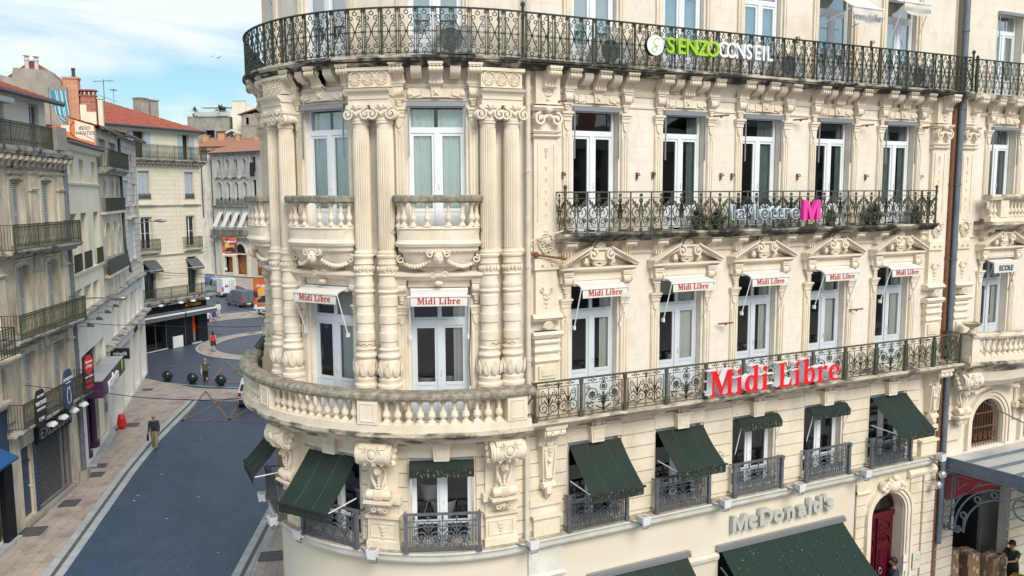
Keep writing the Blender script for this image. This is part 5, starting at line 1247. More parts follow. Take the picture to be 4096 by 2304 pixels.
m = MB(); m.box(-1.45, -.72, -.9, -.25, 17.2, 19.5, FG); m.box(-1.5, -.67, -.95, -.2, 19.5, 19.6, FG); o_ = part('chimney', m, 'brick', G3); p = MB(); p.lathe([(.1, 0), (.1, .15), (.07, .17), (.09, .2), (.09, .3), (.07, .32), (.1, .36), (.1, .5)], FG(-.95, -.5, 19.6), 12); part('chimney_pot', p, 'gutter', o_, None, 40)
m = MB(); m.box(-.66, .08, -.9, -.3, 17.1, 18.62, FG); m.box(-.7, .12, -.95, -.25, 18.62, 18.68, FG)
for k in range(4): x = -.64 + k * .215; m.box(x, x + .07, -.85, -.35, 18.68, 18.9, FG)
m.box(-.72, .14, -.95, -.25, 18.9, 18.97, FG); part('chimney', m, 'brick_dark', G3); m = MB(); m.box(.14, .38, -.9, -.6, 16.9, 18.5, FG); m.box(.1, .42, -.95, -.55, 18.5, 18.56, FG); part('chimney', m, 'cream2', G3); m = MB(); m.box(-.68, -.36, -.28, -.2, 17.2, 18.13, FG); m.box(-.36, .1, -.28, -.2, 17.0, 17.75, FG); part('flue_base', m, 'cream2', G3)
H4 = thing('grey_stone_house', 'grey ashlar house with few small shuttered windows, last before the street corner', 'house', T(1, 45, 0))
hol = [(17.6, 18.4, 14.9, 16.0), (21.4, 22.2, 14.9, 16.0), (17.9, 19.9, 12.6, 14.2), (21.9, 23.4, 12.6, 14.0), (18.9, 21.6, 8.9, 11.4)]
shell_(H4, F2, 16.4, 24.5, 7.5, 17.1, hol, 'stone4', 8, .2, .5)
for u0, u1, z0, z1 in hol: place(shutters(u1 - u0, z1 - z0, 'shutter_blue' if z0 > 12 else 'shutter', solid=True), frame(F2, (u0 + u1) / 2, -.1, z0), H4); m = MB(); m.box(u0 - .1, u1 + .1, 0, .12, z0 - .14, z0 - .01, F2); part('sill', m, 'stone4', H4)
m = MB(); m.sweep(19.0 - .4, 22, [(0, 11.6), (.2, 11.6), (.3, 11.75), (0, 11.8)], F2); part('hood', m, 'stone4', H4)
m = MB(); tiles(m, F2(16.4, .5, 17.1), F2(24.8, .5, 17.1), F2(24.8, -4, 18.3), F2(16.4, -4, 18.3), .35, .4); part('roof', m, 'tile_old', H4); m = MB(); m.tube([F2(16.4, .6, 17.05), F2(24.9, .6, 17.05)], .12, 8); part('gutter', m, 'gutter', H4)
chimney(H4, F2, 18.3, -2.6, 17.2, 19.6, .8, 'cream2')
H5 = thing('shopping_front', 'long pale grey rendered shop building with slot windows and a stepped ledge', 'shop building', T(0, 34, 0))
hol = [(1.95, 7.85, .15, 5.5)] + [(u, u + 1.55 if u < 20 else u + 1.3, 4.98, 6.75) for u in (10.7, 13.4, 15.9, 18.1, 20.2, 22.1)] + [(9.4, 12.6, .15, 3.9), (13.4, 17.0, .15, 3.9), (17.9, 20.3, .15, 3.9), (21.2, 23.6, .15, 3.9)]
shell_(H5, F2, .25, 24.4, 0, 7.5, hol, 'palegrey', 8, .55, 1.6, d=.01)
for u0, u1, z0, z1 in hol[1:7]: m = MB(); m.box(u0, u1, -.5, -.45, z0, z1, F2); part('blind', m, 'cream2', H5)
m = MB(); m.sweep(.1, 24.6, [(0, 7.28), (.18, 7.3), (.3, 7.42), (.3, 7.54), (0, 7.58)], F2); part('ledge', m, 'dirty_ledge', H5); m = MB(); m.sweep(8.3, 24.8, [(0, 4.55), (.3, 4.6), (.45, 4.72), (.45, 4.82), (0, 4.95)], F2); part('ledge', m, 'dirty_ledge', H5)
for u in (10.8, 15.2, 19.2, 22.4):
    m = MB(); m.box(u - .04, u + .04, -.5, -.42, .15, 3.9, F2); part('window_post', m, 'rust', H5)
for u0, u1 in ((9.4, 12.6), (13.4, 17), (17.9, 20.3), (21.2, 23.6)): part('shop_glass', plainbox(F2, u0, u1, -.5, -.48, .15, 3.9), 'glass', H5); part('shop_backing', plainbox(F2, u0, u1, -1.0, -.95, .15, 3.9), 'cream2', H5)
for u in (3.0, 4.9): m = MB(); m.lathe([(.3, 0), (.3, .3), (.2, .4), (.19, 5.0), (.3, 5.2)], F2(u, -.3, .2), 14); part('pillar', m, 'purple', H5, None, 40)
part('shop_front', plainbox(F2, 2.0, 7.8, -.9, -.8, .2, 5.4), 'black_shop', H5); part('shop_pier', plainbox(F2, 6.3, 7.8, -.8, -.2, .2, 5.4), 'cream2', H5); part('shop_step', plainbox(F2, 1.8, 8.3, 0, .35, 0, .14), 'kerb', H5); part('shop_step', plainbox(F2, -.2, .5, 0, .3, 0, .45), 'render_old', H5)
sg = thing('shop_sign', 'purple fascia with white rounded letters and a green leaf over the shop entrance', 'shop sign', frame(F2, 3, .9, 3.9))
part('board', plainbox(F2, 1.2, 7.9, .05, .95, 3.55, 4.35), 'purple', sg); part('cover', plainbox(F2, 1.25, 7.85, .0, .93, 4.355, 4.375), 'kerb', sg); put('lettering', text_mesh('yoalento', .85, 'white_sign', .03, .015), frame(F2, 4.0, .99, 3.92), sg); m = MB(); m.ball((0, 0, 0), .3, 12, 8, (.8, .12, 1.2)); part('leaf', m, 'lime', sg, frame(F2, 6.8, .98, 4.05))
Ms = Matrix.Translation(F2(8.55, .65, 4.38)) @ Matrix.Rotation(rad(-26), 4, 'Z')
sg = thing('projecting_sign', 'small black square-cornered sign with white lowercase letters on brackets', 'sign', Ms); m = MB(); m.box(-.52, .52, -.06, .06, -.3, .3); part('panel', m, 'black', sg, Ms); put('lettering', text_mesh('minelli', .3, 'white_sign', .004), Ms @ Matrix.Translation((.02, -.065, 0)), sg); m = MB(); m.box(-.72, -.52, -.02, .02, .15, .19); m.box(-.72, -.52, -.02, .02, -.19, -.15); part('bracket', m, 'black', sg, Ms)
sg = thing('shop_sign', 'small black raised letters on the pale wall above the shoe shop window', 'shop sign', frame(F2, 20.5, .05, 4.2)); put('lettering', text_mesh('minelli', .55, 'black', .03, .01), frame(F2, 19.4, .06, 4.15), sg)
for i, u in enumerate((1.6, 3.9, 6.4, 9.0)): wall_spot(F2, u, .5, 7.0, ['dark wall spot nearest the downpipe below the pale ledge', 'second wall spot below the pale ledge', 'third wall spot below the pale ledge', 'farthest wall spot below the pale ledge'][i], .7, mt='gutter')
def pipe(lab, pts, r, mt, cat='downpipe', clips=True, par_name='downpipe'):
    t = thing(par_name, lab, cat, T(*pts[-1])); m = MB(); m.tube(pts, r, 10); part('pipe', m, mt, t, None, 60)
    if clips:
        m = MB(); a, b = Vector(pts[0]), Vector(pts[-1]); n = max(2, int((a - b).length / 2))
        for k in range(1, n):
            z = a.z + (b.z - a.z) * k / n; c = None
            for p, q in zip(pts, pts[1:]):
                if min(p[2], q[2]) <= z <= max(p[2], q[2]) and abs(p[2] - q[2]) > .01: f = (z - p[2]) / (q[2] - p[2]); c = [p[i] + (q[i] - p[i]) * f for i in range(3)]
            if c: m.lathe([(r * 1.25, -.03), (r * 1.25, .03)], c, 10)
        part('clip', m, mt, t)
pipe('grey downpipe between the soot-stained stone house and the cream house', [F1(.1, .12, 16.1), F1(.1, .12, .1)], .11, 'pipe_g')
pipe('thin dark downpipe between the arched stone house and the ashlar house', [F2(16.4, .1, 16.8), F2(16.4, .1, 10.4), F2(16.2, .15, 9.9), F2(17.8, .15, 8.2)], .09, 'gutter')
# street lamps on wall arms
def lamp(lab, base, head):
    t = thing('street_lamp', lab, 'street lamp', T(*base), 'street lamps on wall arms'); m = MB(); b, h = Vector(base), Vector(head); m.tube([b, b + (h - b) * .5 + Vector((0, 0, .05)), h], .035, 8); part('arm', m, 'grey_metal', t)
    d_ = (h - b).normalized(); m = MB(); m.ball((0, 0, 0), .34, 14, 8, (1.35, .55, .38)); part('lamp_head', m, 'grey_metal', t, Matrix.Translation(h + d_ * .3) @ Matrix.Rotation(math.atan2(d_.y, d_.x), 4, 'Z'), 50)
lamp('oval grey street lamp on a long arm over the shopping street, the nearer one', F2(1.2, 0, 8.35), F2(.4, 1.7, 8.45))
lamp('oval grey street lamp on a short arm before the yellow corner house', F2(23.6, 0, 11.2), F2(23.2, 1.3, 11.35))

# ================================================================== the cream corner house with the black restaurant
F3 = flat((2.3, 58.4), 40)
PC = Vector(F3(6.85, 0, 0)[:2]); F3b = flat(PC, 100)
C_ = thing('corner_house', 'pale yellow stone house with red tiled roof and a black restaurant on its ground floor', 'house', T(4, 60, 0))
hol = [(-.2, .95, 16.3, 18.45), (5.0, 5.75, 16.3, 18.45), (.0, 1.2, 12.92, 15.22), (5.0, 6.0, 12.92, 15.22), (.05, 1.22, 8.7, 11.42), (4.95, 5.95, 8.7, 11.42), (.1, 1.3, 4.55, 7.8), (4.85, 5.9, 4.55, 7.8)]
shell_(C_, F3, -5.5, 6.85, 3.95, 18.8, hol, 'yellow_stone', .5, .3, .45, top=False)
m = MB(); wall(m, F3b, 0, 16, 3.95, 18.8, [(1.2, 2.3, 8.7, 11.4), (1.2, 2.3, 12.9, 15.2), (5, 6.1, 8.7, 11.4)], 0, .3); wall(m, F3b, 0, 16, 0, 3.95, [], -.05); part('wall', m, 'yellow_stone', C_)
K['w_c'] = simple_win(1.1, 2.65, 'white_frame', 1); K['w_c2'] = simple_win(1.1, 3.2, 'gutter', 2)
for i, (u0, u1, z0, z1) in enumerate(hol):
    c = (u0 + u1) / 2
    if i in (4, 5): place(K['w_c'], frame(F3, c, -.22, z0 + .03), C_)
    elif i in (6, 7): place(K['w_c2'], frame(F3, c, -.22, z0 + .03), C_)
    elif i in (2, 3): place(shutters(u1 - u0 - .2, z1 - z0, 'shutter_blue', solid=True), frame(F3, c, -.12, z0), C_)
    else:
        m = MB(); m.box(u0 - .55, u0 - .02, 0, .05, z0, z1, F3); m.box(u1 + .02, u1 + .55, 0, .05, z0, z1, F3); part('shutters', m, 'shutter_blue', C_)
    if i > 1:
        m = MB()
        for a, b, e, f in ((u0 - .2, u0, z0, z1 + .2), (u1, u1 + .2, z0, z1 + .2), (u0, u1, z1, z1 + .2)): m.box(a, b, 0, .05, e, f, F3)
        if i in (4, 5, 6, 7): m.sweep(u0 - .35, u1 + .35, [(0, z1 + .9), (.18, z1 + .9), (.26, z1 + 1.02), (0, z1 + 1.06)], F3) if i < 6 else None
        part('window_surround', m, 'yellow_trim', C_)
    if i in (2, 3): part('window_guard', bar_guard(F3, u0, u1, z0 - .05, z0 + .4, .06, .1, True, False), 'iron', C_)
    if i in (4, 5): s_ = part('balcony', fslab(F3, u0 - .5 + .0, u1 + .45, 8.4, 8.55, .5), 'yellow_trim', C_); part('railing', bar_guard(F3, u0 - .45, u1 + .38, 8.55, 9.55, .45, .11), 'iron', s_)
for i in (0, 1):
    a = [(1.0, 16.22), (0, 0)][0]
m = MB()
for z, dd in ((12.3, .1), (8.1, .1), (15.55, .06)): m.sweep(-5, 6.9, [(0, z), (dd, z), (dd + .06, z + .12), (0, z + .16)], F3); m.sweep(-.05, 16, [(0, z), (dd, z), (dd + .06, z + .12), (0, z + .16)], F3b)
for u in (3.9, 4.3): m.box(u - .05, u + .05, 0, .04, 12.5, 15.4, F3); m.box(u - .05, u + .05, 0, .04, 8.3, 12.2, F3)
m.sweep(-5, 6.9, [(0, 18.4), (.2, 18.5), (.3, 18.75), (0, 18.8)], F3); m.sweep(0, 16, [(0, 18.4), (.2, 18.5), (.3, 18.75), (0, 18.8)], F3b); part('moulding', m, 'yellow_trim', C_)
s_ = part('balcony', fslab(F3, -2, 7.2, 16.02, 16.2, .72), 'dirty_ledge', C_); part('railing', bar_guard(F3, -2, 7.1, 16.2, 17.35, .65, .12), 'iron', s_)
for k in range(22): m = MB(); m.sweep(-.08, .08, bracket_prof(.5, .28)); place(K.setdefault('cdent', kit(('console', m, 'yellow_trim', 40, None))), frame(F3, -1.6 + k * .41, .02, 15.95), C_)
s_ = part('balcony', fslab(F3, -3, 7.5, 4.1, 4.45, .85), 'dirty_ledge', C_); part('railing', bar_guard(F3, -3, 7.4, 4.45, 5.45, .8, .12), 'iron', s_)
m = MB(); e0, e1 = F3(-5.5, .45, 18.8), F3(6.85 + .3, .45, 18.8); rr = F3(1.9, -6.5, 21.3)
tiles(m, e0, e1, F3(2.6, -6.5, 21.35), F3(-5.5, -4.2, 20.9), .28, .4); tiles(m, e1, F3b(16, .4, 18.8), F3b(14, -5, 20.9), F3(2.6, -6.5, 21.35), .28, .4); part('roof', m, 'tile', C_)
m = MB(); m.tube([F3(-5.5, .55, 18.75), F3(7.25, .55, 18.75), F3b(16, .5, 18.75)], .12, 8); part('gutter', m, 'gutter', C_)
chimney(C_, F3, 5.3, -5, 19.3, 21.4, .9, 'render_old', 0, True); chimney(C_, F3, 6.6, -5.2, 19.0, 21.7, .9, 'render_old')
# restaurant
m = MB(); wall(m, F3, -5.5, 6.85, 0, 3.95, [(-2.0, 2.0, .15, 2.75), (5.1, 5.75, .15, 2.6)], .06, .5); m.quad(F3(6.85, .06, 0), F3b(.3, .06, 0), F3b(.3, .06, 3.95), F3(6.85, .06, 3.95)); m.quad(F3b(0, .06, 0), F3b(7, .06, 0), F3b(7, .06, 3.95), F3b(0, .06, 3.95)); part('shopfront', m, 'black_shop', C_)
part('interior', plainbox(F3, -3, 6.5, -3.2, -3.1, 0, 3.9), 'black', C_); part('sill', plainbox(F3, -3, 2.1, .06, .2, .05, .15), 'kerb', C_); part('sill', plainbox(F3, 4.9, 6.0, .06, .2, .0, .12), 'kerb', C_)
part('door', plainbox(F3, 5.15, 5.7, -.3, -.26, .95, 2.55), 'orange_door', C_); part('door_base', plainbox(F3, 5.15, 5.7, -.3, -.26, .15, .95), 'grey_metal', C_)
part('panel', plainbox(F3, 2.75, 3.85, .06, .14, .0, 1.0), 'white_wall', C_); part('menu_panel', plainbox(F3, -.35, .05, .07, .1, 3.05, 3.45), 'orange_sign', C_)
m = MB()
for u in (-2.0, 0.9, 2.05, 4.2): m.box(u - .03, u + .03, .06, .1, .15, 2.75, F3)
part('window_post', m, 'gutter', C_)
for k, (u, z) in enumerate([(-1.2, .6), (.6, .7)]): m = MB(); m.box(u - .18, u + .18, -1.2, -1.1, z, z + .45, F3); m.box(u - .18, u + .18, -1.2, -.85, z - .05, z, F3); m.box(u - .02, u + .02, -1.0, -.97, .1, z, F3); put('chair', m.mesh('chair', 'orange_sign'), None, None, ['orange restaurant chair behind the left pane of the black restaurant', 'orange restaurant chair behind the middle pane of the black restaurant'][k], 'chair', 'orange chairs inside the restaurant')
t = thing('shop_sign', 'orange thin lettering on the black restaurant front', 'shop sign', frame(F3, 5.0, .1, 3.6)); put('lettering', text_mesh('artholan', .55, 'orange_sign', .02, -.003), frame(F3, 5.2, .12, 3.62), t)
M['grey_cloth'] = mat('dark_grey_cloth', (.10, .10, .11), .8)
for i, (u0, u1) in enumerate([(-3, 3.3), (3.45, 7.1)]):
    t = thing('awning', ['long grey restaurant awning with a white front bar over the dining window', 'short grey restaurant awning with a white front bar at the street corner'][i], 'awning', frame(F3, (u0 + u1) / 2, 0, 3.0), 'grey awnings of the restaurant')
    m = MB(); m.sweep(u0, u1, [(.1, 3.25), (.5, 3.32), (1.05, 3.12), (1.05, 3.08), (.1, 3.2)], F3); part('cassette', m, 'grey_cloth', t); m = MB(); m.sweep(u0, u1, [(1.05, 3.08), (1.06, 2.72), (1.03, 2.72), (1.02, 3.08)], F3); part('valance', m, 'grey_cloth', t)
    m = MB(); m.sweep(u0, u1, [(.98, 3.17), (1.12, 3.15), (1.12, 3.05), (1.04, 3.04)], F3); part('front_bar', m, 'white_metal', t)
for i, u in enumerate((1.0, 3.2, 4.6, 6.3)): wall_spot(F3, u, .7, 3.95, ['white spot above the left half of the black restaurant', 'white spot above the middle of the black restaurant', 'white spot just left of the orange lettering', 'white spot right of the orange lettering'][i], 1.0, 'spots of the black restaurant')
for i, (c, z) in enumerate([(.75, 7.75), (5.35, 7.65)]):
    t = thing('awning', ['dark grey window awning on the yellow house, left one above the black restaurant', 'dark grey window awning on the yellow house, right one nearest its corner'][i], 'awning', frame(F3, c, 0, z), 'window awnings of the yellow house')
    m = MB(); m.sweep(c - .7, c + .7, [(.05, z), (.85, z - .72), (.85, z - .95), (.83, z - .95), (.83, z - .74), (.03, z - .03)], F3); part('cloth', m, 'grey_cloth', t); m = MB(); m.box(c - .72, c + .72, .83, .88, z - .76, z - .72, F3); m.box(c - .7, c - .67, .05, .85, z - .78, z - .75, F3); part('frame', m, 'white_metal', t)
m = MB(); m.box(2.0, 2.9, .02, .05, 6.15, 6.75, F3); put('wall_plaque', m.mesh('wall_plaque', 'yellow_trim'), None, None, 'blank pale stone tablet on the yellow house between its window awnings', 'plaque')

# ================================================================== houses farther along
F5 = flat((15.82, 129.47), -60)
E_ = thing('arcade_house', 'far grey stone house with arched windows and a tiled roof over shop arcades', 'house', T(18, 125, 0))
cs = [(-2.1, 0)]; us = [2.0, 3.9, 5.8, 7.6]
uc = [1.95, 4.1, 6.2, 8.3]
hol = []
for u in uc: hol += [(u - .42, u + .42, 16.7, 18.95), (u - .42, u + .42, 12.3, 15.25), (u - .45, u + .45, 8.0, 10.4)]
hol += [(2.3, 4.4, .5, 3.1), (5.3, 7.9, .3, 3.5), (10.2, 13, .3, 3.6), (10.2, 11.0, 12.6, 15.6), (10.2, 11, 16.9, 19.2)]
shell_(E_, F5, 0, 16, 0, 20.0, hol, 'greystone5', 10, .35, 1.0)
K['w_e'] = simple_win(.8, 2.2, 'white_frame', 2)
for u in uc:
    for z0 in (16.72, 12.9, 8.1): place(K['w_e'], frame(F5, u, -.3, z0), E_)
    for z1 in (18.97, 15.27, 10.42): m = MB(); spandrel(m, F5, u, z1 - .42, .43, z1 + .02, .003, .3, 8); m.ribbon(arch_pts(u, z1 - .4, .5, 10), .14, 0, .1, F5); part('arch', m, 'greystone5', E_)
    m = MB(); m.ribbon([(u - .95, 15.75)] + [(u - .95 + 1.9 * k / 8, 15.8 + .35 * sin(PI * k / 8)) for k in range(9)] + [(u + .95, 15.75)], .12, 0, .3, F5); part('hood', m, 'dirty_ledge', E_)
    part('window_guard', bar_guard(F5, u - .5, u + .5, 16.6, 17.5, .12, .12, False, False), 'shutter_blue', E_); part('window_guard', bar_guard(F5, u - .8, u + .8, 11.5, 12.6, .3, .12, False, True), 'iron', E_)
    t = thing('awning', ['long pale window awning, leftmost of four on the arcade house', 'long pale window awning, second from the left on the arcade house', 'long pale window awning, third from the left on the arcade house', 'long pale window awning, nearest the rounded corner on the arcade house'][uc.index(u)], 'awning', frame(F5, u, 0, 10), 'pale awnings on the arcade house')
    m = MB(); m.sweep(u - .5, u + .5, [(.05, 10.5), (1.4, 8.2), (1.4, 7.95), (1.37, 7.95), (1.36, 8.15), (.02, 10.45)], F5); part('cloth', m, 'canvas', t); m = MB(); m.box(u - .5, u - .47, .1, 1.4, 8.1, 8.14, F5); m.box(u + .47, u + .5, .1, 1.4, 8.1, 8.14, F5); part('arm', m, 'white_metal', t)
m = MB(); m.sweep(-.1, 9.4, [(0, 11.2), (.4, 11.3), (.45, 11.45), (0, 11.48)], F5); m.sweep(0, 16, [(0, 19.5), (.3, 19.7), (.5, 20.0), (0, 20.05)], F5); part('cornice', m, 'dirty_ledge', E_)
s_ = part('balcony', fslab(F5, -.2, 9.4, 6.2, 6.5, .8), 'dirty_ledge', E_); part('railing', bar_guard(F5, -.1, 9.3, 6.5, 7.5, .7, .14, False), 'iron', s_)
m = MB(); tiles(m, F5(-.2, .6, 20.05), F5(16.2, .6, 20.05), F5(16, -5, 22.3), F5(0, -5, 22.3), .4, .5, .06); part('roof', m, 'tile_old', E_); m = MB(); m.tube([F5(-.2, .7, 20), F5(16, .7, 20)], .12, 6); part('gutter', m, 'gutter', E_)
M['yellow_shop'] = mat('lit_shop_display', (.30, .10, .04), .6, (.50, .28, .06), 3, ramp=(.45, .7)); part('shop_display', plainbox(F5, 2.3, 13, -.9, -.8, .3, 4.8), 'yellow_shop', E_)  # display drawn as mottled orange-brown and yellow colour
m = MB(); m.box(1.2, 9.4, 0, .12, 3.55, 3.75, F5)
for u in (1.9, 4.85, 8.5): m.box(u - .35, u + .35, 0, .12, 0, 3.5, F5)
m.ribbon(arch_pts(6.6, 3.8, 1.45, 14, 1.7), .35, 0, .15, F5); part('arcade', m, 'yellow_trim', E_); m = MB(); m.prism(arch_pts(6.6, 3.8, 1.2, 12, 1.45), .0, .03, F5); part('fanlight', m, 'black_shop', E_)
part('shop_door', plainbox(F5, 2.35, 2.9, -.05, .0, .5, 3.05), 'orange_sign', E_) if False else None
# blank side house left of it
F5b = flat((11.2, 131.5), -10)
D_ = thing('side_house', 'plain pale grey stone house with a tiled roof behind the yellow corner house', 'house', T(13, 131, 0))
shell_(D_, F5b, -3, 4.65, 0, 20.4, [], 'greystone5', 10, top=False); m = MB(); tiles(m, F5b(-3, .6, 20.5), F5b(4.9, .6, 20.5), F5b(8.5, -5, 22.4), F5b(0, -5, 22.6), .4, .5, .06); part('roof', m, 'tile_old', D_)
m = MB(); m.tube([F5b(3.2, .1, 20.3), F5b(3.2, .1, 9.5)], .1, 6); part('downpipe', m, 'gutter', D_); m = MB(); m.sweep(-3, 4.65, [(0, 12.6), (.1, 12.65), (0, 12.75)], F5b); m.sweep(-3, 4.65, [(0, 20.1), (.5, 20.4), (0, 20.45)], F5b); part('moulding', m, 'greystone5', D_)
F6 = flat((15, 130), -26)
R_ = thing('rooftop_apartments', 'pale concrete apartments with a roof terrace, rail and potted palms above the tiled roofs', 'apartment building', T(16, 135, 0))
shell_(R_, F6, -6.6, .8, 18, 27.0, [(-1.6, .3, 22.0, 24.4), (-3.4, -1.9, 23.0, 24.6)], 'render_old', 8, d=-10)
part('terrace_rail', bar_guard(F6, -7.0, .9, 27.0, 28.0, -9.6, .3, False, False), 'shutter', R_); part('terrace_panel', plainbox(F6, -5.2, .9, -9.75, -9.7, 27.05, 27.7), 'shutter', R_)
m = MB(); m.box(-4.4, .9, -12.5, -10.6, 28.6, 28.72, F6)
for u in (-4.3, -2, .8): m.box(u - .04, u + .04, -10.7, -10.6, 27, 28.6, F6)
part('pergola', m, 'canvas', R_)
part('stair_tower', plainbox(F6, 1.5, 3.8, -13, -9.6, 18, 29.3), 'cream2', R_); part('stair_wing', plainbox(F6, 3.8, 6.0, -13, -10.6, 18, 28.6), 'white_wall', R_)
m = MB()
for k in range(7): m.box(1.6 + k * .35, 1.72 + k * .35, -10, -9.7, 29.3, 29.65, F6)
m.box(1.5, 3.9, -10.2, -9.6, 29.65, 29.75, F6); part('chimney', m, 'white_wall', R_)
R2_ = thing('rooftop_house', 'small rendered house with one window and a low tiled roof, beside the rooftop apartments', 'house', T(21, 120, 0))
shell_(R2_, F6, 4.2, 8.6, 17, 27.0, [(5.0, 5.5, 25.2, 26.4)], 'render_old', 5, d=-6); m = MB(); m.prism([(3.7, 26.95), (6.9, 28.0), (9.0, 27.0), (9.0, 26.85), (6.9, 27.8), (3.7, 26.8)], -11.5, -5.6, F6); part('roof', m, 'tile_old', R2_); m = MB(); m.sweep(4.2, 8.6, [(-6, 25.0), (-5.9, 25.05), (-6, 25.15)], F6); part('moulding', m, 'render_old', R2_)
R3_ = thing('tiled_roof_house', 'low house with old pinkish roof tiles, a sunshade and several small brick chimneys', 'house', T(17, 128, 0))
shell_(R3_, F6, -1.5, 7.4, 14, 21.2, [], 'render_old', 4, d=-1.5, top=False); m = MB(); tiles(m, F6(-1.6, -1.2, 21.2), F6(7.5, -1.2, 21.2), F6(6.2, -5, 22.9), F6(-1, -5, 22.9), .4, .5, .06); part('roof', m, 'tile_old', R3_)
chimney(R3_, F6, -1.2, -4, 21.5, 23.2, .9, 'brick'); chimney(R3_, F6, 1.3, -4.5, 22.0, 23.6, 1.1, 'brick'); chimney(R3_, F6, 4.2, -4, 21.5, 23.3, .6, 'brick'); chimney(R3_, F6, 7.6, -4, 21.5, 23.4, 1.1, 'brick')
part('parapet', plainbox(F6, 1.8, 8.8, -6.2, -5.2, 21, 23.0), 'render_old', R3_); m = MB(); m.prism([(.3, 23.5), (2.2, 24.5), (5.2, 23.6), (5.1, 23.3), (2.2, 24.2), (.4, 23.2)], -9, -6.5, F6); part('sunshade', m, 'canvas', R3_)
p = MB(); p.lathe([(.35, 0), (.35, 1.4), (.4, 1.45)], F6(4.3, -7, 23.2), 12); part('tank', p, 'grey_metal', R3_, None, 50)
M['leaf'] = mat('dark_green_leaf', (.035, .075, .022), .7, (.06, .11, .03), 4); M['terracotta'] = mat('dark_plant_pot', (.06, .055, .05), .6)
def potted(name, lab, cat, pos, r, h, n, grp=None, palm=False):
    t = thing(name, lab, cat, T(*pos), grp); p = MB(); p.lathe([(r * .45, 0), (r * .6, h * .3), (r * .65, h * .3), (.01, h * .28)], pos, 10); part('pot', p, 'terracotta', t); m = MB()
    for k in range(n):
        a = random.uniform(0, 2 * PI); e = random.uniform(.25, 1.4); Lf = r * random.uniform(.8, 1.3); b = Vector(pos) + Vector((0, 0, h * (.3 if not palm else .55))); dv = Vector((cos(a) * cos(e), sin(a) * cos(e), sin(e)))
        rows = []
        for j in range(5):
            q = j / 4; c = b + dv * Lf * q - Vector((0, 0, Lf * .45 * q * q * cos(e))); ww = r * .09 * sin(PI * (q * .85 + .1)); s = Vector((-sin(a), cos(a), 0)) * ww; rows.append([c - s, c + Vector((0, 0, ww * .4)), c + s])
        m.grid(rows)
    part('leaves', m, 'leaf', t)
    if palm: p = MB(); p.tube([pos, (pos[0], pos[1], pos[2] + h * .55)], r * .1, 6); part('stem', p, 'rust', t)
for i, (u, r_) in enumerate([(-5.3, .9), (-.9, 1.3), (-.2, 1.0)]): c = F6(u, -10.4, 27.0); potted('potted_palm', ['small spiky palm at the left end of the roof terrace', 'large dark palm near the pergola end of the roof terrace', 'smaller palm right behind the large terrace palm'][i], 'potted palm', c, r_, 1.6, 46, 'palms on the roof terrace', True)
# aerials
def aerial(lab, x, y, z0, z1, w_, az):
    m = MB(); m.tube([(x, y, z0), (x, y, z1)], .03, 6); c, s = cos(rad(az)), sin(rad(az)); z = z1 - .1; m.tube([(x - c * w_, y - s * w_, z - .05), (x + c * w_, y + s * w_, z + .08)], .02, 5)
    for k in range(9):
        q = -w_ + 2 * w_ * k / 8; m.tube([(x + c * q - s * .25, y + s * q + c * .25, z), (x + c * q + s * .25, y + s * q - c * .25, z)], .012, 4)
    m.tube([(x - .3, y, z1 - .9), (x + .3, y, z1 - 1.1)], .015, 4); put('aerial', m.mesh('aerial', 'grey_metal'), None, None, lab, 'aerial', 'television aerials on the roofs')
q = FG(.2, -2.5, 18); aerial('wide television aerial beside the dark brick chimney', q[0], q[1], 18.0, 19.8, .52, 0)
q = F3(2.9, -5.5, 20.5); aerial('tall thin television aerial on the ridge of the red roof', q[0], q[1], 20.3, 22.4, .35, 70)
q = F6(-6.9, -10, 24); aerial('small television aerial left of the rooftop apartments', q[0], q[1], 23, 25.6, .5, 20)
# gulls
for i, (x, y, z) in enumerate([(9.8, 65, 25.7), (21.5, 85, 28.2)]):
    m = MB(); m.ball((0, 0, 0), .11, 8, 5, (2.2, 1, .9)); 
    for s in (-1, 1): m.grid([[(-.1, s * .05, 0), (.1, s * .05, .02)], [(-.08, s * .35, .16), (.1, s * .35, .17)], [(-.12, s * .72, .05), (-.04, s * .72, .06)]])
    put('gull', m.mesh('gull', 'white_wall', 40), T(x, y, z, 1.0), None, ['gull in the sky left of the taller aerials', 'gull in the sky near the rounded corner'][i], 'bird', 'gulls in the sky')
# unseen far side of the square, buildings added for the upper windows to reflect
M['far_stone'] = mat('shaded_stone', (.30, .27, .22), .9, (.36, .33, .28), .3); M['far_pane'] = mat('far_panes', (.04, .05, .06), .3)  # mid-tone stone with slight random variation, and dark panes
for i, (x0, x1, h_) in enumerate([(-12, 16, 19.5), (17, 40, 21.5), (41, 72, 18.5), (73, 110, 22)]):
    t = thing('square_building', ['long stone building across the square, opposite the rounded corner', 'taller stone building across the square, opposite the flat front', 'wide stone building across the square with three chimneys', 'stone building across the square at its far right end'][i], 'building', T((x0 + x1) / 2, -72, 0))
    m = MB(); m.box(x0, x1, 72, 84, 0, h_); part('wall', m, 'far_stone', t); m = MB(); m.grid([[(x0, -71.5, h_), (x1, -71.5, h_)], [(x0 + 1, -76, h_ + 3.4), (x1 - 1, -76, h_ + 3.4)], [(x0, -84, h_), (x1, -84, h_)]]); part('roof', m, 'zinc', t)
    m = MB(); n = int((x1 - x0) / 3)
    for k in range(n):
        for z in (1, 5.2, 9.2, 13.0, 16.2): c = x0 + (k + .5) * (x1 - x0) / n; m.box(c - .6, c + .6, 71.9, 71.99, z, z + 2.2)
    w_ = part('window_panes', m, 'far_pane', t)
    for k in range(3): m = MB(); c = x0 + (k + .6) * (x1 - x0) / 3.4; m.box(c - .9, c + .9, 75, 76, h_, h_ + 5); part('chimney', m, 'brick', t)

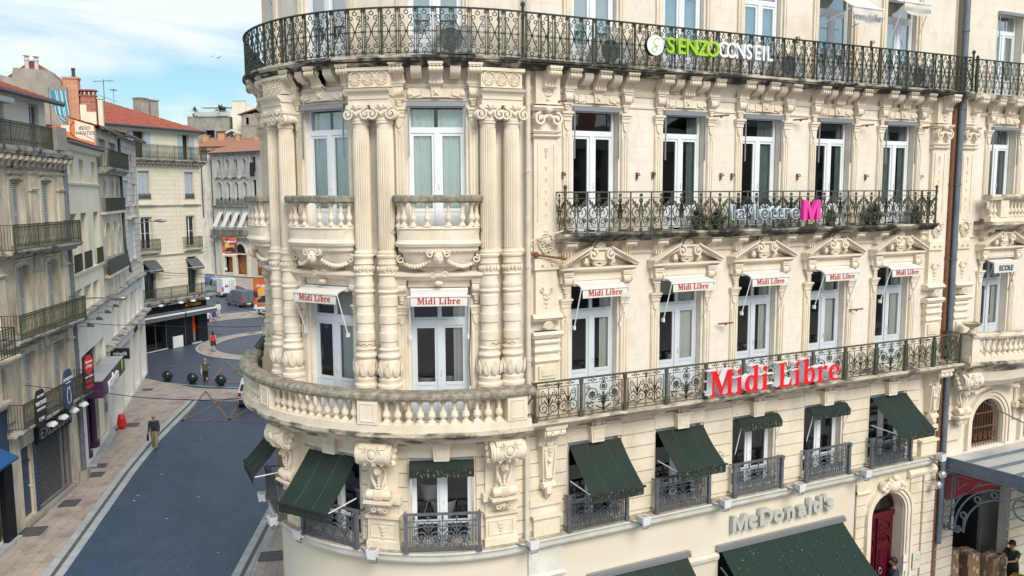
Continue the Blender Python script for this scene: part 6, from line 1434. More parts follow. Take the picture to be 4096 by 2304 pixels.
# ================================================================== the matching building to the right
FR = flat((22.55, 0), 0)
RB = thing('neighbour_building', 'matching cream stone building cut by the right edge, with a bowed stone balcony', 'building', T(24, 0, 0))
RC = [2.12, 4.7]
def hole4(c): return [rect(c, 1.26, 8.2, 11.14), rect(c, 1.24, 12.3, 15.12), rect(c, 1.18, 16.02, 18.52)]
hs = sum([hole4(c) for c in RC], []) + [rect(2.12, 1.5, 5.15, 6.7), rect(4.7, 1.5, 5.15, 6.7), (.75, 3.5, .0, 4.3)]
m = MB(); wall(m, FR, 0, 6.4, 0, 20.2, hs, 0, .3)
for c in RC: spandrel(m, FR, c, 5.95, .75, 6.7, 0, .3)
m.quad(FR(0, 0, 0), FR(0, -8, 0), FR(0, -8, 20.2), FR(0, 0, 20.2)); part('wall', m, 'plaster', RB)
part('interior', plainbox(FR, 0, 6.4, -2, -1.9, .5, 19.9), 'room', RB)
for c in RC:
    place(K['win_piano'], frame(FR, c, -.25, 8.21), RB); place(K['win_third3'], frame(FR, c, -.25, 12.32), RB); place(K['win_top'], frame(FR, c, -.25, 16.04), RB); place(K['ped'], frame(FR, c, 0, 11.47), RB); place(K['abox'], frame(FR, c, 0, 15.13), RB); place(K['abox'], frame(FR, c, 0, 18.5), RB)
    place(K['panel'], frame(FR, c, .03, 15.3), RB); place(K['con'], frame(FR, c, .08, 15.86), RB)
    for s in (-1, 1):
        place(K['strip2'], frame(FR, c + s * .8, 0, 8.2), RB); place(K['scon'], frame(FR, c + s * .8, .05, 11.36), RB); place(K['strip3'], frame(FR, c + s * .78, 0, 12.36), RB); place(K['scon'], frame(FR, c + s * .78, .04, 15.5), RB); place(K['con'], frame(FR, c + s * .76, .06, 15.86), RB); place(K['sbr'], frame(FR, c + s * .8, 0, 12.12), RB)
    m = MB()
    for r, wd, d1 in ((.80, .08, .06), (.9, .10, .1), (1.0, .06, .13)): m.ribbon([(c - r, 5.2)] + arch_pts(c, 5.95, r, 18) + [(c + r, 5.2)], wd, 0, d1, FR)
    part('arch_surround', m, 'stone', RB)
    m = MB(); n = 12
    for k in range(n): u = c - .7 + 1.4 * k / (n - 1); zt = 5.95 + math.sqrt(max(0, .73 ** 2 - (u - c) ** 2)); m.box(u - .007, u + .007, -.1, -.08, 5.15, zt, FR)
    for z in (5.25, 5.75, 6.2): m.box(c - .7, c + .7, -.11, -.08, z, z + .03, FR)
    for k in range(6):
        u = c - .58 + k * .232; m.ribbon(spiral(u, 5.5, .09, .02, 0, 8, 12), .011, -.1, -.075, FR); m.ribbon(spiral(u, 5.38, .06, .02, 3, -5, 10), .010, -.1, -.075, FR)
    part('window_grille', m, 'rust', RB)
giant(.38, FR, RB)
m = MB(); m.sweep(0, 6.4, [(0, 15.42), (.03, 15.42), (.07, 15.5), (0, 15.54)], FR); m.sweep(0, 6.4, [(0, 15.6), (.12, 15.88), (0, 15.88)], FR); m.sweep(.7, 6.4, [(0, 11.78), (.08, 11.84), (0, 11.88)], FR); m.sweep(0, 6.4, [(-.0, 19.4), (.1, 19.4), (.2, 19.7), (.6, 19.9), (.6, 20.1), (-.0, 20.2)], FR); part('cornice', m, 'stone', RB)
sB = MB(); sB.sweep(.1, 6.4, [(0, 15.8), (.4, 15.8), (.46, 15.9), (.46, 16.0), (0, 16.0)], FR); sB = part('balcony', sB, 'slabmid', RB)
mi = MB(); iron_run(mi, FR, .16, 6.4, 16.03, pat_top, .37, .40, .412)
for path, wd in pat_top(.37): mi.ribbon([(x, 16.03 + z) for x, z in path], wd, -.007, .007, lambda u, d, z: FR(.14 + d, u, z))
k = .16
while k < 6.4: mi.box(k - .013, k + .013, .39, .42, 16.0, 16.95, FR); k += 1.11
mi.box(.12, 6.4, .38, .43, 16.95, 16.98, FR); mi.box(.12, .16, 0, .4, 16.95, 16.98, FR); x, y, z = FR(.14, .4, 16); mi.lathe([(.04, 0), (.028, .9), (.05, 1.03), (.01, 1.08)], (x, y, z), 8); part('railing', mi, 'iron', sB)
# third floor straight stone balcony
sB = MB(); sB.sweep(.95, 6.4, [(0, 12.05), (.4, 12.05), (.5, 12.15), (.6, 12.2), (.6, 12.3), (0, 12.3)], FR); sB = part('balcony', sB, 'slabmid', RB)
m = MB(); m.box(1.0, 6.4, .28, .5, 12.3, 12.42, FR); part('plinth', m, 'stone', sB); m = MB(); m.sweep(.95, 6.4, [(.24, 12.94), (.54, 12.94), (.56, 13.05), (.5, 13.1), (.26, 13.1)], FR); part('handrail', m, 'slabmid', sB); part('pier', plainbox(FR, 1.42, 1.78, .26, .52, 12.42, 12.94), 'stone', sB)
for u in [1.12, 1.29] + [1.92 + .17 * k for k in range(12)]: place(K['balw'], frame(FR, u, .4, 12.43), sB)
# bowed piano nobile balcony
def FB(u, d, z): return FR(u, d + .38 * max(0, sin(PI * min(1, max(0, (u - .4) / 3.6)))) ** .8, z)
FB.curved = (.4, 4.0)
sB = MB(); sB.sweep(.05, 5.4, [(0, 7.8), (.5, 7.8), (.62, 7.95), (.72, 8.0), (.8, 8.08), (.8, 8.18), (0, 8.18)], FB); sB = part('balcony', sB, 'slabmid', RB)
m = MB(); m.sweep(.35, 4.2, [(0, 7.8), (.5, 7.8), (.42, 7.5), (.2, 7.3), (0, 7.25)], FB); m.sweep(.05, 5.4, [(.5, 8.17), (.75, 8.17), (.75, 8.34), (.5, 8.34)], FB); part('plinth', m, 'stone', sB)
m = MB(); m.sweep(.05, 5.4, [(.46, 8.86), (.8, 8.86), (.84, 8.94), (.78, 9.03), (.48, 9.03), (.42, 8.94)], FB); part('handrail', m, 'slabmid', sB)
part('pier', plainbox(FR, .08, .42, .44, .8, 8.18, 8.87), 'stone', sB)
for k in range(20): place(K['bal'], frame(FB, .56 + .2 * k, .63, 8.34), sB)
# scroll brackets and faces under it
place(K['bigc'], frame(FR, .5, .02, 7.8), RB); place(K['bigc'], frame(FR, 3.75, .02, 7.8), RB)
for u in (.1,):
    m = MB(); m.ball((0, -.6, 7.55), .17, 12, 9, (.85, .8, 1.2)); m.ball((0, -.76, 7.53), .03, 6, 4, (1, 1, 1.8)); m.ball((0, -.55, 7.72), .17, 10, 6, (1, 1, .6))
    for s in (-1, 1): m.ball((s * .06, -.72, 7.6), .022, 6, 4); m.tube([(s * .15, -.55, 7.7), (s * .2, -.55, 7.5), (s * .13, -.6, 7.35)], [.05, .05, .03], 7)
    part('carved_head', m, 'stone', RB, frame(FR, .62, 0, 0), 40)
o = MB()
for s in (-1, 1):
    o.tube([(s * .1, -.15, 7.2), (s * .5, -.3, 7.25), (s * .9, -.25, 7.05), (s * 1.2, -.15, 7.1)], [.06, .09, .07, .03], 8)
    for k in range(5): o.ball((s * (.3 + .18 * k), -.28, 7.2 - .04 * k), .07, 7, 5)
part('garland', o, 'stone', RB, frame(FR, 2.12, 0, 0), 40)
m = MB()
for k in range(15): m.box(0, .72, 0, .07, .2 + .33 * k, .49 + .33 * k, FR) if k < 14 else None
for k in range(14): m.box(3.5, 4.5, 0, .08, .2 + .33 * k, .48 + .33 * k, FR)
m.box(0, .8, 0, .1, 5.6, 6.1, FR); m.box(0, .8, 0, .1, 6.2, 6.7, FR)
part('stone_courses', m, 'ashlar', RB); part('red_fascia', plainbox(FR, .2, 3.2, .12, .16, 3.75, 4.5), 'dark_red', RB)
part('door_wall', plainbox(FR, 3.5, 6.4, -1.0, -.9, .0, 4.6), 'render_old', RB); m = MB(); m.quad(FR(.75, 0, 4.3), FR(3.5, 0, 4.3), FR(3.5, -1.9, 4.3), FR(.75, -1.9, 4.3)); m.quad(FR(.75, 0, 0), FR(.75, -1.9, 0), FR(.75, -1.9, 4.3), FR(.75, 0, 4.3)); part('porch_lining', m, 'ashlar', RB); part('door', plainbox(FR, .8, 6.3, -1.85, -1.8, 0, 4.6), 'black', RB)
# canopy
CN = thing('entrance_canopy', 'blue-grey iron entrance canopy with ribbed glass roof and scrolled iron brackets over stacked boxes', 'canopy', T(23, 0, 4.9))
M['canopy_glass'] = mat('dusty_canopy_glass', (.42, .43, .45), .45, (.55, .53, .49), 1.6, .1, 20); M['canopy_iron'] = mat('blue_grey_iron', (.10, .14, .19), .5, (.14, .18, .23), 5)
m = MB(); m.quad((22.7, 0, 5.05), (30, 0, 5.05), (30, -4.2, 5.22), (22.7, -4.2, 5.22)); m.quad((22.7, 0, 5.03), (30, 0, 5.03), (30, -4.2, 5.2), (22.7, -4.2, 5.2)); part('roof', m, 'canopy_glass', CN)
m = MB()
for y in (-.75, -1.5, -2.25, -3.0, -3.75): m.box(22.7, 30, -y - .03, -y + .03, 5.06 + (-y) * .04, 5.13 + (-y) * .04)
m.grid([[(22.66, 0, 4.72), (22.66, 0, 5.12), (22.72, 0, 5.12), (22.72, 0, 4.72)], [(22.66, -4.2, 4.94), (22.66, -4.2, 5.30), (22.72, -4.2, 5.30), (22.72, -4.2, 4.94)]], True, True); m.box(22.7, 30, 4.18, 4.25, 4.9, 5.32)
m.grid([[(22.62, 0, 4.72), (22.62, 0, 4.75), (22.8, 0, 4.75), (22.8, 0, 4.72)], [(22.62, -4.2, 4.94), (22.62, -4.2, 4.97), (22.8, -4.2, 4.97), (22.8, -4.2, 4.94)]], True, True)
for k in range(9): m.ball((22.655, -.4 * k - .3, 4.92 + .02 * k), .03, 6, 4)
part('frame', m, 'canopy_iron', CN)
def FC(x0): return lambda u, d, z: (x0 + d, -u, z)
for x0 in (22.75, 26.9):
    m = MB(); f = FC(x0)
    for u in (.05, .33): m.ribbon([(u, 2.85), (u, 4.75)], .04, -.02, .02, f)
    for k in range(9): m.ribbon(circ(.19, 3.0 + .2 * k, .07, 9), .018, -.01, .01, f)
    m.ribbon([(.05, 4.72), (2.9, 4.86)], .05, -.02, .02, f); m.ribbon([(.05, 2.9), (.35, 2.9)], .05, -.02, .02, f); m.ribbon(circ(.2, 2.9, .09, 10), .02, -.015, .015, f)
    for r, o_ in ((1.9, 0), (1.72, 0), (1.42, .1)):
        pts = [(2.2 - r * 1.0 * cos(a) * 1.0 + (1.9 - r) * 0, 2.95 + r * sin(a) * .98) for a in [rad(0 + 80 * k / 16) for k in range(17)]]; m.ribbon([(.3 + (u - .3) * .98, z) for u, z in pts], .045, -.02, .02, f)
    m.ribbon(spiral(2.5, 4.3, .5, .1, rad(110), rad(110) - 9, 30), .045, -.02, .02, f)
    for a in (20, 48, 70): m.ribbon(circ(2.2 - 1.55 * cos(rad(a)), 2.95 + 1.55 * sin(rad(a)), .09, 12), .035, -.03, .03, f)
    m.ribbon([(.42, 4.62), (1.25, 4.68), (.42, 3.85), (.42, 4.62)], .04, -.02, .02, f); m.ribbon([(.52, 4.5), (.85, 4.54), (.52, 4.2), (.52, 4.5)], .03, -.02, .02, f)
    m.ribbon([(.35, 2.9), (.6, 2.88), (.75, 3.05), (.78, 3.4)], .045, -.02, .02, f); m.ribbon(spiral(.58, 3.0, .1, .02, 0, 8, 12), .03, -.02, .02, f)
    part('bracket', m, 'canopy_iron', CN)
M['card'] = mat('brown_cardboard', (.34, .20, .11), .85, (.29, .17, .09), 4); M['tape'] = mat('pale_parcel_tape', (.55, .52, .52), .4)
def carton(lab, x, y, z, w_, d_, h, rz):
    Mx = T(x, y, z, rz); t = thing('cardboard_box', lab, 'box', Mx, 'cardboard boxes under the canopy'); m = MB(); m.box(-w_ / 2, w_ / 2, -d_ / 2, d_ / 2, 0, h); part('carton', m, 'card', t, Mx)
    m = MB(); m.box(-w_ / 2 - .003, w_ / 2 + .003, -.035, .035, h * .7, h + .004); m.box(-.035, .035, -d_ / 2 - .003, d_ / 2 + .003, h - .14, h + .0035); m.box(w_ * .2, w_ * .35, d_ / 2, d_ / 2 + .003, h * .4, h * .75); part('tape', m, 'tape', t, Mx)
for i, (x, y, z, a, b, h, r) in enumerate([(24.0, .6, 1.18, .5, .5, .47, .05), (24.02, .6, .70, .52, .5, .47, 0), (23.98, .6, .0, .5, .5, .69, 0), (24.76, .42, 1.07, .48, .54, .43, -.2), (24.78, .42, .62, .5, .54, .44, -.12), (24.76, .42, 0, .52, .56, .61, -.15), (25.6, .12, .82, .66, .42, .50, .1), (25.6, .12, .0, .7, .45, .81, 0)]):
    carton(['top cardboard box of the left stack, half hidden by the stone pier', 'middle cardboard box of the left stack behind the stone pier', 'bottom cardboard box of the left stack behind the stone pier', 'top cardboard box of the middle stack, crossed with pale tape', 'middle cardboard box of the middle stack in the porch', 'bottom cardboard box of the middle stack in the porch', 'cardboard box on which the man in the cap works', 'cardboard box under the one the man in the cap works on'][i], x, y, z, a, b, h, r)
# ================================================================== pipes, awnings, signs, fittings on the front
pipe('cream painted downpipe at the joint of the rounded corner and the flat front', [(8.30, -.16, 20), (8.30, -.16, 16.2), (8.30, -.16, 15.8), (8.30, -.16, 8.3), (8.26, -.14, 7.9), (8.26, -.14, 5.3)], .06, 'pipe_w')
pipe('rust-coloured downpipe in the gap between the two stone buildings', [(22.34, -.02, 15.6), (22.34, -.02, 8.3), (22.36, -.02, 7.8), (22.36, -.02, .3)], .07, 'rust')
pipe('blue-grey zinc downpipe between the two stone buildings', [(22.5, -.13, 20), (22.5, -.13, 16), (22.5, -.13, 8.3), (22.52, -.13, 7.8), (22.52, -.13, 2.4)], .085, 'pipe_g')
SF = {'i': (.62, [[(0, 0), (.56, 0), (.56, .08), (.42, .14), (.42, 1.0), (.30, 1.0), (0, .93), (0, .85), (.14, .82), (.14, .14), (0, .08)], [(.27 + .16 * cos(k * PI / 8), 1.3 + .16 * sin(k * PI / 8)) for k in range(16)]]),
      'L': (1.12, [[(0, 0), (.98, 0), (1.05, .48), (.93, .48), (.8, .14), (.44, .14), (.44, 1.36), (.62, 1.42), (.62, 1.5), (0, 1.5), (0, 1.42), (.15, 1.36), (.15, .14), (0, .08)]]),
      'M': (1.70, [[(0, 0), (.46, 0), (.46, .08), (.3, .14), (.3, 1.1), (.70, .02), (.80, .02), (1.2, 1.1), (1.2, .14), (1.05, .08), (1.05, 0), (1.62, 0), (1.62, .08), (1.48, .14), (1.48, 1.36), (1.62, 1.42), (1.62, 1.5), (1.16, 1.5), (.82, .55), (.46, 1.5), (0, 1.5), (0, 1.42), (.15, 1.36), (.15, .14), (0, .08)]]),
      'd': (1.12, [[(.66, 0), (1.05, 0), (1.05, .08), (.92, .14), (.92, 1.58), (.80, 1.58), (.5, 1.51), (.5, 1.44), (.64, 1.40), (.64, .95), (.42, 1.02), (.2, .93), (.05, .74), (0, .48), (.04, .22), (.18, .04), (.38, -.03), (.55, .02), (.64, .1)], [(.47 + .16 * cos(k * PI / 8), .5 + .36 * sin(k * PI / 8)) for k in range(16)]]),
      'b': (1.06, [[(.14, .04), (.36, -.02), (.55, -.03), (.8, .05), (.96, .26), (1.0, .5), (.95, .78), (.8, .95), (.62, 1.02), (.42, .93), (.42, 1.58), (.30, 1.58), (0, 1.51), (0, 1.44), (.14, 1.40)], [(.57 + .15 * cos(k * PI / 8), .5 + .36 * sin(k * PI / 8)) for k in range(16)]]),
      'r': (.88, [[(0, 0), (.6, 0), (.6, .08), (.43, .14), (.43, .70), (.54, .83), (.62, .76), (.74, .72), (.85, .8), (.84, .95), (.70, 1.02), (.55, .99), (.43, .88), (.42, 1.0), (.30, 1.0), (0, .93), (0, .85), (.15, .82), (.15, .14), (0, .08)]]),
      'e': (.95, [[(.92, .46), (.33, .46), (.36, .28), (.5, .14), (.68, .12), (.88, .22), (.92, .14), (.75, 0), (.5, -.03), (.2, .05), (.03, .28), (0, .5), (.06, .78), (.25, .97), (.48, 1.02), (.74, .96), (.9, .75)], [(.31, .56), (.66, .56), (.62, .8), (.5, .9), (.38, .82)]]), ' ': (.55, [])}
def serif(ch, size, ext, mats, xs=1.0):
    c = bpy.data.curves.new('letter', 'CURVE'); c.dimensions = '2D'; c.fill_mode = 'BOTH'; c.extrude = ext
    for lp in SF[ch][1]:
        s = c.splines.new('POLY'); s.points.add(len(lp) - 1); s.use_cyclic_u = True
        for p, (x, y) in zip(s.points, lp): p.co = (x * size * xs, y * size, 0, 1)
    o = bpy.data.objects.new('letter', c); COL.objects.link(o); dg = bpy.context.evaluated_depsgraph_get(); me = bpy.data.meshes.new_from_object(o.evaluated_get(dg)); COL.objects.unlink(o); bpy.data.objects.remove(o)
    for v in me.vertices: x, y, z = v.co; v.co = (x, -z, y)
    me.materials.clear()
    for q in mats: me.materials.append(M[q])
    me.update()
    if len(mats) > 1:
        for p in me.polygons: p.material_index = 0 if p.normal.y < -.8 else 1
    return me
def serif_line(body, size, ext, mats, gap=0.0, xs=1.0):
    x = 0; o = []
    for ch in body:
        if ch != ' ': o.append((ch, x))
        x += (SF[ch][0] + gap) * size * xs
    return o, x
sg = thing('letter_sign', 'big red serif letters with white sides standing along the iron balcony rail', 'sign', frame(FM, 14.9, .9, 8.3))
o, wt = serif_line('Midi Libre', .42, .1, 0, .03); xs_ = 4.33 / wt; o, wt = serif_line('Midi Libre', .42, .1, 0, .03, xs_)
for ch, x in o: put('letter', serif(ch, .42, .1, ['red', 'white'], xs_), frame(FM, 12.78 + x, .87, 8.30), sg)
m = MB(); m.box(12.8, 17.0, .7, .76, 8.62, 8.66); m.box(12.8, 17.0, .7, .76, 8.36, 8.40); part('mounting_rail', m, 'white_metal', sg)
sg = thing('letter_sign', 'round white emblem beside raised green and white capitals on the top railing', 'sign', frame(FM, 13.0, .5, 16.5))
m = MB(); m.prism([(.235 * cos(2 * PI * k / 32), .235 * sin(2 * PI * k / 32)) for k in range(32)], -.05, .05); part('emblem_case', m, 'black', sg, frame(FM, 11.33, .53, 16.52)); m = MB(); m.prism([(.228 * cos(2 * PI * k / 32), .228 * sin(2 * PI * k / 32)) for k in range(32)], .0505, .056); part('emblem_disc', m, 'white', sg, frame(FM, 11.33, .53, 16.52))
m = MB(); m.ribbon([(.12, .13), (.06, .16), (-.02, .13), (-.06, .07), (-.04, .02), (.02, -.03), (.04, -.09), (0, -.14), (-.07, -.15), (-.11, -.11), (-.06, -.06), (.03, -.02), (.09, .0)], .022, .057, .062); part('emblem_mark', m, 'lime', sg, frame(FM, 11.33, .53, 16.52))
def sans_M(w=.25, h=.22, e=.06, mt='pale_l'):
    m = MB(); a = w * .44; m.prism([(-w, -h), (-w, h), (-w + a, h), (0, -.02), (w - a, h), (w, h), (w, -h), (w - a, -h), (w - a, h * .36), (w * .16, -h), (-w * .16, -h), (-w + a, h * .36), (-w + a, -h)], -e, e); return m.mesh('letter', mt)
def spaced(word, u0, u1, size, mats, z, d, ext, off, F=FM, par=None, wf=1.0):
    n = len(word); wd = [{'I': .45, 'M': 1.25, 'i': .5, 'l': .5, "'": .35, 't': .65, 'r': .7, ' ': .6, 'm': 1.5, 'w': 1.3}.get(ch, 1.0) for ch in word]; tot = sum(wd); x = u0
    for ch, q in zip(word, wd):
        q = q / tot * (u1 - u0)
        if ch != ' ': put('letter', text_mesh(ch, size, mats, ext, off, 0, 'CENTER', 1, wf), frame(F, x + q / 2, d, z), par)
        x += q
spaced('SENZO', 11.62, 13.14, .50, ['lime'], 16.53, .53, .045, .006, par=sg); spaced('CONSEIL', 13.16, 14.86, .50, ['white'], 16.54, .53, .045, .006, par=sg, wf=.85)
m = MB(); m.box(11.55, 14.8, .46, .485, 16.68, 16.72); m.box(11.55, 14.8, .46, .485, 16.38, 16.41); part('mounting_rail', m, 'grey_metal', sg)
sg = thing('letter_sign', 'slate-blue lowercase letters and a big pink M on the middle iron railing', 'sign', frame(FM, 15, .55, 12.5))
M['slate'] = mat('slate_blue_letter', (.06, .12, .17), .4); M['pink_l'] = mat('bright_pink_letter', (.85, .05, .38), .4); M['acrylic'] = glass_mat('clear_sign_panel', (.82, .86, .9), .8, .10)
spaced('la lettre', 13.62, 15.90, .50, ['white'], 12.70, .545, .045, .018, par=sg, wf=1.1); spaced('la lettre', 13.62, 15.90, .50, ['slate'], 12.70, .594, .004, .004, par=sg, wf=1.1)
m = MB(); m.quad((13.62, -.525, 12.36), (16.0, -.525, 12.36), (16.0, -.525, 13.08), (13.62, -.525, 13.08)); part('panel', m, 'acrylic', sg)
put('letter', sans_M(.29, .25, .06, 'pink_l'), frame(FM, 16.2, .62, 12.75), sg)
sg = thing('letter_sign', 'raised pale grey rounded letters on the cream wall above the large green awning', 'sign', frame(FM, 16.2, 0, 4.5)); M['pale_l'] = mat('pale_grey_letter', (.50, .50, .46), .5)
xs0 = [('M', 14.58, .52), ('c', 15.02, .40), ('D', 15.48, .46), ('o', 15.93, .40), ('n', 16.36, .40), ('a', 16.78, .40), ('l', 17.06, .2), ('d', 17.36, .40), ("'", 17.62, .2), ('s', 17.83, .36)]
for ch, x, q in xs0: put('letter', text_mesh(ch, .60, ['pale_l'], .06, .026, 0, 'CENTER', 1, 1.08) if ch != 'M' else sans_M(), frame(FM, x + .02, .08, 4.50), sg)
# small awnings with red lettering
LAB = ['cream awning with red lettering on the rounded corner, directly above the quilted chairs', 'cream awning with red lettering on the rounded corner, between the two left column pairs',
       'cream awning with red lettering over the flat-front window nearest the cream downpipe', 'cream awning with red lettering over the second flat-front window from the downpipe', 'cream awning with red lettering over the middle flat-front window',
       'cream awning with red lettering over the fourth flat-front window, under the pink M', 'cream awning with red lettering over the flat-front window nearest the zinc downpipe']
cl = MB(); cl.sweep(-.60, .60, [(.1, 11.15), (.28, 11.13), (.44, 11.06), (.455, 11.04), (.46, 10.84), (.452, 10.84), (.448, 11.03), (.28, 11.1), (.1, 11.12)]); bx_ = MB(); bx_.box(-.62, .62, -.02, .1, 11.08, 11.18)
fr_ = MB(); fr_.box(-.66, .66, .44, .475, 11.035, 11.065)
for s in (-1, 1): fr_.tube([(s * .64, -.45, 11.04), (s * .62, -.12, 10.15)], .014, 6); fr_.box(s * .62 - .02, s * .62 + .02, .06, .15, 10.08, 10.17)
tm = [serif(ch, .095, .002, ['dark_red'], 1.0) for ch in 'MidLbre']; tmm = dict(zip('MidLbre', tm)); o, wt = serif_line('Midi Libre', .095, 0, 0, .04)
mcl, mbx, mfr = cl.mesh('cloth', 'canvas', 40), bx_.mesh('cassette', 'white_metal'), fr_.mesh('arms', 'white_metal')
for i, c in enumerate(TOW[:2] + BAY):
    Mx = frame(FM, c, .02, 0); t = thing('small_awning', LAB[i], 'awning', frame(FM, c, .02, 11.1), 'cream lettered awnings'); put('cloth', mcl, Mx, t); put('cassette', mbx, Mx, t); put('arms', mfr, Mx, t)
    for ch, x in o: put('letter', tmm[ch], Mx @ Matrix.Translation((x - wt / 2, -.465, 10.885)), t)
# green awnings
M['grey_green_seam'] = mat('awning_seam', (.05, .085, .07), .8)
def green(lab, c, open_, dep=1.0, zb=6.55, w_=1.42, dirty=False):
    Mx = frame(FM, c, .02, -.05); t = thing('green_awning', lab, 'awning', frame(FM, c, .02, 7.3), 'green window awnings'); m = MB(); f = MB()
    if open_:
        ph = random.uniform(0, 6); cl_ = lambda i, k, o=0: (-w_ / 2 + w_ * i / 16, -(.05 + (dep - .05) * k / 10), 7.38 - o + (zb - 7.38) * k / 10 - (.05 + .018 * sin(i * .55 + ph) + .006 * sin(i * 1.9 + k * .8)) * sin(PI * k / 10))
        m.grid([[cl_(i, k) for i in range(17)] for k in range(11)]); m.grid([[cl_(i, k, .008) for i in range(17)] for k in range(11)])
        for q in (5, 11): f.tube([Vector(cl_(q, k)) + Vector((0, 0, .002)) for k in range(11)], .004, 4) if 0 else None
        cloth = part('cloth', m, 'green_canvas', t, Mx, 60); v = MB()
        for q in (5, 11): v.tube([Vector(cl_(q, k)) + Vector((0, 0, .001)) for k in range(11)], .006, 4)
        part('seam', v, 'grey_green_seam', t, Mx); v = MB()
        n = 22; xs = [-w_ / 2 + w_ * k / n for k in range(n + 1)]
        v.grid([[(x, -dep - .012 - .003 * sin(i * 1.9), zb - .02) for i, x in enumerate(xs)], [(x, -dep - .012 - .008 * sin(i * 1.9 + .5), zb - .2 - .008 * random.random()) for i, x in enumerate(xs)]])
        part('valance', v, 'green_dirty' if dirty else 'green_canvas', t, Mx); v = MB(); v.box(-w_ / 2 - .05, w_ / 2 + .05, dep - .02, dep + .03, zb - .03, zb + .015); part('front_bar', v, 'green_dirty' if dirty else 'green_canvas', t, Mx)
        for s in (-1, 1): f.tube([(s * (w_ / 2 - .03), -dep, zb - .02), (s * (w_ / 2 - .03), -.06, zb + .02)], .015, 6)
    else:
        m.sweep(-w_ / 2, w_ / 2, [(.05, 7.4), (.16, 7.39), (.28, 7.27), (.29, 7.24), (.27, 7.24), (.15, 7.36), (.05, 7.37)]); part('cloth', m, 'green_canvas', t, Mx); v = MB(); n = 60; xs = [-w_ / 2 + w_ * k / n for k in range(n + 1)]
        v.grid([[(x, -.30 - .008 * sin(i * 1.3), 7.26) for i, x in enumerate(xs)], [(x, -.30 - .006 * sin(i * .9), 7.14) for i, x in enumerate(xs)], [(x, -.30 - .007 * sin(i * 1.1 + 1), 7.08 + .015 * ((i * 7919) % 13) / 13) for i, x in enumerate(xs)]]); part('valance', v, 'green_dirty', t, Mx)
        for s in (-1, 1): f.tube([(s * (w_ / 2 - .03), -.28, 7.22), (s * (w_ / 2 - .05), -.05, 6.45)], .013, 6)
    part('arm', f, 'white_metal', t, Mx)
green('lowered green awning at the left of the rounded corner, seen edge on against the road', TOW[2], True, .78, 6.5)
green('lowered green awning on the rounded corner, left of the carved brackets', TOW[1], True, 1.05, 6.42)
green('rolled up green awning with a frayed streaked valance on the rounded corner', TOW[0], False)
green('lowered green awning on the flat front nearest the cream downpipe, with bird droppings', BAY[0], True, 1.05, 6.5, dirty=True); green('lowered green awning on the flat front, beside the oval wall mark', BAY[1], True, .95, 6.62, dirty=True)
green('rolled up streaked green awning on the flat front, over the middle window', BAY[2], False); green('rolled up streaked green awning on the flat front, over the fourth window', BAY[3], False); green('lowered green awning nearest the rust-coloured downpipe', BAY[4], True, 1.05, 6.55, dirty=True)
M['grey_green_seam'] = mat('awning_seam', (.05, .085, .07), .8)
def shop_awn(lab, u0, u1, z0, dep, z1, u2, spots):
    t = thing('shop_awning', lab, 'awning', frame(FM, (u0 + u1) / 2, 0, z0), 'green shop awnings'); m = MB(); n = 40
    m.grid([[(u0 + (u1 - u0) * i / n + (u2 - 0) * 0, -.08 - (dep - .08) * k / 8, z0 + (z1 - z0) * k / 8 - (.06 + .02 * cos(2 * PI * i / n * 5)) * sin(PI * k / 8)) for i in range(n + 1)] for k in range(9)]); m.grid([[(u0 + (u1 - u0) * i / n, -dep, z1) for i in range(n + 1)], [(u0 + (u1 - u0) * i / n, -dep - .015 * sin(i * 2), z1 - .25) for i in range(n + 1)]])
    part('cloth', m, spots, t); m = MB()
    for q in (.2, .4, .6, .8): u = u0 + (u1 - u0) * q; m.tube([(u, -.08 - (dep - .08) * k / 8, z0 + (z1 - z0) * k / 8 - .06 * sin(PI * k / 8) + .002) for k in range(9)], .009, 5)
    part('seam', m, 'grey_green_seam', t); m = MB(); m.box(u0 - .1, u1 + .1, 0, .14, z0 - .02, z0 + .07); m.box(u0 - .1, u1 + .1, .0, .1, z0 + .07, z0 + .12); part('cassette', m, 'grey_metal', t); m = MB()
    for u in (u0 + .05, u1 - .05): m.tube([(u, -.05, z0 - .5), (u, -dep, z1)], .025, 6)
    part('arm', m, 'grey_metal', t)
shop_awn('large dark green shop awning spotted with droppings under the raised grey letters', 14.0, 18.4, 3.86, 1.75, 2.55, 0, 'green_spots'); shop_awn('dark green shop awning with plain cloth, cut by the bottom edge', 10.05, 12.9, 3.92, 1.6, 2.7, 0, 'green_canvas')
# estate agent's and companion awning on the top floor
def top_awn(lab, c, dep, zb, zt, text, hv, col='grey_metal', sz=.26):
    Mx = frame(FM, c, -.05, 0); t = thing('top_awning', lab, 'awning', frame(FM, c, 0, zb), 'cream awnings on the top floor'); m = MB(); m.grid([[(-.52 + 1.04 * i / 6, -.02 - (dep - .02) * k / 6, zt + (zb - zt) * k / 6 - .04 * sin(PI * k / 6)) for i in range(7)] for k in range(7)])
    m.grid([[(-.52 + 1.04 * i / 10, -dep - .005 * sin(i), zb) for i in range(11)], [(-.52 + 1.04 * i / 10, -dep - .02 * sin(i * .8), zb - hv + .12 * (abs(i - 5) / 5) ** 6) for i in range(11)]]); part('cloth', m, 'canvas', t, Mx)
    m = MB(); m.box(-.54, .54, dep - .02, dep + .02, zb - .01, zb + .03)
    for s in (-1, 1): m.tube([(s * .5, -dep, zb), (s * .52, -.03, zb - .25 if dep > .6 else zb - .95)], .015, 6)
    part('arms', m, 'white_metal', t, Mx); put('lettering', text_mesh(text, sz, col, .003, .0), Mx @ Matrix.Translation((0, -dep - .03, zb - hv * .55)), t)
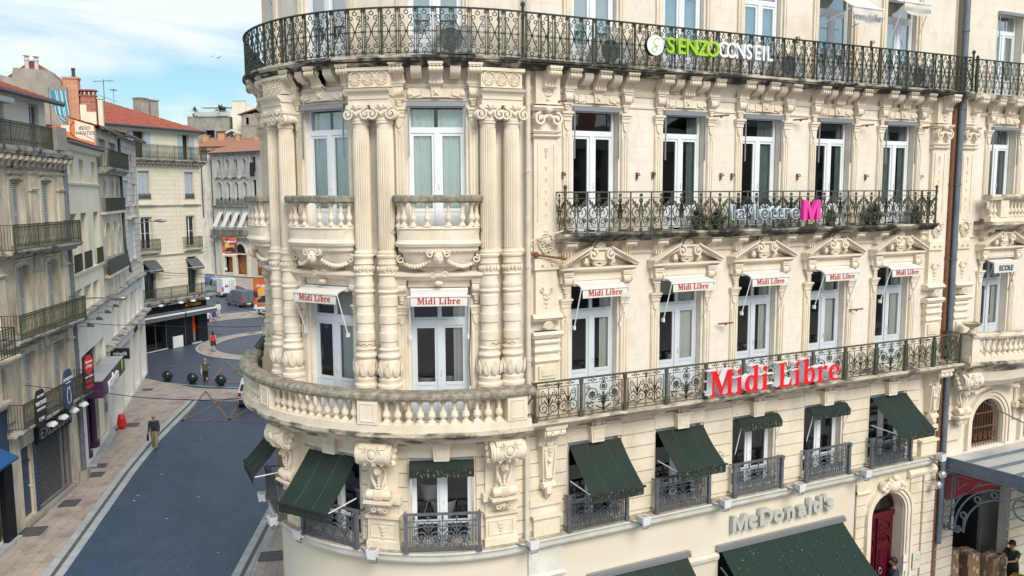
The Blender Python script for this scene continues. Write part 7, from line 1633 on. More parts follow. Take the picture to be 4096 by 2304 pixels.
top_awn('open cream awning with dark word on its rounded valance, top floor', BAY[3], 1.0, 17.82, 18.6, 'Immobilier', .42); top_awn('half-rolled cream awning with pale lettering, top floor, right of the open one', BAY[4], .45, 18.28, 18.5, 'SENZO CONSEIL', .32, 'pale_l', .14)
Mx = frame(FR, 2.12, .0, 0); t = thing('small_awning', 'cream awning with grey capitals on the right-hand building', 'awning', frame(FR, 2.12, 0, 11)); m = MB(); m.sweep(-.55, .55, [(.05, 11.12), (.3, 11.05), (.32, 11.02), (.33, 10.72), (.32, 10.72), (.3, 11.0), (.05, 11.08)]); part('cloth', m, 'canvas', t, Mx); m = MB(); m.box(-.57, .57, 0, .1, 11.06, 11.16)
for s in (-1, 1): m.tube([(s * .55, -.3, 11.0), (s * .58, -.05, 10.1)], .014, 6)
part('frame', m, 'grey_metal', t, Mx); put('lettering', text_mesh('ECOLE', .22, 'slate', .003, .006), Mx @ Matrix.Translation((0, -.345, 10.86)), t)
M['lens_pink'] = mat('dusty_lens', (.42, .33, .30), .4)
# floodlights on the ledge
def flood(lab, u, d=.5, z=5.22):
    t = thing('floodlight', lab, 'floodlight', frame(FM, u, d, z), 'floodlights along the ledge'); Mx = frame(FM, u, 0, z); m = MB(); m.tube([(-.35, -.28, .09), (-.05, -d, .0)], .018, 6); m.box(-.13, .1, d - .01, d + .04, -.03, .0); m.tube([(.1, -d - .02, -.03), (.1, -d - .02, -.12), (-.08, -d - .02, -.12)], .012, 5); part('arm', m, 'iron_grey', t, Mx)
    m = MB(); m.grid([[(-.09, -(d - .09), -.02), (.09, -(d - .09), -.02), (.09, -(d + .09), -.02), (-.09, -(d + .09), -.02)], [(-.12, -(d - .12), .19), (.12, -(d - .12), .19), (.12, -(d + .12), .19), (-.12, -(d + .12), .19)]], True, True); part('housing', m, 'white_metal', t, Mx); m = MB(); m.box(-.085, .085, d - .085, d + .085, .19, .196); part('lens', m, 'lens_pink', t, Mx)
for u, lb in [(4.9, 'white floodlight in front of the carved pier between the two corner windows'), (1.8, 'white floodlight on a long arm at the lower left of the rounded corner'), (.2, 'white floodlight by the curved iron guard at the far left of the corner'), (8.25, 'white floodlight at the foot of the cream downpipe'),
              (11.3, 'white floodlight between the first and second flat-front window guards'), (13.8, 'white floodlight between the second and third flat-front window guards'), (16.35, 'white floodlight between the third and fourth flat-front window guards'), (18.85, 'white floodlight above the arched red door'), (22.0, 'white floodlight at the right end of the ledge by the pipes')]: flood(lb, u, .45)
flood('small white floodlight set at the left foot of the corner window guard', 2.85, .35)
for i, (x, z) in enumerate([(22.18, 4.72), (22.02, 4.42)]): m = MB(); m.ball((x, -.4, z), .13, 14, 8, (1, .8, 1)); m.tube([(x - .2, -.1, z + .02), (x, -.38, z + .02)], .012, 5); put('spot_lamp', m.mesh('spot_lamp', 'glass_ball' if 'glass_ball' in M else M.setdefault('glass_ball', mat('silvery_lamp_glass', (.6, .63, .66), .12, metal=.7)), 50), None, None, ['round glass lamp beside the pipes, upper of two', 'round glass lamp beside the pipes, lower of two'][i], 'lamp', 'round lamps by the pipes')
# plates by the door
for i, (x, tx, mt) in enumerate([(21.17, 'Midi Libre', 'dark_red'), (21.55, 'senzo', 'lime')]):
    Mx = frame(FM, x, .10 if i == 0 else .13, 2.05); t = thing('wall_plate', ['white plate with red words beside the red door', 'pale glassy plate with a green ring near the rust-coloured pipe'][i], 'plate', Mx); m = MB(); m.box(-.16, .16, 0, .015, -.26, .26); part('plate', m, ['white', 'canvas'][i], t, Mx); put('lettering', text_mesh(tx, .085 if i == 0 else .1, mt, .002), Mx @ Matrix.Translation((0, -.018, .02)), t)
    if i: m = MB(); m.ribbon(circ(0, .13, .07, 14), .012, .015, .02); part('ring', m, 'lime', t, Mx)
m = MB(); m.prism([(.21 * cos(2 * PI * k / 24), .16 * sin(2 * PI * k / 24)) for k in range(24)], 0, .02); t = thing('wall_mark', 'oval carved street tablet with grey lettering beside a green awning', 'tablet', frame(FM, 13.82, .045, 6.42)); part('tablet', m, 'shopwall', t, frame(FM, 13.82, .045, 6.42)); M['faded'] = mat('faded_lettering', (.36, .33, .27), .9)
for tx, z in (('PLACE', .09), ('DU CANTON', 0), ('LA COMEDIE', -.085)): put('lettering', text_mesh(tx, .07, 'faded', .002), frame(FM, 13.82, .07, 6.42 + z), t)
m = MB(); m.ribbon([(.2 * cos(2 * PI * k / 24), .15 * sin(2 * PI * k / 24)) for k in range(25)], .012, .02, .025); part('rim', m, 'faded', t, frame(FM, 13.82, .045, 6.42))
# air conditioners
def aircon(lab, F, u, d, z, w_=.82, h=.62):
    Mx = frame(F, u, d, z); t = thing('air_conditioner', lab, 'air conditioner', Mx, 'air conditioners on the top balcony'); m = MB(); m.box(-w_ / 2, w_ / 2, 0, .3, .06, h); part('case', m, 'pale_l', t, Mx); m = MB(); m.prism([(-.12 + .24 * cos(2 * PI * k / 24), h / 2 + .03 + .24 * sin(2 * PI * k / 24)) for k in range(24)], .3, .303); part('fan', m, 'iron_grey', t, Mx); g = MB()
    for r in (.06, .12, .18, .24): g.ribbon(circ(-.12, h / 2 + .03, r, 20), .008, .31, .318)
    for k in range(12): g.ribbon([(-.12, h / 2 + .03), (-.12 + .24 * cos(k * PI / 6), h / 2 + .03 + .24 * sin(k * PI / 6))], .006, .308, .314)
    part('fan_guard', g, 'grey_metal', t, Mx); f = MB()
    for s in (-1, 1): f.box(s * .28 - .03, s * .28 + .03, 0, .32, 0, .06)
    part('foot', f, 'black', t, Mx)
aircon('grey air conditioner on the curved top balcony of the rounded corner', FM, 6.75, -.03, 16.04); aircon('air conditioner on the top balcony beside the round white emblem', FM, 10.45, -.03, 16.04, .9); aircon('air conditioner on the top balcony right of the white capitals', FM, 15.75, -.03, 16.04); aircon('dark-looking air conditioner at the right end of the top balcony', FM, 20.5, .0, 16.04)
# potted plants on the middle balcony
M['blue_pot'] = mat('blue_glazed_pot', (.03, .06, .15), .3)
for i, (u, r_) in enumerate([(12.9, .35), (13.5, .3), (17.3, .28), (18.9, .4), (20.6, .3)]): potted('potted_plant', ['leafy plant in a pot on the middle balcony, left of the second window', 'spiky plant in a pot on the middle balcony, left of the clear panel', 'small plant in a pot right of the big pink M', 'bushy plant in a pot on the middle balcony before the fifth window', 'small plant in a pot at the right end of the middle balcony'][i], 'potted plant', FM(u, .26, 12.31), r_ * .9, .8, 90, 'plants on the middle balcony')
# urn on the right balcony, rods, hooks, wires
m = MB(); m.lathe([(.12, 0), (.1, .04), (.05, .1), (.06, .15), (.2, .22), (.25, .27), (.27, .3), (.24, .31), (.02, .28)], (0, 0, 0), 24, .05); put('stone_urn', m.mesh('stone_urn', 'slabmid', 40), T(*FR(.25, .62, 9.03)), None, 'shallow fluted stone urn on the pier of the right-hand balcony', 'urn')
hk = MB(); hk.box(-.02, .02, 0, .05, -.08, .08); hk.tube([(0, -.04, 0), (.04, -.1, .02), (0, -.1, .07)], .014, 5); K['hook'] = kit(('shutter_hook', hk, 'rust', None, None))
for u, z in [(9.25, 13.6), (11.25, 13.6), (11.7, 13.62), (13.75, 13.6), (14.1, 13.6), (16.3, 13.6), (18.8, 13.6), (21.0, 13.6), (11.35, 17.0), (13.6, 17.0), (16.2, 17.1), (18.9, 17.2)]: place(K['hook'], frame(FM, u, 0 if z < 16 else -.08, z), BLD)
rb = MB(); rb.tube([(-.18, -.1, .0), (.18, -.25, .03)], .022, 6); rb.ball((.0, -.18, 0), .04, 6, 4); K['stub'] = kit(('iron_stub', rb, 'rust', None, None))
for u, z in [(9.05, 15.2), (13.6, 15.05), (16.2, 15.05), (18.6, 14.98), (21.0, 15.0), (18.5, 9.95), (13.9, 9.9)]: place(K['stub'], frame(FM, u, 0, z), BLD)
m = MB(); m.tube([(8.35, -.12, 11.87), (9.15, -.35, 11.74)], .03, 6); m.ball((8.5, -.17, 11.85), .07, 7, 5); part('iron_bar', m, 'rust', BLD); m = MB(); m.tube([(8.32, -.18, 12.15), (9.0, -.5, 12.38)], .02, 6); part('drain_spout', m, 'pipe_w', BLD)
def wire(pts, r=.012, par=BLD, F=FM): m = MB(); m.tube([F(*p) for p in pts], r, 5); part('wire', m, 'black', par)
wire([(7.15, .1, 12.6), (7.2, .3, 12.4), (7.05, .06, 12.3), (7.05, .06, 11.9), (6.98, .03, 11.2), (7.0, .06, 10.4), (6.96, .05, 9.6), (6.98, .06, 9.0)]); wire([(5.5, .1, 12.55), (5.4, .3, 12.4), (5.5, .15, 12.25), (5.45, .08, 11.86), (4.7, .35, 11.88), (4.4, .15, 12.4), (4.35, .25, 12.5)])
wire([(-1, .53, 15.92), (2, .53, 15.9), (4, .535, 15.94), (5.5, .53, 15.9), (7.9, .53, 15.93)], .018); wire([(8.4, .53, 15.93), (10.5, .53, 15.9), (12, .535, 15.93), (13.7, .54, 15.96), (16, .53, 15.9), (19, .53, 15.93), (22, .53, 15.9)], .018)
for u in (4.9, 7.6, 2.4): o_ = MB(); o_.tube([(-.28 + .56 * k / 24, -.24 - .0, 9.98 + .02 * sin(k * 1.0)) for k in range(25)], .008, 5); part('wire', o_, 'rust', BLD, frame(FM, u, .2, 0))
# chairs behind the corner glass
M['shell'] = mat('white_shell', (.72, .76, .76), .5)
def tub(lab, u, d, z, F=FM, s=1.0):
    Mx = frame(F, u, d, z) @ Matrix.Scale(s, 4); t = thing('tub_chair', lab, 'chair', frame(F, u, d, z), 'white chairs inside the corner windows'); m = MB(); rows = []
    for k in range(6):
        q = k / 5; rows.append([((.24 + .12 * q) * cos(rad(a)), (.24 + .12 * q) * sin(rad(a)), .42 + .42 * q) for a in range(-200, 21, 20)])
    m.grid(rows); m.lathe([(.24, .36), (.26, .44), (.01, .45)], (0, 0, 0), 14); part('seat', m, 'shell', t, Mx, 50); g = MB()
    for a in (45, 135, 225, 315): g.tube([(.12 * cos(rad(a)), .12 * sin(rad(a)), .38), (.27 * cos(rad(a)), .27 * sin(rad(a)), 0)], .014, 6)
    part('leg', g, 'white_frame', t, Mx)
tub('white quilted tub chair behind the right pane of the corner balcony window', 6.62, -.75, 8.3); tub('white quilted tub chair behind the left pane of the corner balcony window', 5.95, -.8, 8.25)
tub('white shell chair behind the left pane of the low corner window', 6.0, -1.0, 5.75, s=.9); tub('white shell chair near the middle of the low corner window', 6.35, -.8, 5.4, s=.9); tub('white shell chair behind the lowered green corner awning', 4.05, -.8, 5.6, s=.9)

# ================================================================== street objects
M['granite'] = mat('polished_dark_stone', (.008, .015, .020), .15, (.014, .026, .030), 12)
for i, (x, y) in enumerate([(3.19, 46.5), (4.72, 44.8), (6.43, 43.25)]):
    Mx = T(x, y, 0); t = thing('ball_bollard', ['polished dark stone ball on the pavement edge, farthest from the woman in green', 'polished dark stone ball immediately left of the woman in green', 'polished dark stone ball immediately right of the woman in green'][i], 'bollard', Mx, 'stone ball bollards'); m = MB(); m.ball((0, 0, .44), .38, 28, 18); part('ball', m, 'granite', t, Mx, 60); m = MB(); m.lathe([(.25, 0), (.25, .05), (.2, .09)], (0, 0, 0), 18); part('base', m, 'granite', t, Mx)
Mx = T(.05, 34.0, 0); t = thing('red_pillar', 'waist-high bright red rounded pillar on a square stone base on the left pavement', 'pillar', Mx); M['red_paint'] = mat('glossy_red_paint', (.55, .01, .012), .3); m = MB(); m.lathe([(.16, .14), (.17, .2), (.22, .3), (.24, .5), (.23, .7), (.19, .86), (.16, .9), (.18, .93), (.15, .98), (.02, 1.0)], (0, 0, 0), 20); part('pillar_body', m, 'red_paint', t, Mx, 50); m = MB(); m.box(-.32, .32, -.32, .32, 0, .14); part('base', m, 'render_old', t, Mx); m = MB(); m.lathe([(.244, .42), (.246, .45), (.244, .48)], (0, 0, 0), 20); part('ring', m, 'dark_red', t, Mx)
# banners over the street
M['poster'] = mat('flame_coloured_print', (.55, .13, .02), .6, (.05, .01, .06), 1.1, ramp=(.42, .62), detail=3); M['poster_y'] = mat('yellow_print', (.75, .38, .06), .6); M['poster_skin'] = mat('tan_print', (.45, .20, .10), .6); M['poster_d'] = mat('dark_violet_print', (.03, .02, .05), .6); M['poster_p'] = mat('pink_print', (.6, .04, .2), .6)
def banner(lab, c, w_, h, rz):
    Mx = T(c[0], c[1], c[2], rz); t = thing('banner', lab, 'banner', Mx, 'hanging show banners'); m = MB(); m.box(-w_ / 2, w_ / 2, -.01, .01, -h / 2, h / 2); part('cloth', m, 'poster', t, Mx); q = MB(); q.prism([(-.30 * w_, -.1 * h), (-.32 * w_, .12 * h), (-.05 * w_, .28 * h), (.22 * w_, .2 * h), (.3 * w_, -.05 * h)], .011, .013); part('glow_shape', q, 'poster_y', t, Mx)
    q = MB(); q.prism([(-.3 * w_, -.36 * h), (-.34 * w_, -.2 * h), (-.12 * w_, -.08 * h), (.2 * w_, -.06 * h), (.4 * w_, -.2 * h), (.42 * w_, -.36 * h)], .013, .015); q.prism([(.12 * w_ + .15 * w_ * cos(a), .1 * h + .09 * h * sin(a)) for a in [2 * PI * k / 14 for k in range(14)]], .0155, .017); part('figure', q, 'poster_d', t, Mx)
    q = MB(); q.prism([(.14 * w_ + .1 * w_ * cos(a), .04 * h + .075 * h * sin(a)) for a in [2 * PI * k / 14 for k in range(14)]], .0175, .019); q.ribbon([(-.42 * w_, -.2 * h), (-.2 * w_, -.12 * h)], .1 * w_, .0165, .018); q.ribbon([(-.4 * w_, -.34 * h), (.1 * w_, -.32 * h)], .09 * w_, .0165, .018); part('figure_skin', q, 'poster_skin', t, Mx)
    q = MB(); q.ribbon(circ(.12 * w_ if w_ > 2 else .1, .38 * h, .09 * h, 16), .03 * h, .012, .014); part('ring', q, 'poster_p', t, Mx); put('lettering', text_mesh('Arabesque', .2 * w_ * .95, 'white_sign', .003, .004, .3), Mx @ Matrix.Translation((.02 * w_, -.016, .25 * h)), t)
    q = MB(); q.box(-w_ / 2, w_ / 2, .011, .013, -h / 2, -h / 2 + .06 * h); q.box(-w_ * .47, -w_ * .36, .011, .014, -h * .43, -h * .37); part('strip', q, 'white_sign', t, Mx); q = MB(); q.tube([(-w_ / 2 - .3, 0, h / 2 + .02), (w_ / 2 + .3, 0, h / 2 + .02)], .02, 6); part('rod', q, 'black', t, Mx)
banner('flame-coloured show banner hanging over the far street before the arcade', (12.6, 85.2, 7.26), 1.7, 2.15, rad(-20)); banner('flame-coloured show banner partly hidden by the rounded corner, larger in view', (9.78, 44.0, 6.22), 1.65, 2.2, rad(-20))
def cable(lab, pts, r=.018):
    q = []
    for (a, b) in zip(pts, pts[1:]):
        n = 12; sg_ = (Vector(a) - Vector(b)).length * .012
        for k in range(n): f = k / n; p = Vector(a).lerp(Vector(b), f); p.z -= sg_ * 4 * f * (1 - f); q.append(p)
    q.append(Vector(pts[-1])); m = MB(); m.tube(q, r, 5); put('cable', m.mesh('cable', 'black'), None, None, lab, 'cable', 'cables over the street')
cable('lowest black cable crossing the street from the stone house towards the rounded corner', [(-4.2, 22.0, 5.75), (-.6, 21.0, 5.15), (2.2, 16.2, 5.6), (3.9, 12.5, 6.3)], .016); cable('middle black cable crossing the street from the cream house', [F2(.5, .1, 7.4), (1.35, 32.42, 6.22), (5.57, 35.85, 5.31), (8.0, 28.0, 6.4)])
cable('upper thin cable running from the ashlar house past the yellow house', [F2(19, .1, 9.0), (2.69, 43.21, 8.18), (6.22, 47.0, 7.52), (11, 40, 7.6)]); cable('thin cable carrying the large show banner', [F2(23.5, .1, 7.6), (8.9, 44.3, 7.35), (10.9, 43.6, 7.4)], .012)
cable('thin cable carrying the distant show banner', [F3(6.8, .2, 8.5), (11.7, 85.5, 8.4), (13.5, 85, 8.4), (22, 84, 8.8)], .015); cable('dark cable running down across the arched window to the canopy', [(24.0, -.3, 6.75), (24.9, -1.2, 6.1), (26.2, -2.2, 5.4)], .018)
m = MB(); m.tube([(-.55, 20.9, 5.15), (-.5, 20.9, 4.7)], .01, 5); m.tube([(-.5, 20.9, 4.72), (-.5, 20.9, 4.35)], .045, 8); put('cable_weight', m.mesh('cable_weight', 'gutter'), None, None, 'small dark cylinder hanging from the lowest street cable', 'cable fitting')

# ================================================================== vehicles
M['van_white'] = mat('white_car_paint', (.66, .68, .70), .3); M['van_grey'] = mat('grey_car_paint', (.14, .155, .18), .28, metal=.3); M['tyre'] = mat('tyre_rubber', (.015, .015, .016), .85); M['car_glass'] = mat('dark_car_glass', (.02, .03, .035), .08); M['tail_red'] = mat('tail_light', (.5, .01, .01), .25); M['plate_w'] = mat('number_plate', (.7, .7, .65), .5); M['car_blue'] = mat('blue_car_paint', (.03, .14, .36), .3); M['bumper'] = mat('dark_bumper', (.03, .032, .036), .6); M['sticker_o'] = mat('orange_sticker', (.85, .32, .03), .5); M['sticker_b'] = mat('blue_sticker', (.03, .08, .45), .5)
def vehicle(name, lab, cat, x, y, az, L_, Wd, H, paint, kind='van', extras=()):
    """local: x backwards from front (0) to rear (L), y across (0 = left side, seen), z up; placed with its rear left corner at x, y and pointing along az"""
    a = rad(az); Mx = Matrix(((-cos(a), sin(a), 0, x + cos(a) * L_), (-sin(a), -cos(a), 0, y + sin(a) * L_), (0, 0, 1, 0), (0, 0, 0, 1)))
    # local y must run to the vehicle's right
    Mx = Matrix(((-cos(a), sin(a), 0, x + cos(a) * L_), (-sin(a), -cos(a), 0, y + sin(a) * L_), (0, 0, 1, 0), (0, 0, 0, 1)))
    t = thing(name, lab, cat, Mx); h = H
    if kind == 'van': pr = [(.02, .45), (.0, .75), (.12, .95 * h / 2.3), (.75, 1.12 * h / 2.1), (1.55, h - .12), (1.8, h - .02), (2.3, h), (L_ - .2, h), (L_ - .05, h - .08), (L_ - .02, 1.0), (L_, .5), (L_ - .02, .3), (.1, .3)]
    else: pr = [(.02, .45), (.0, .65), (.15, .85), (1.1, 1.0), (1.75, h - .05), (2.2, h), (L_ - .8, h - .03), (L_ - .15, 1.05), (L_ - .02, .9), (L_, .5), (L_ - .02, .3), (.1, .3)]
    cx = L_ / 2
    def sec(yy, s, zi): return [(cx + (px - cx) * s, yy + (zi * max(0, (pz - 1.0)) / (h - 1.0)), pz if pz < h - .3 else h - .3 + (pz - h + .3) * (1 if s == 1 else .8)) for px, pz in pr]
    m = MB(); m.grid([sec(0, .985, .14), sec(.07, 1, .14), sec(Wd / 2, 1, 0), sec(Wd - .07, 1, -.14), sec(Wd, .985, -.14)], True, True); body = part('body', m, paint, t, Mx, 35)
    for wx in (.85, L_ - .95):
        for wy in (-.01, Wd - .19):
            w_ = MB()
            ring = lambda r, yy: [(wx + r * cos(2 * PI * k / 20), yy, .33 + r * sin(2 * PI * k / 20)) for k in range(20)]
            w_.grid([ring(.33, wy), ring(.33, wy + .2)], True, True); o = part('wheel', w_, 'tyre', t, Mx); r_ = MB(); yy = wy - .006 if wy < .5 else wy + .2; r_.grid([ring(.2, yy), ring(.19, yy + (.012 if wy > .5 else -.008))], True, True); part('rim', r_, 'grey_metal', o, Mx)
    g = MB(); sl = .14
    def side(pts, mt, nm, off=-.012):
        for yy, sg_ in ((0, -1), (Wd, 1)):
            q = MB(); P = [(px, yy + (-sg_ * sl * max(0, (pz - 1.0)) / (h - 1.0)) + sg_ * .012, pz) for px, pz in pts]; q.quad(*P); part(nm, q, mt, t, Mx)
    if kind == 'van':
        side([(1.0, 1.22 * h / 2.2), (1.6, h - .28), (2.15, h - .22), (2.15, 1.15 * h / 2.2)], 'car_glass', 'side_window'); side([(2.0, .5), (2.0, .62), (3.6, .62), (3.6, .5)], 'bumper', 'trim_strip')
        q = MB(); q.quad((.80, .12, 1.2 * h / 2.1), (.80, Wd - .12, 1.2 * h / 2.1), (1.52, Wd - .2, h - .14), (1.52, .2, h - .14)); part('windscreen', q, 'car_glass', t, Mx)
    else:
        side([(1.35, 1.02), (1.85, h - .12), (3.0, h - .1), (3.3, 1.05)], 'car_glass', 'side_window'); q = MB(); q.quad((L_ - .7, .2, h - .1), (L_ - .7, Wd - .2, h - .1), (L_ - .12, Wd - .12, 1.1), (L_ - .12, .12, 1.1)); part('rear_window', q, 'car_glass', t, Mx)
    for yy in (.02, Wd - .2): q = MB(); q.box(L_ - .06, L_ + .01, -(yy + .18), -yy, .75, 1.35 if kind == 'van' else 1.0); part('tail_light', q, 'tail_red', t, Mx)
    q = MB(); q.box(L_ - .05, L_ + .06, -(Wd - .03), -.03, .28, .55); part('bumper', q, 'bumper', t, Mx); q = MB(); q.box(L_ + .061, L_ + .066, -(Wd / 2 + .26), -(Wd / 2 - .26), .36, .48); part('number_plate', q, 'plate_w', t, Mx)
    q = MB(); q.box(L_ - .02, L_ + .002, -(Wd / 2 + .012), -(Wd / 2 - .012), .56, h - .2) if kind == 'van' else None
    if q.v: part('door_seam', q, 'bumper', t, Mx)
    if 'rack' in extras:
        q = MB()
        for yy in (.2, Wd - .2): q.tube([(1.9, yy, h + .14), (L_ - .2, yy, h + .14)], .025, 5)
        for k in range(6): q.tube([(2.0 + k * (L_ - 2.3) / 5, .2, h + .14), (2.0 + k * (L_ - 2.3) / 5, Wd - .2, h + .14)], .02, 5); q.tube([(2.0 + k * (L_ - 2.3) / 5, .2, h - .02), (2.0 + k * (L_ - 2.3) / 5, .2, h + .14)], .015, 4)
        part('roof_rack', q, 'grey_metal', t, Mx); q = MB()
        for yy in (Wd - .75, Wd - .4): q.tube([(L_ + .04, yy, .9), (L_ + .04, yy, h - .1)], .018, 5)
        for k in range(6): q.tube([(L_ + .04, Wd - .75, .95 + k * .22), (L_ + .04, Wd - .4, .95 + k * .22)], .014, 5)
        part('ladder', q, 'grey_metal', t, Mx)
        for mt, z0 in (('sticker_o', 1.5), ('sticker_b', 1.32)): q = MB(); q.box(L_ - .01, L_ + .012, -.85, -.4, z0, z0 + .18); q.box(2.6, 3.0, -(-.02), -(.12), z0 + .05, z0 + .23); part('sticker', q, mt, t, Mx)
    return t
vehicle('white_van', 'tall white van with a roof rack and orange and blue stickers, parked far away', 'van', 12.75, 95.6, 108, 5.2, 2.0, 2.45, 'van_white', 'van', ('rack',))
vehicle('grey_van', 'small dark grey van parked behind the tall white one', 'van', 13.5, 84.2, 106, 4.7, 1.85, 1.95, 'van_grey')
vehicle('white_van', 'white van mostly hidden behind the large show banner', 'van', 15.2, 73.6, 101, 4.8, 1.9, 1.95, 'van_white')
vehicle('blue_car', 'blue vehicle just visible beyond the tall white van', 'car', 11.7, 104.0, 101, 4.4, 1.8, 1.9, 'car_blue')
vehicle('white_car', 'white car half hidden behind the stone balustrade, red tail light showing', 'car', 6.62, 36.2, 80, 4.1, 1.75, 1.5, 'van_white', 'car')

# ================================================================== people
M['skin'] = mat('light_skin', (.52, .30, .20), .55); M['skin_d'] = mat('tanned_skin', (.33, .17, .10), .55)
for n_, c_ in dict(cloth_black=(.015, .015, .018), cloth_navy=(.03, .035, .055), khaki=(.25, .21, .13), olive=(.075, .10, .06), red_top=(.62, .02, .03), blue_print=(.03, .05, .28), white_top=(.60, .62, .72), pale_pink=(.55, .42, .42), dark_green_cloth=(.02, .035, .03), slate_tee=(.03, .04, .07), cream_bag=(.62, .58, .48)).items(): M[n_] = mat(n_ + '_cloth', c_, .85)
M['hair_grey'] = mat('grey_hair', (.30, .27, .23), .8); M['hair_dark'] = mat('dark_hair', (.02, .015, .012), .6); M['hair_red'] = mat('reddish_scalp', (.50, .20, .13), .6)
def skin(name, chains, mt, sub=1):
    """chains of (point, radius) sharing points; grown into one skin"""
    vs = []; rs = []; es = []
    def vid(p, r):
        for i, q in enumerate(vs):
            if (Vector(q) - Vector(p)).length < 1e-5: return i
        vs.append(tuple(p)); rs.append(r); return len(vs) - 1
    for ch in chains:
        ids = [vid(p, r) for p, r in ch]; es += [(a, b) for a, b in zip(ids, ids[1:])]
    me = bpy.data.meshes.new(name); me.from_pydata(vs, es, []); o = bpy.data.objects.new(name, me); COL.objects.link(o); md = o.modifiers.new('s', 'SKIN')
    for i, r in enumerate(rs): me.skin_vertices[0].data[i].radius = (r if isinstance(r, tuple) else (r, r))
    me.skin_vertices[0].data[0].use_root = True; sb = o.modifiers.new('u', 'SUBSURF'); sb.levels = sub; sb.render_levels = sub
    dg = bpy.context.evaluated_depsgraph_get(); r_ = bpy.data.meshes.new_from_object(o.evaluated_get(dg)); COL.objects.unlink(o); bpy.data.objects.remove(o)
    r_.materials.clear(); r_.materials.append(M[mt]); r_.polygons.foreach_set('use_smooth', [True] * len(r_.polygons)); r_.name = name; return r_
def person(lab, x, y, az, h, stride=.25, arms=((.1, .25), (-.1, .25)), top='cloth_black', legs='khaki', skn='skin', hair='hair_dark', long_hair=False, skirt=None, sleeves='long', bare_legs=False, z0=0.0, bag=None, cap=False, bend=0.0, reach=None, scarf=None, jacket=None):
    """faces local +y; arms: (forward swing, elbow bend) for left and right"""
    s = h / 1.75; Mx = T(x, y, z0, rad(az - 90)) @ Matrix.Scale(s, 4); t = thing('person', lab, 'person', Mx)
    P = lambda *a: Vector(a)
    lean = lambda p: P(p[0], p[1] + max(0, p[2] - .95) * bend, p[2] - max(0, p[2] - .95) * bend * bend * .5)
    pel, ab, ch, nk, hd = P(0, 0, .96), lean(P(0, .01, 1.12)), lean(P(0, .0, 1.33)), lean(P(0, 0, 1.47)), lean(P(0, .02, 1.56))
    B = [[(pel, (.15, .11)), (ab, (.135, .10)), (ch, (.155, .11)), (nk, .058), (hd, .065)]]; L = {}
    for sd, (i, sw) in ((-1, (0, stride)), (1, (1, -stride))):
        hip = P(sd * .085, 0, .88); knee = P(sd * .09, sw * .42 + .04, .49 + abs(sw) * .02); ank = P(sd * .095, sw * .95 - .02, .09 + (.05 if sw < 0 else 0)); toe = ank + P(sd * .01, .15, -.06)
        L[sd] = (hip, knee, ank, toe); B.append([(pel, (.15, .11)), (hip, .095), (knee, .058), (ank + P(0, 0, .18), .052), (ank, .038), (toe, .03)])
        f, e = arms[i]; sh = lean(P(sd * .185, 0, 1.41)); el = sh + P(sd * .05, f * .6, -.29); wr = el + P(sd * -.01, f * .5 + e * .9, -.25 + e * .28)
        if reach: el = sh + P(sd * .04, .18, -.20); wr = el + P(-sd * .04, .24, .02)
        hand = wr + (wr - el).normalized() * .07; L[(sd, 'a')] = (sh, el, wr, hand)
        B.append([(ch, (.155, .11)), (sh, .062), (el, .043), (wr, .029), (hand, (.038, .018))])
        dv = (wr - el).normalized(); sx = P(0, 1, 0)
        for k in range(4):
            b0 = hand + sx * (.024 - .016 * k) ; b1 = b0 + dv * (.045 + .006 * (1.5 - abs(k - 1.5))) + P(-sd * .006, 0, 0); b2 = b1 + dv * .03 + P(-sd * .022, 0, 0); B.append([(hand, (.038, .018)), (b0, .010), (b1, .009), (b2, .007)])
        b0 = wr + dv * .03 + sx * .03; B.append([(hand, (.038, .018)), (b0, .012), (b0 + dv * .045 + P(-sd * .012, .014, 0), .009)])
    body = skin('body', B, skn, 1)
    import bmesh
    m = MB(); hc = hd + P(0, .015, .10); m.ball(tuple(hc), .105, 16, 12, (.78, .95, 1.16)); m.ball(tuple(hc + P(0, .105, -.015)), .02, 6, 4, (.8, 1, 1.5)); m.ball(tuple(hc + P(0, .085, -.062)), .025, 6, 4, (1.2, .6, .5))
    for sd in (-1, 1): m.ball(tuple(hc + P(sd * .032, .088, .012)), .013, 6, 4); m.ball(tuple(hc + P(sd * .083, 0, -.01)), .024, 6, 4, (.4, .8, 1.3))
    hm = m.mesh('head_tmp', skn, 60); bm = bmesh.new(); bm.from_mesh(body); bm.from_mesh(hm); bm.to_mesh(body); bm.free(); body.polygons.foreach_set('use_smooth', [True] * len(body.polygons)); bo = put('body', body, Mx, t)
    m = MB()
    for sd in (-1, 1): m.ball(tuple(hc + P(sd * .032, .098, .013)), .007, 6, 4)
    part('eyes', m, 'black', bo, Mx)
    def ring(z, rx, ry, cy=0.0, n=18):
        c = lean(P(0, cy, z)); return [(c.x + rx * cos(2 * PI * k / n), c.y + ry * sin(2 * PI * k / n), c.z) for k in range(n)]
    hem = .90 if not skirt else .95
    def garment(zs, arms_=True, gr=0.0):
        m = MB(); m.grid([ring(z, rx + gr, ry + gr, cy) for z, rx, ry, cy in zs], True)
        if arms_ and sleeves != 'none':
            for sd in (-1, 1):
                sh, el, wr, hand = L[(sd, 'a')]; a = sh.lerp(P(0, 0, sh.z), .35)
                q = [a, sh, sh.lerp(el, .55)]; r_ = [.085, .078, .066]
                if sleeves == 'long': q += [el, el.lerp(wr, .6), wr]; r_ += [.058, .05, .045]
                m.tube(q, r_, 12)
        return m
    part('top', garment([(hem, .178, .140, 0), (1.0, .172, .135, 0), (1.12, .162, .130, .01), (1.24, .176, .140, .01), (1.34, .196, .145, 0), (1.40, .188, .130, 0), (1.44, .14, .105, 0), (1.475, .085, .085, 0)]), top, t, Mx, 70)
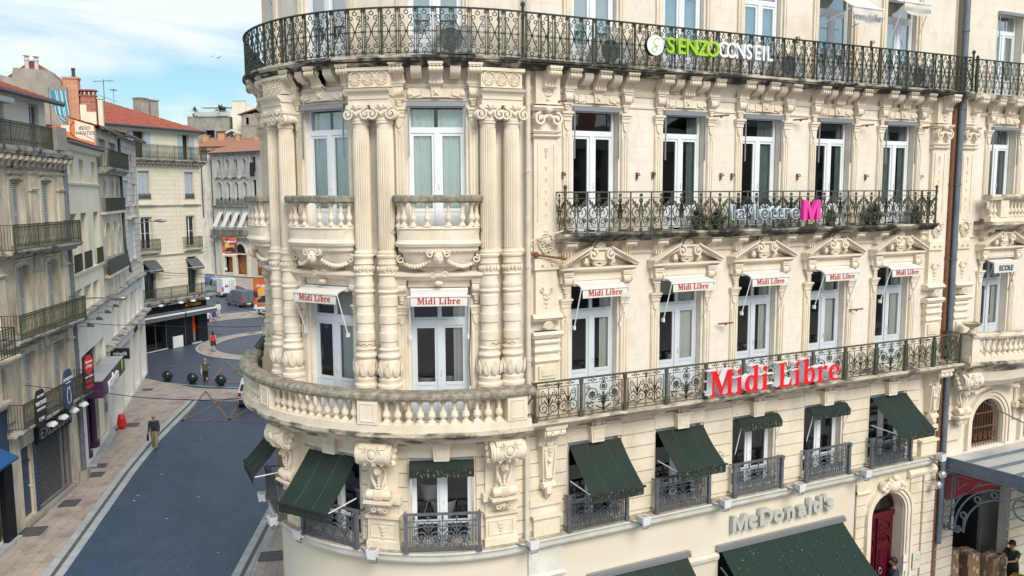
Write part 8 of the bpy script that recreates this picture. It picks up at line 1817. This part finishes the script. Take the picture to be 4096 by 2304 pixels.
    if jacket: m = MB(); m.grid([[(x, .137 + .012 * (1 - abs(x) / .06), z) for x in (-.07, -.03, 0, .03, .07)] for z in (.95, 1.1, 1.25, 1.40)]); part('shirt', m, jacket, t, Mx, 60)
    if skirt:
        m = MB(); z1 = .99; z2 = skirt[1]; w2 = skirt[2]; m.grid([[((.172 + (w2 - .172) * q) * (1 + .05 * (k % 2) * q) * cos(2 * PI * k / 24), (.135 + (w2 - .15) * q) * sin(2 * PI * k / 24), z1 + (z2 - z1) * q) for k in range(24)] for q in (0, .3, .6, 1)], True); part('skirt', m, skirt[0], t, Mx, 60)
    else:
        m = MB(); m.grid([ring(z, rx, ry) for z, rx, ry in ((1.0, .168, .13), (.92, .178, .14), (.84, .175, .14), (.79, .12, .11))], True)
        for sd in (-1, 1):
            hip, knee, ank, toe = L[sd]; q = [hip + P(0, 0, .04), hip.lerp(knee, .3), hip.lerp(knee, .75)]; r_ = [.10, .105, .088]
            if not bare_legs: q += [knee, knee.lerp(ank, .5), ank + P(0, 0, .03)]; r_ += [.08, .075, .068]
            m.tube(q, r_, 14)
        part('trousers', m, legs, t, Mx, 70)
    for sd in (-1, 1):
        ank, toe = L[sd][2:]; m = MB(); mid = (ank + toe) / 2; m.ball((mid.x, mid.y + .01, mid.z - .015), .05, 10, 6, (.95, 2.6, .9)); part('shoe', m, 'black' if not long_hair else 'hair_dark', t, Mx, 60)
    m = MB(); m.ball(tuple(hc + P(0, -.018, .025)), .113, 14, 10, (.84, .96, 1.1))
    if long_hair: m.grid([[(hc.x + .1 * cos(a), hc.y - .02 + .1 * sin(a), hc.z + .05) for a in [rad(170 + 20 * k) for k in range(11)]], [(hc.x + .115 * cos(a), hc.y - .03 + .12 * sin(a), hc.z - .12) for a in [rad(170 + 20 * k) for k in range(11)]], [(hc.x + .09 * cos(a), hc.y - .05 + .11 * sin(a), hc.z - .36) for a in [rad(170 + 20 * k) for k in range(11)]]])
    part('hair', m, hair, t, Mx, 60)
    if cap: m = MB(); m.ball(tuple(hc + P(0, -.005, .06)), .115, 14, 8, (.86, 1, .85)); m.ball(tuple(hc + P(0, .12, .05)), .08, 10, 5, (.95, 1.1, .12)); part('cap', m, 'cloth_black', t, Mx, 60)
    if bag:
        bt, side_, bz, bw, bh = bag; wr = L[(side_, 'a')][3]; bc = P(wr.x + side_ * .05, wr.y, wr.z - .06 - bh / 2) if bz is None else P(side_ * .27, -.02, bz); Mb = Mx @ Matrix.Translation(bc); o = thing('bag', bt[1], 'bag', Mb); m = MB(); rows = [[(.055 * q * cos(a), bw / 2 * cos(a + .0) * 0 + bw / 2 * q * sin(a), z * bh / 2) for a in [2 * PI * k / 14 for k in range(14)]] for z, q in ((-1, .7), (-.9, 1), (.3, 1.05), (1, .7))]; m.grid(rows, True, True); part('bag_body', m, bt[0], o, Mb, 60); m = MB()
        top_ = .1 if bz is None else .36; m.tube([(0, -bw * .28, bh * .45), (0, -bw * .12, bh / 2 + top_), (0, bw * .12, bh / 2 + top_), (0, bw * .28, bh * .45)], .01, 5); part('strap', m, bt[0], o, Mb)
    return t
person('man in a dark jacket and khaki trousers walking towards us with a black bag', 1.55, 29.75, 262, 1.78, .22, ((.05, .08), (.0, .35)), 'cloth_navy', 'khaki', 'skin_d', 'hair_red', jacket='cloth_black', bag=(('cloth_black', 'black bag carried low in the hand of the man in khaki trousers'), 1, None, .36, .32))
person('grey-haired woman in an olive top and black trousers seen from behind', 5.57, 44.6, 80, 1.72, .12, ((.05, .1), (.1, .12)), 'olive', 'cloth_black', 'skin', 'hair_grey', sleeves='short', bag=(('cream_bag', 'cream shoulder bag on the left side of the woman in olive'), -1, .86, .34, .38))
person('woman in a red sleeveless top and short black skirt seen from behind', 7.42, 56.8, 85, 1.72, .12, ((.05, .1), (.05, .15)), 'red_top', 'cloth_black', 'skin', 'hair_dark', True, ('cloth_black', .58, .25), 'none', bag=(('dark_red', 'dark red bag at the elbow of the woman in red'), -1, .98, .3, .24))
person('woman in a blue patterned dress with a white handbag, walking with a companion', 9.5, 75.2, 265, 1.62, .14, ((.05, .1), (.05, .3)), 'blue_print', 'blue_print', 'skin', 'hair_grey', False, ('blue_print', .45, .26), 'short', bag=(('cream_bag', 'white handbag of the woman in the blue dress'), -1, .95, .3, .26))
person('dark-haired woman in a pale top and pink trousers, farther of two walking together', 10.15, 77.2, 262, 1.74, .16, ((.1, .1), (.05, .15)), 'white_top', 'pale_pink', 'skin_d', 'hair_dark', True, bag=(('dark_red', 'dark bag of the woman in the pale top'), -1, .85, .36, .28))
person('person in a white shirt and dark shorts half hidden by the black restaurant corner', 8.35, 70.5, 80, 1.78, .1, ((0, .1), (0, .1)), 'white_top', 'cloth_black', 'skin_d', 'hair_dark', bare_legs=True, sleeves='short')
person('distant dark-haired figure in a pale top near the shop arcade', 17.1, 127.5, 250, 1.5, .1, ((0, .1), (0, .1)), 'white_top', 'cloth_navy', 'skin', 'hair_dark')
person('short-haired man in a slate T-shirt facing the red door, cut by the bottom edge', 20.95, .15, 150, 1.80, .0, ((.3, .5), (.1, .2)), 'slate_tee', 'cloth_navy', 'skin_d', 'hair_dark', sleeves='short', z0=.3)
person('man in a black cap and dark green top bent over a cardboard box', 25.85, -.42, 178, 1.78, .05, ((.4, .6), (.4, .6)), 'dark_green_cloth', 'cloth_black', 'skin_d', 'hair_dark', sleeves='short', z0=.15, cap=True, bend=.12, reach=True)
part('step', plainbox(FM, 19.64, 21.02, -.33, .35, 0, .3), 'kerb', BLD)
M['yellow_seat'] = mat('yellow_chair_shell', (.72, .38, .05), .5); Mx = T(25.5, -.85, .52, rad(200)); t = thing('yellow_chair', 'yellow plastic chair back at the bottom right corner of the view', 'chair', Mx); m = MB(); m.grid([[(-.26 + .52 * k / 8, .22 + .05 * cos(PI * (k - 4) / 8), z - (.1 if k in (0, 8) and z > .95 else 0)) for k in range(9)] for z in (.42, .6, .8, 1.0, 1.12)]); m.box(-.25, .25, -.25, .22, .42, .46); part('seat', m, 'yellow_seat', t, Mx, 50)
for sx in (-1, 1):
    for sy in (-1, 1): m = MB(); m.tube([(sx * .2, sy * .2, .42), (sx * .27, sy * .27, -.52)], .014, 6); part('leg', m, 'grey_metal', t, Mx)
# dark cloth hung on the far facade
m = MB(); m.grid([[(x * .5 - .1 * q, -.3 - .1 * sin(x * 5 + q), -q * 2.2) for x in (-1, -.5, 0, .5, 1)] for q in (0, .3, .6, 1)]); t = put('hung_cloth', m.mesh('hung_cloth', 'black', 60), frame(F5, 11.0, .3, 18.3), None, 'black cloth hanging on the far grey facade beside the rounded corner', 'cloth')
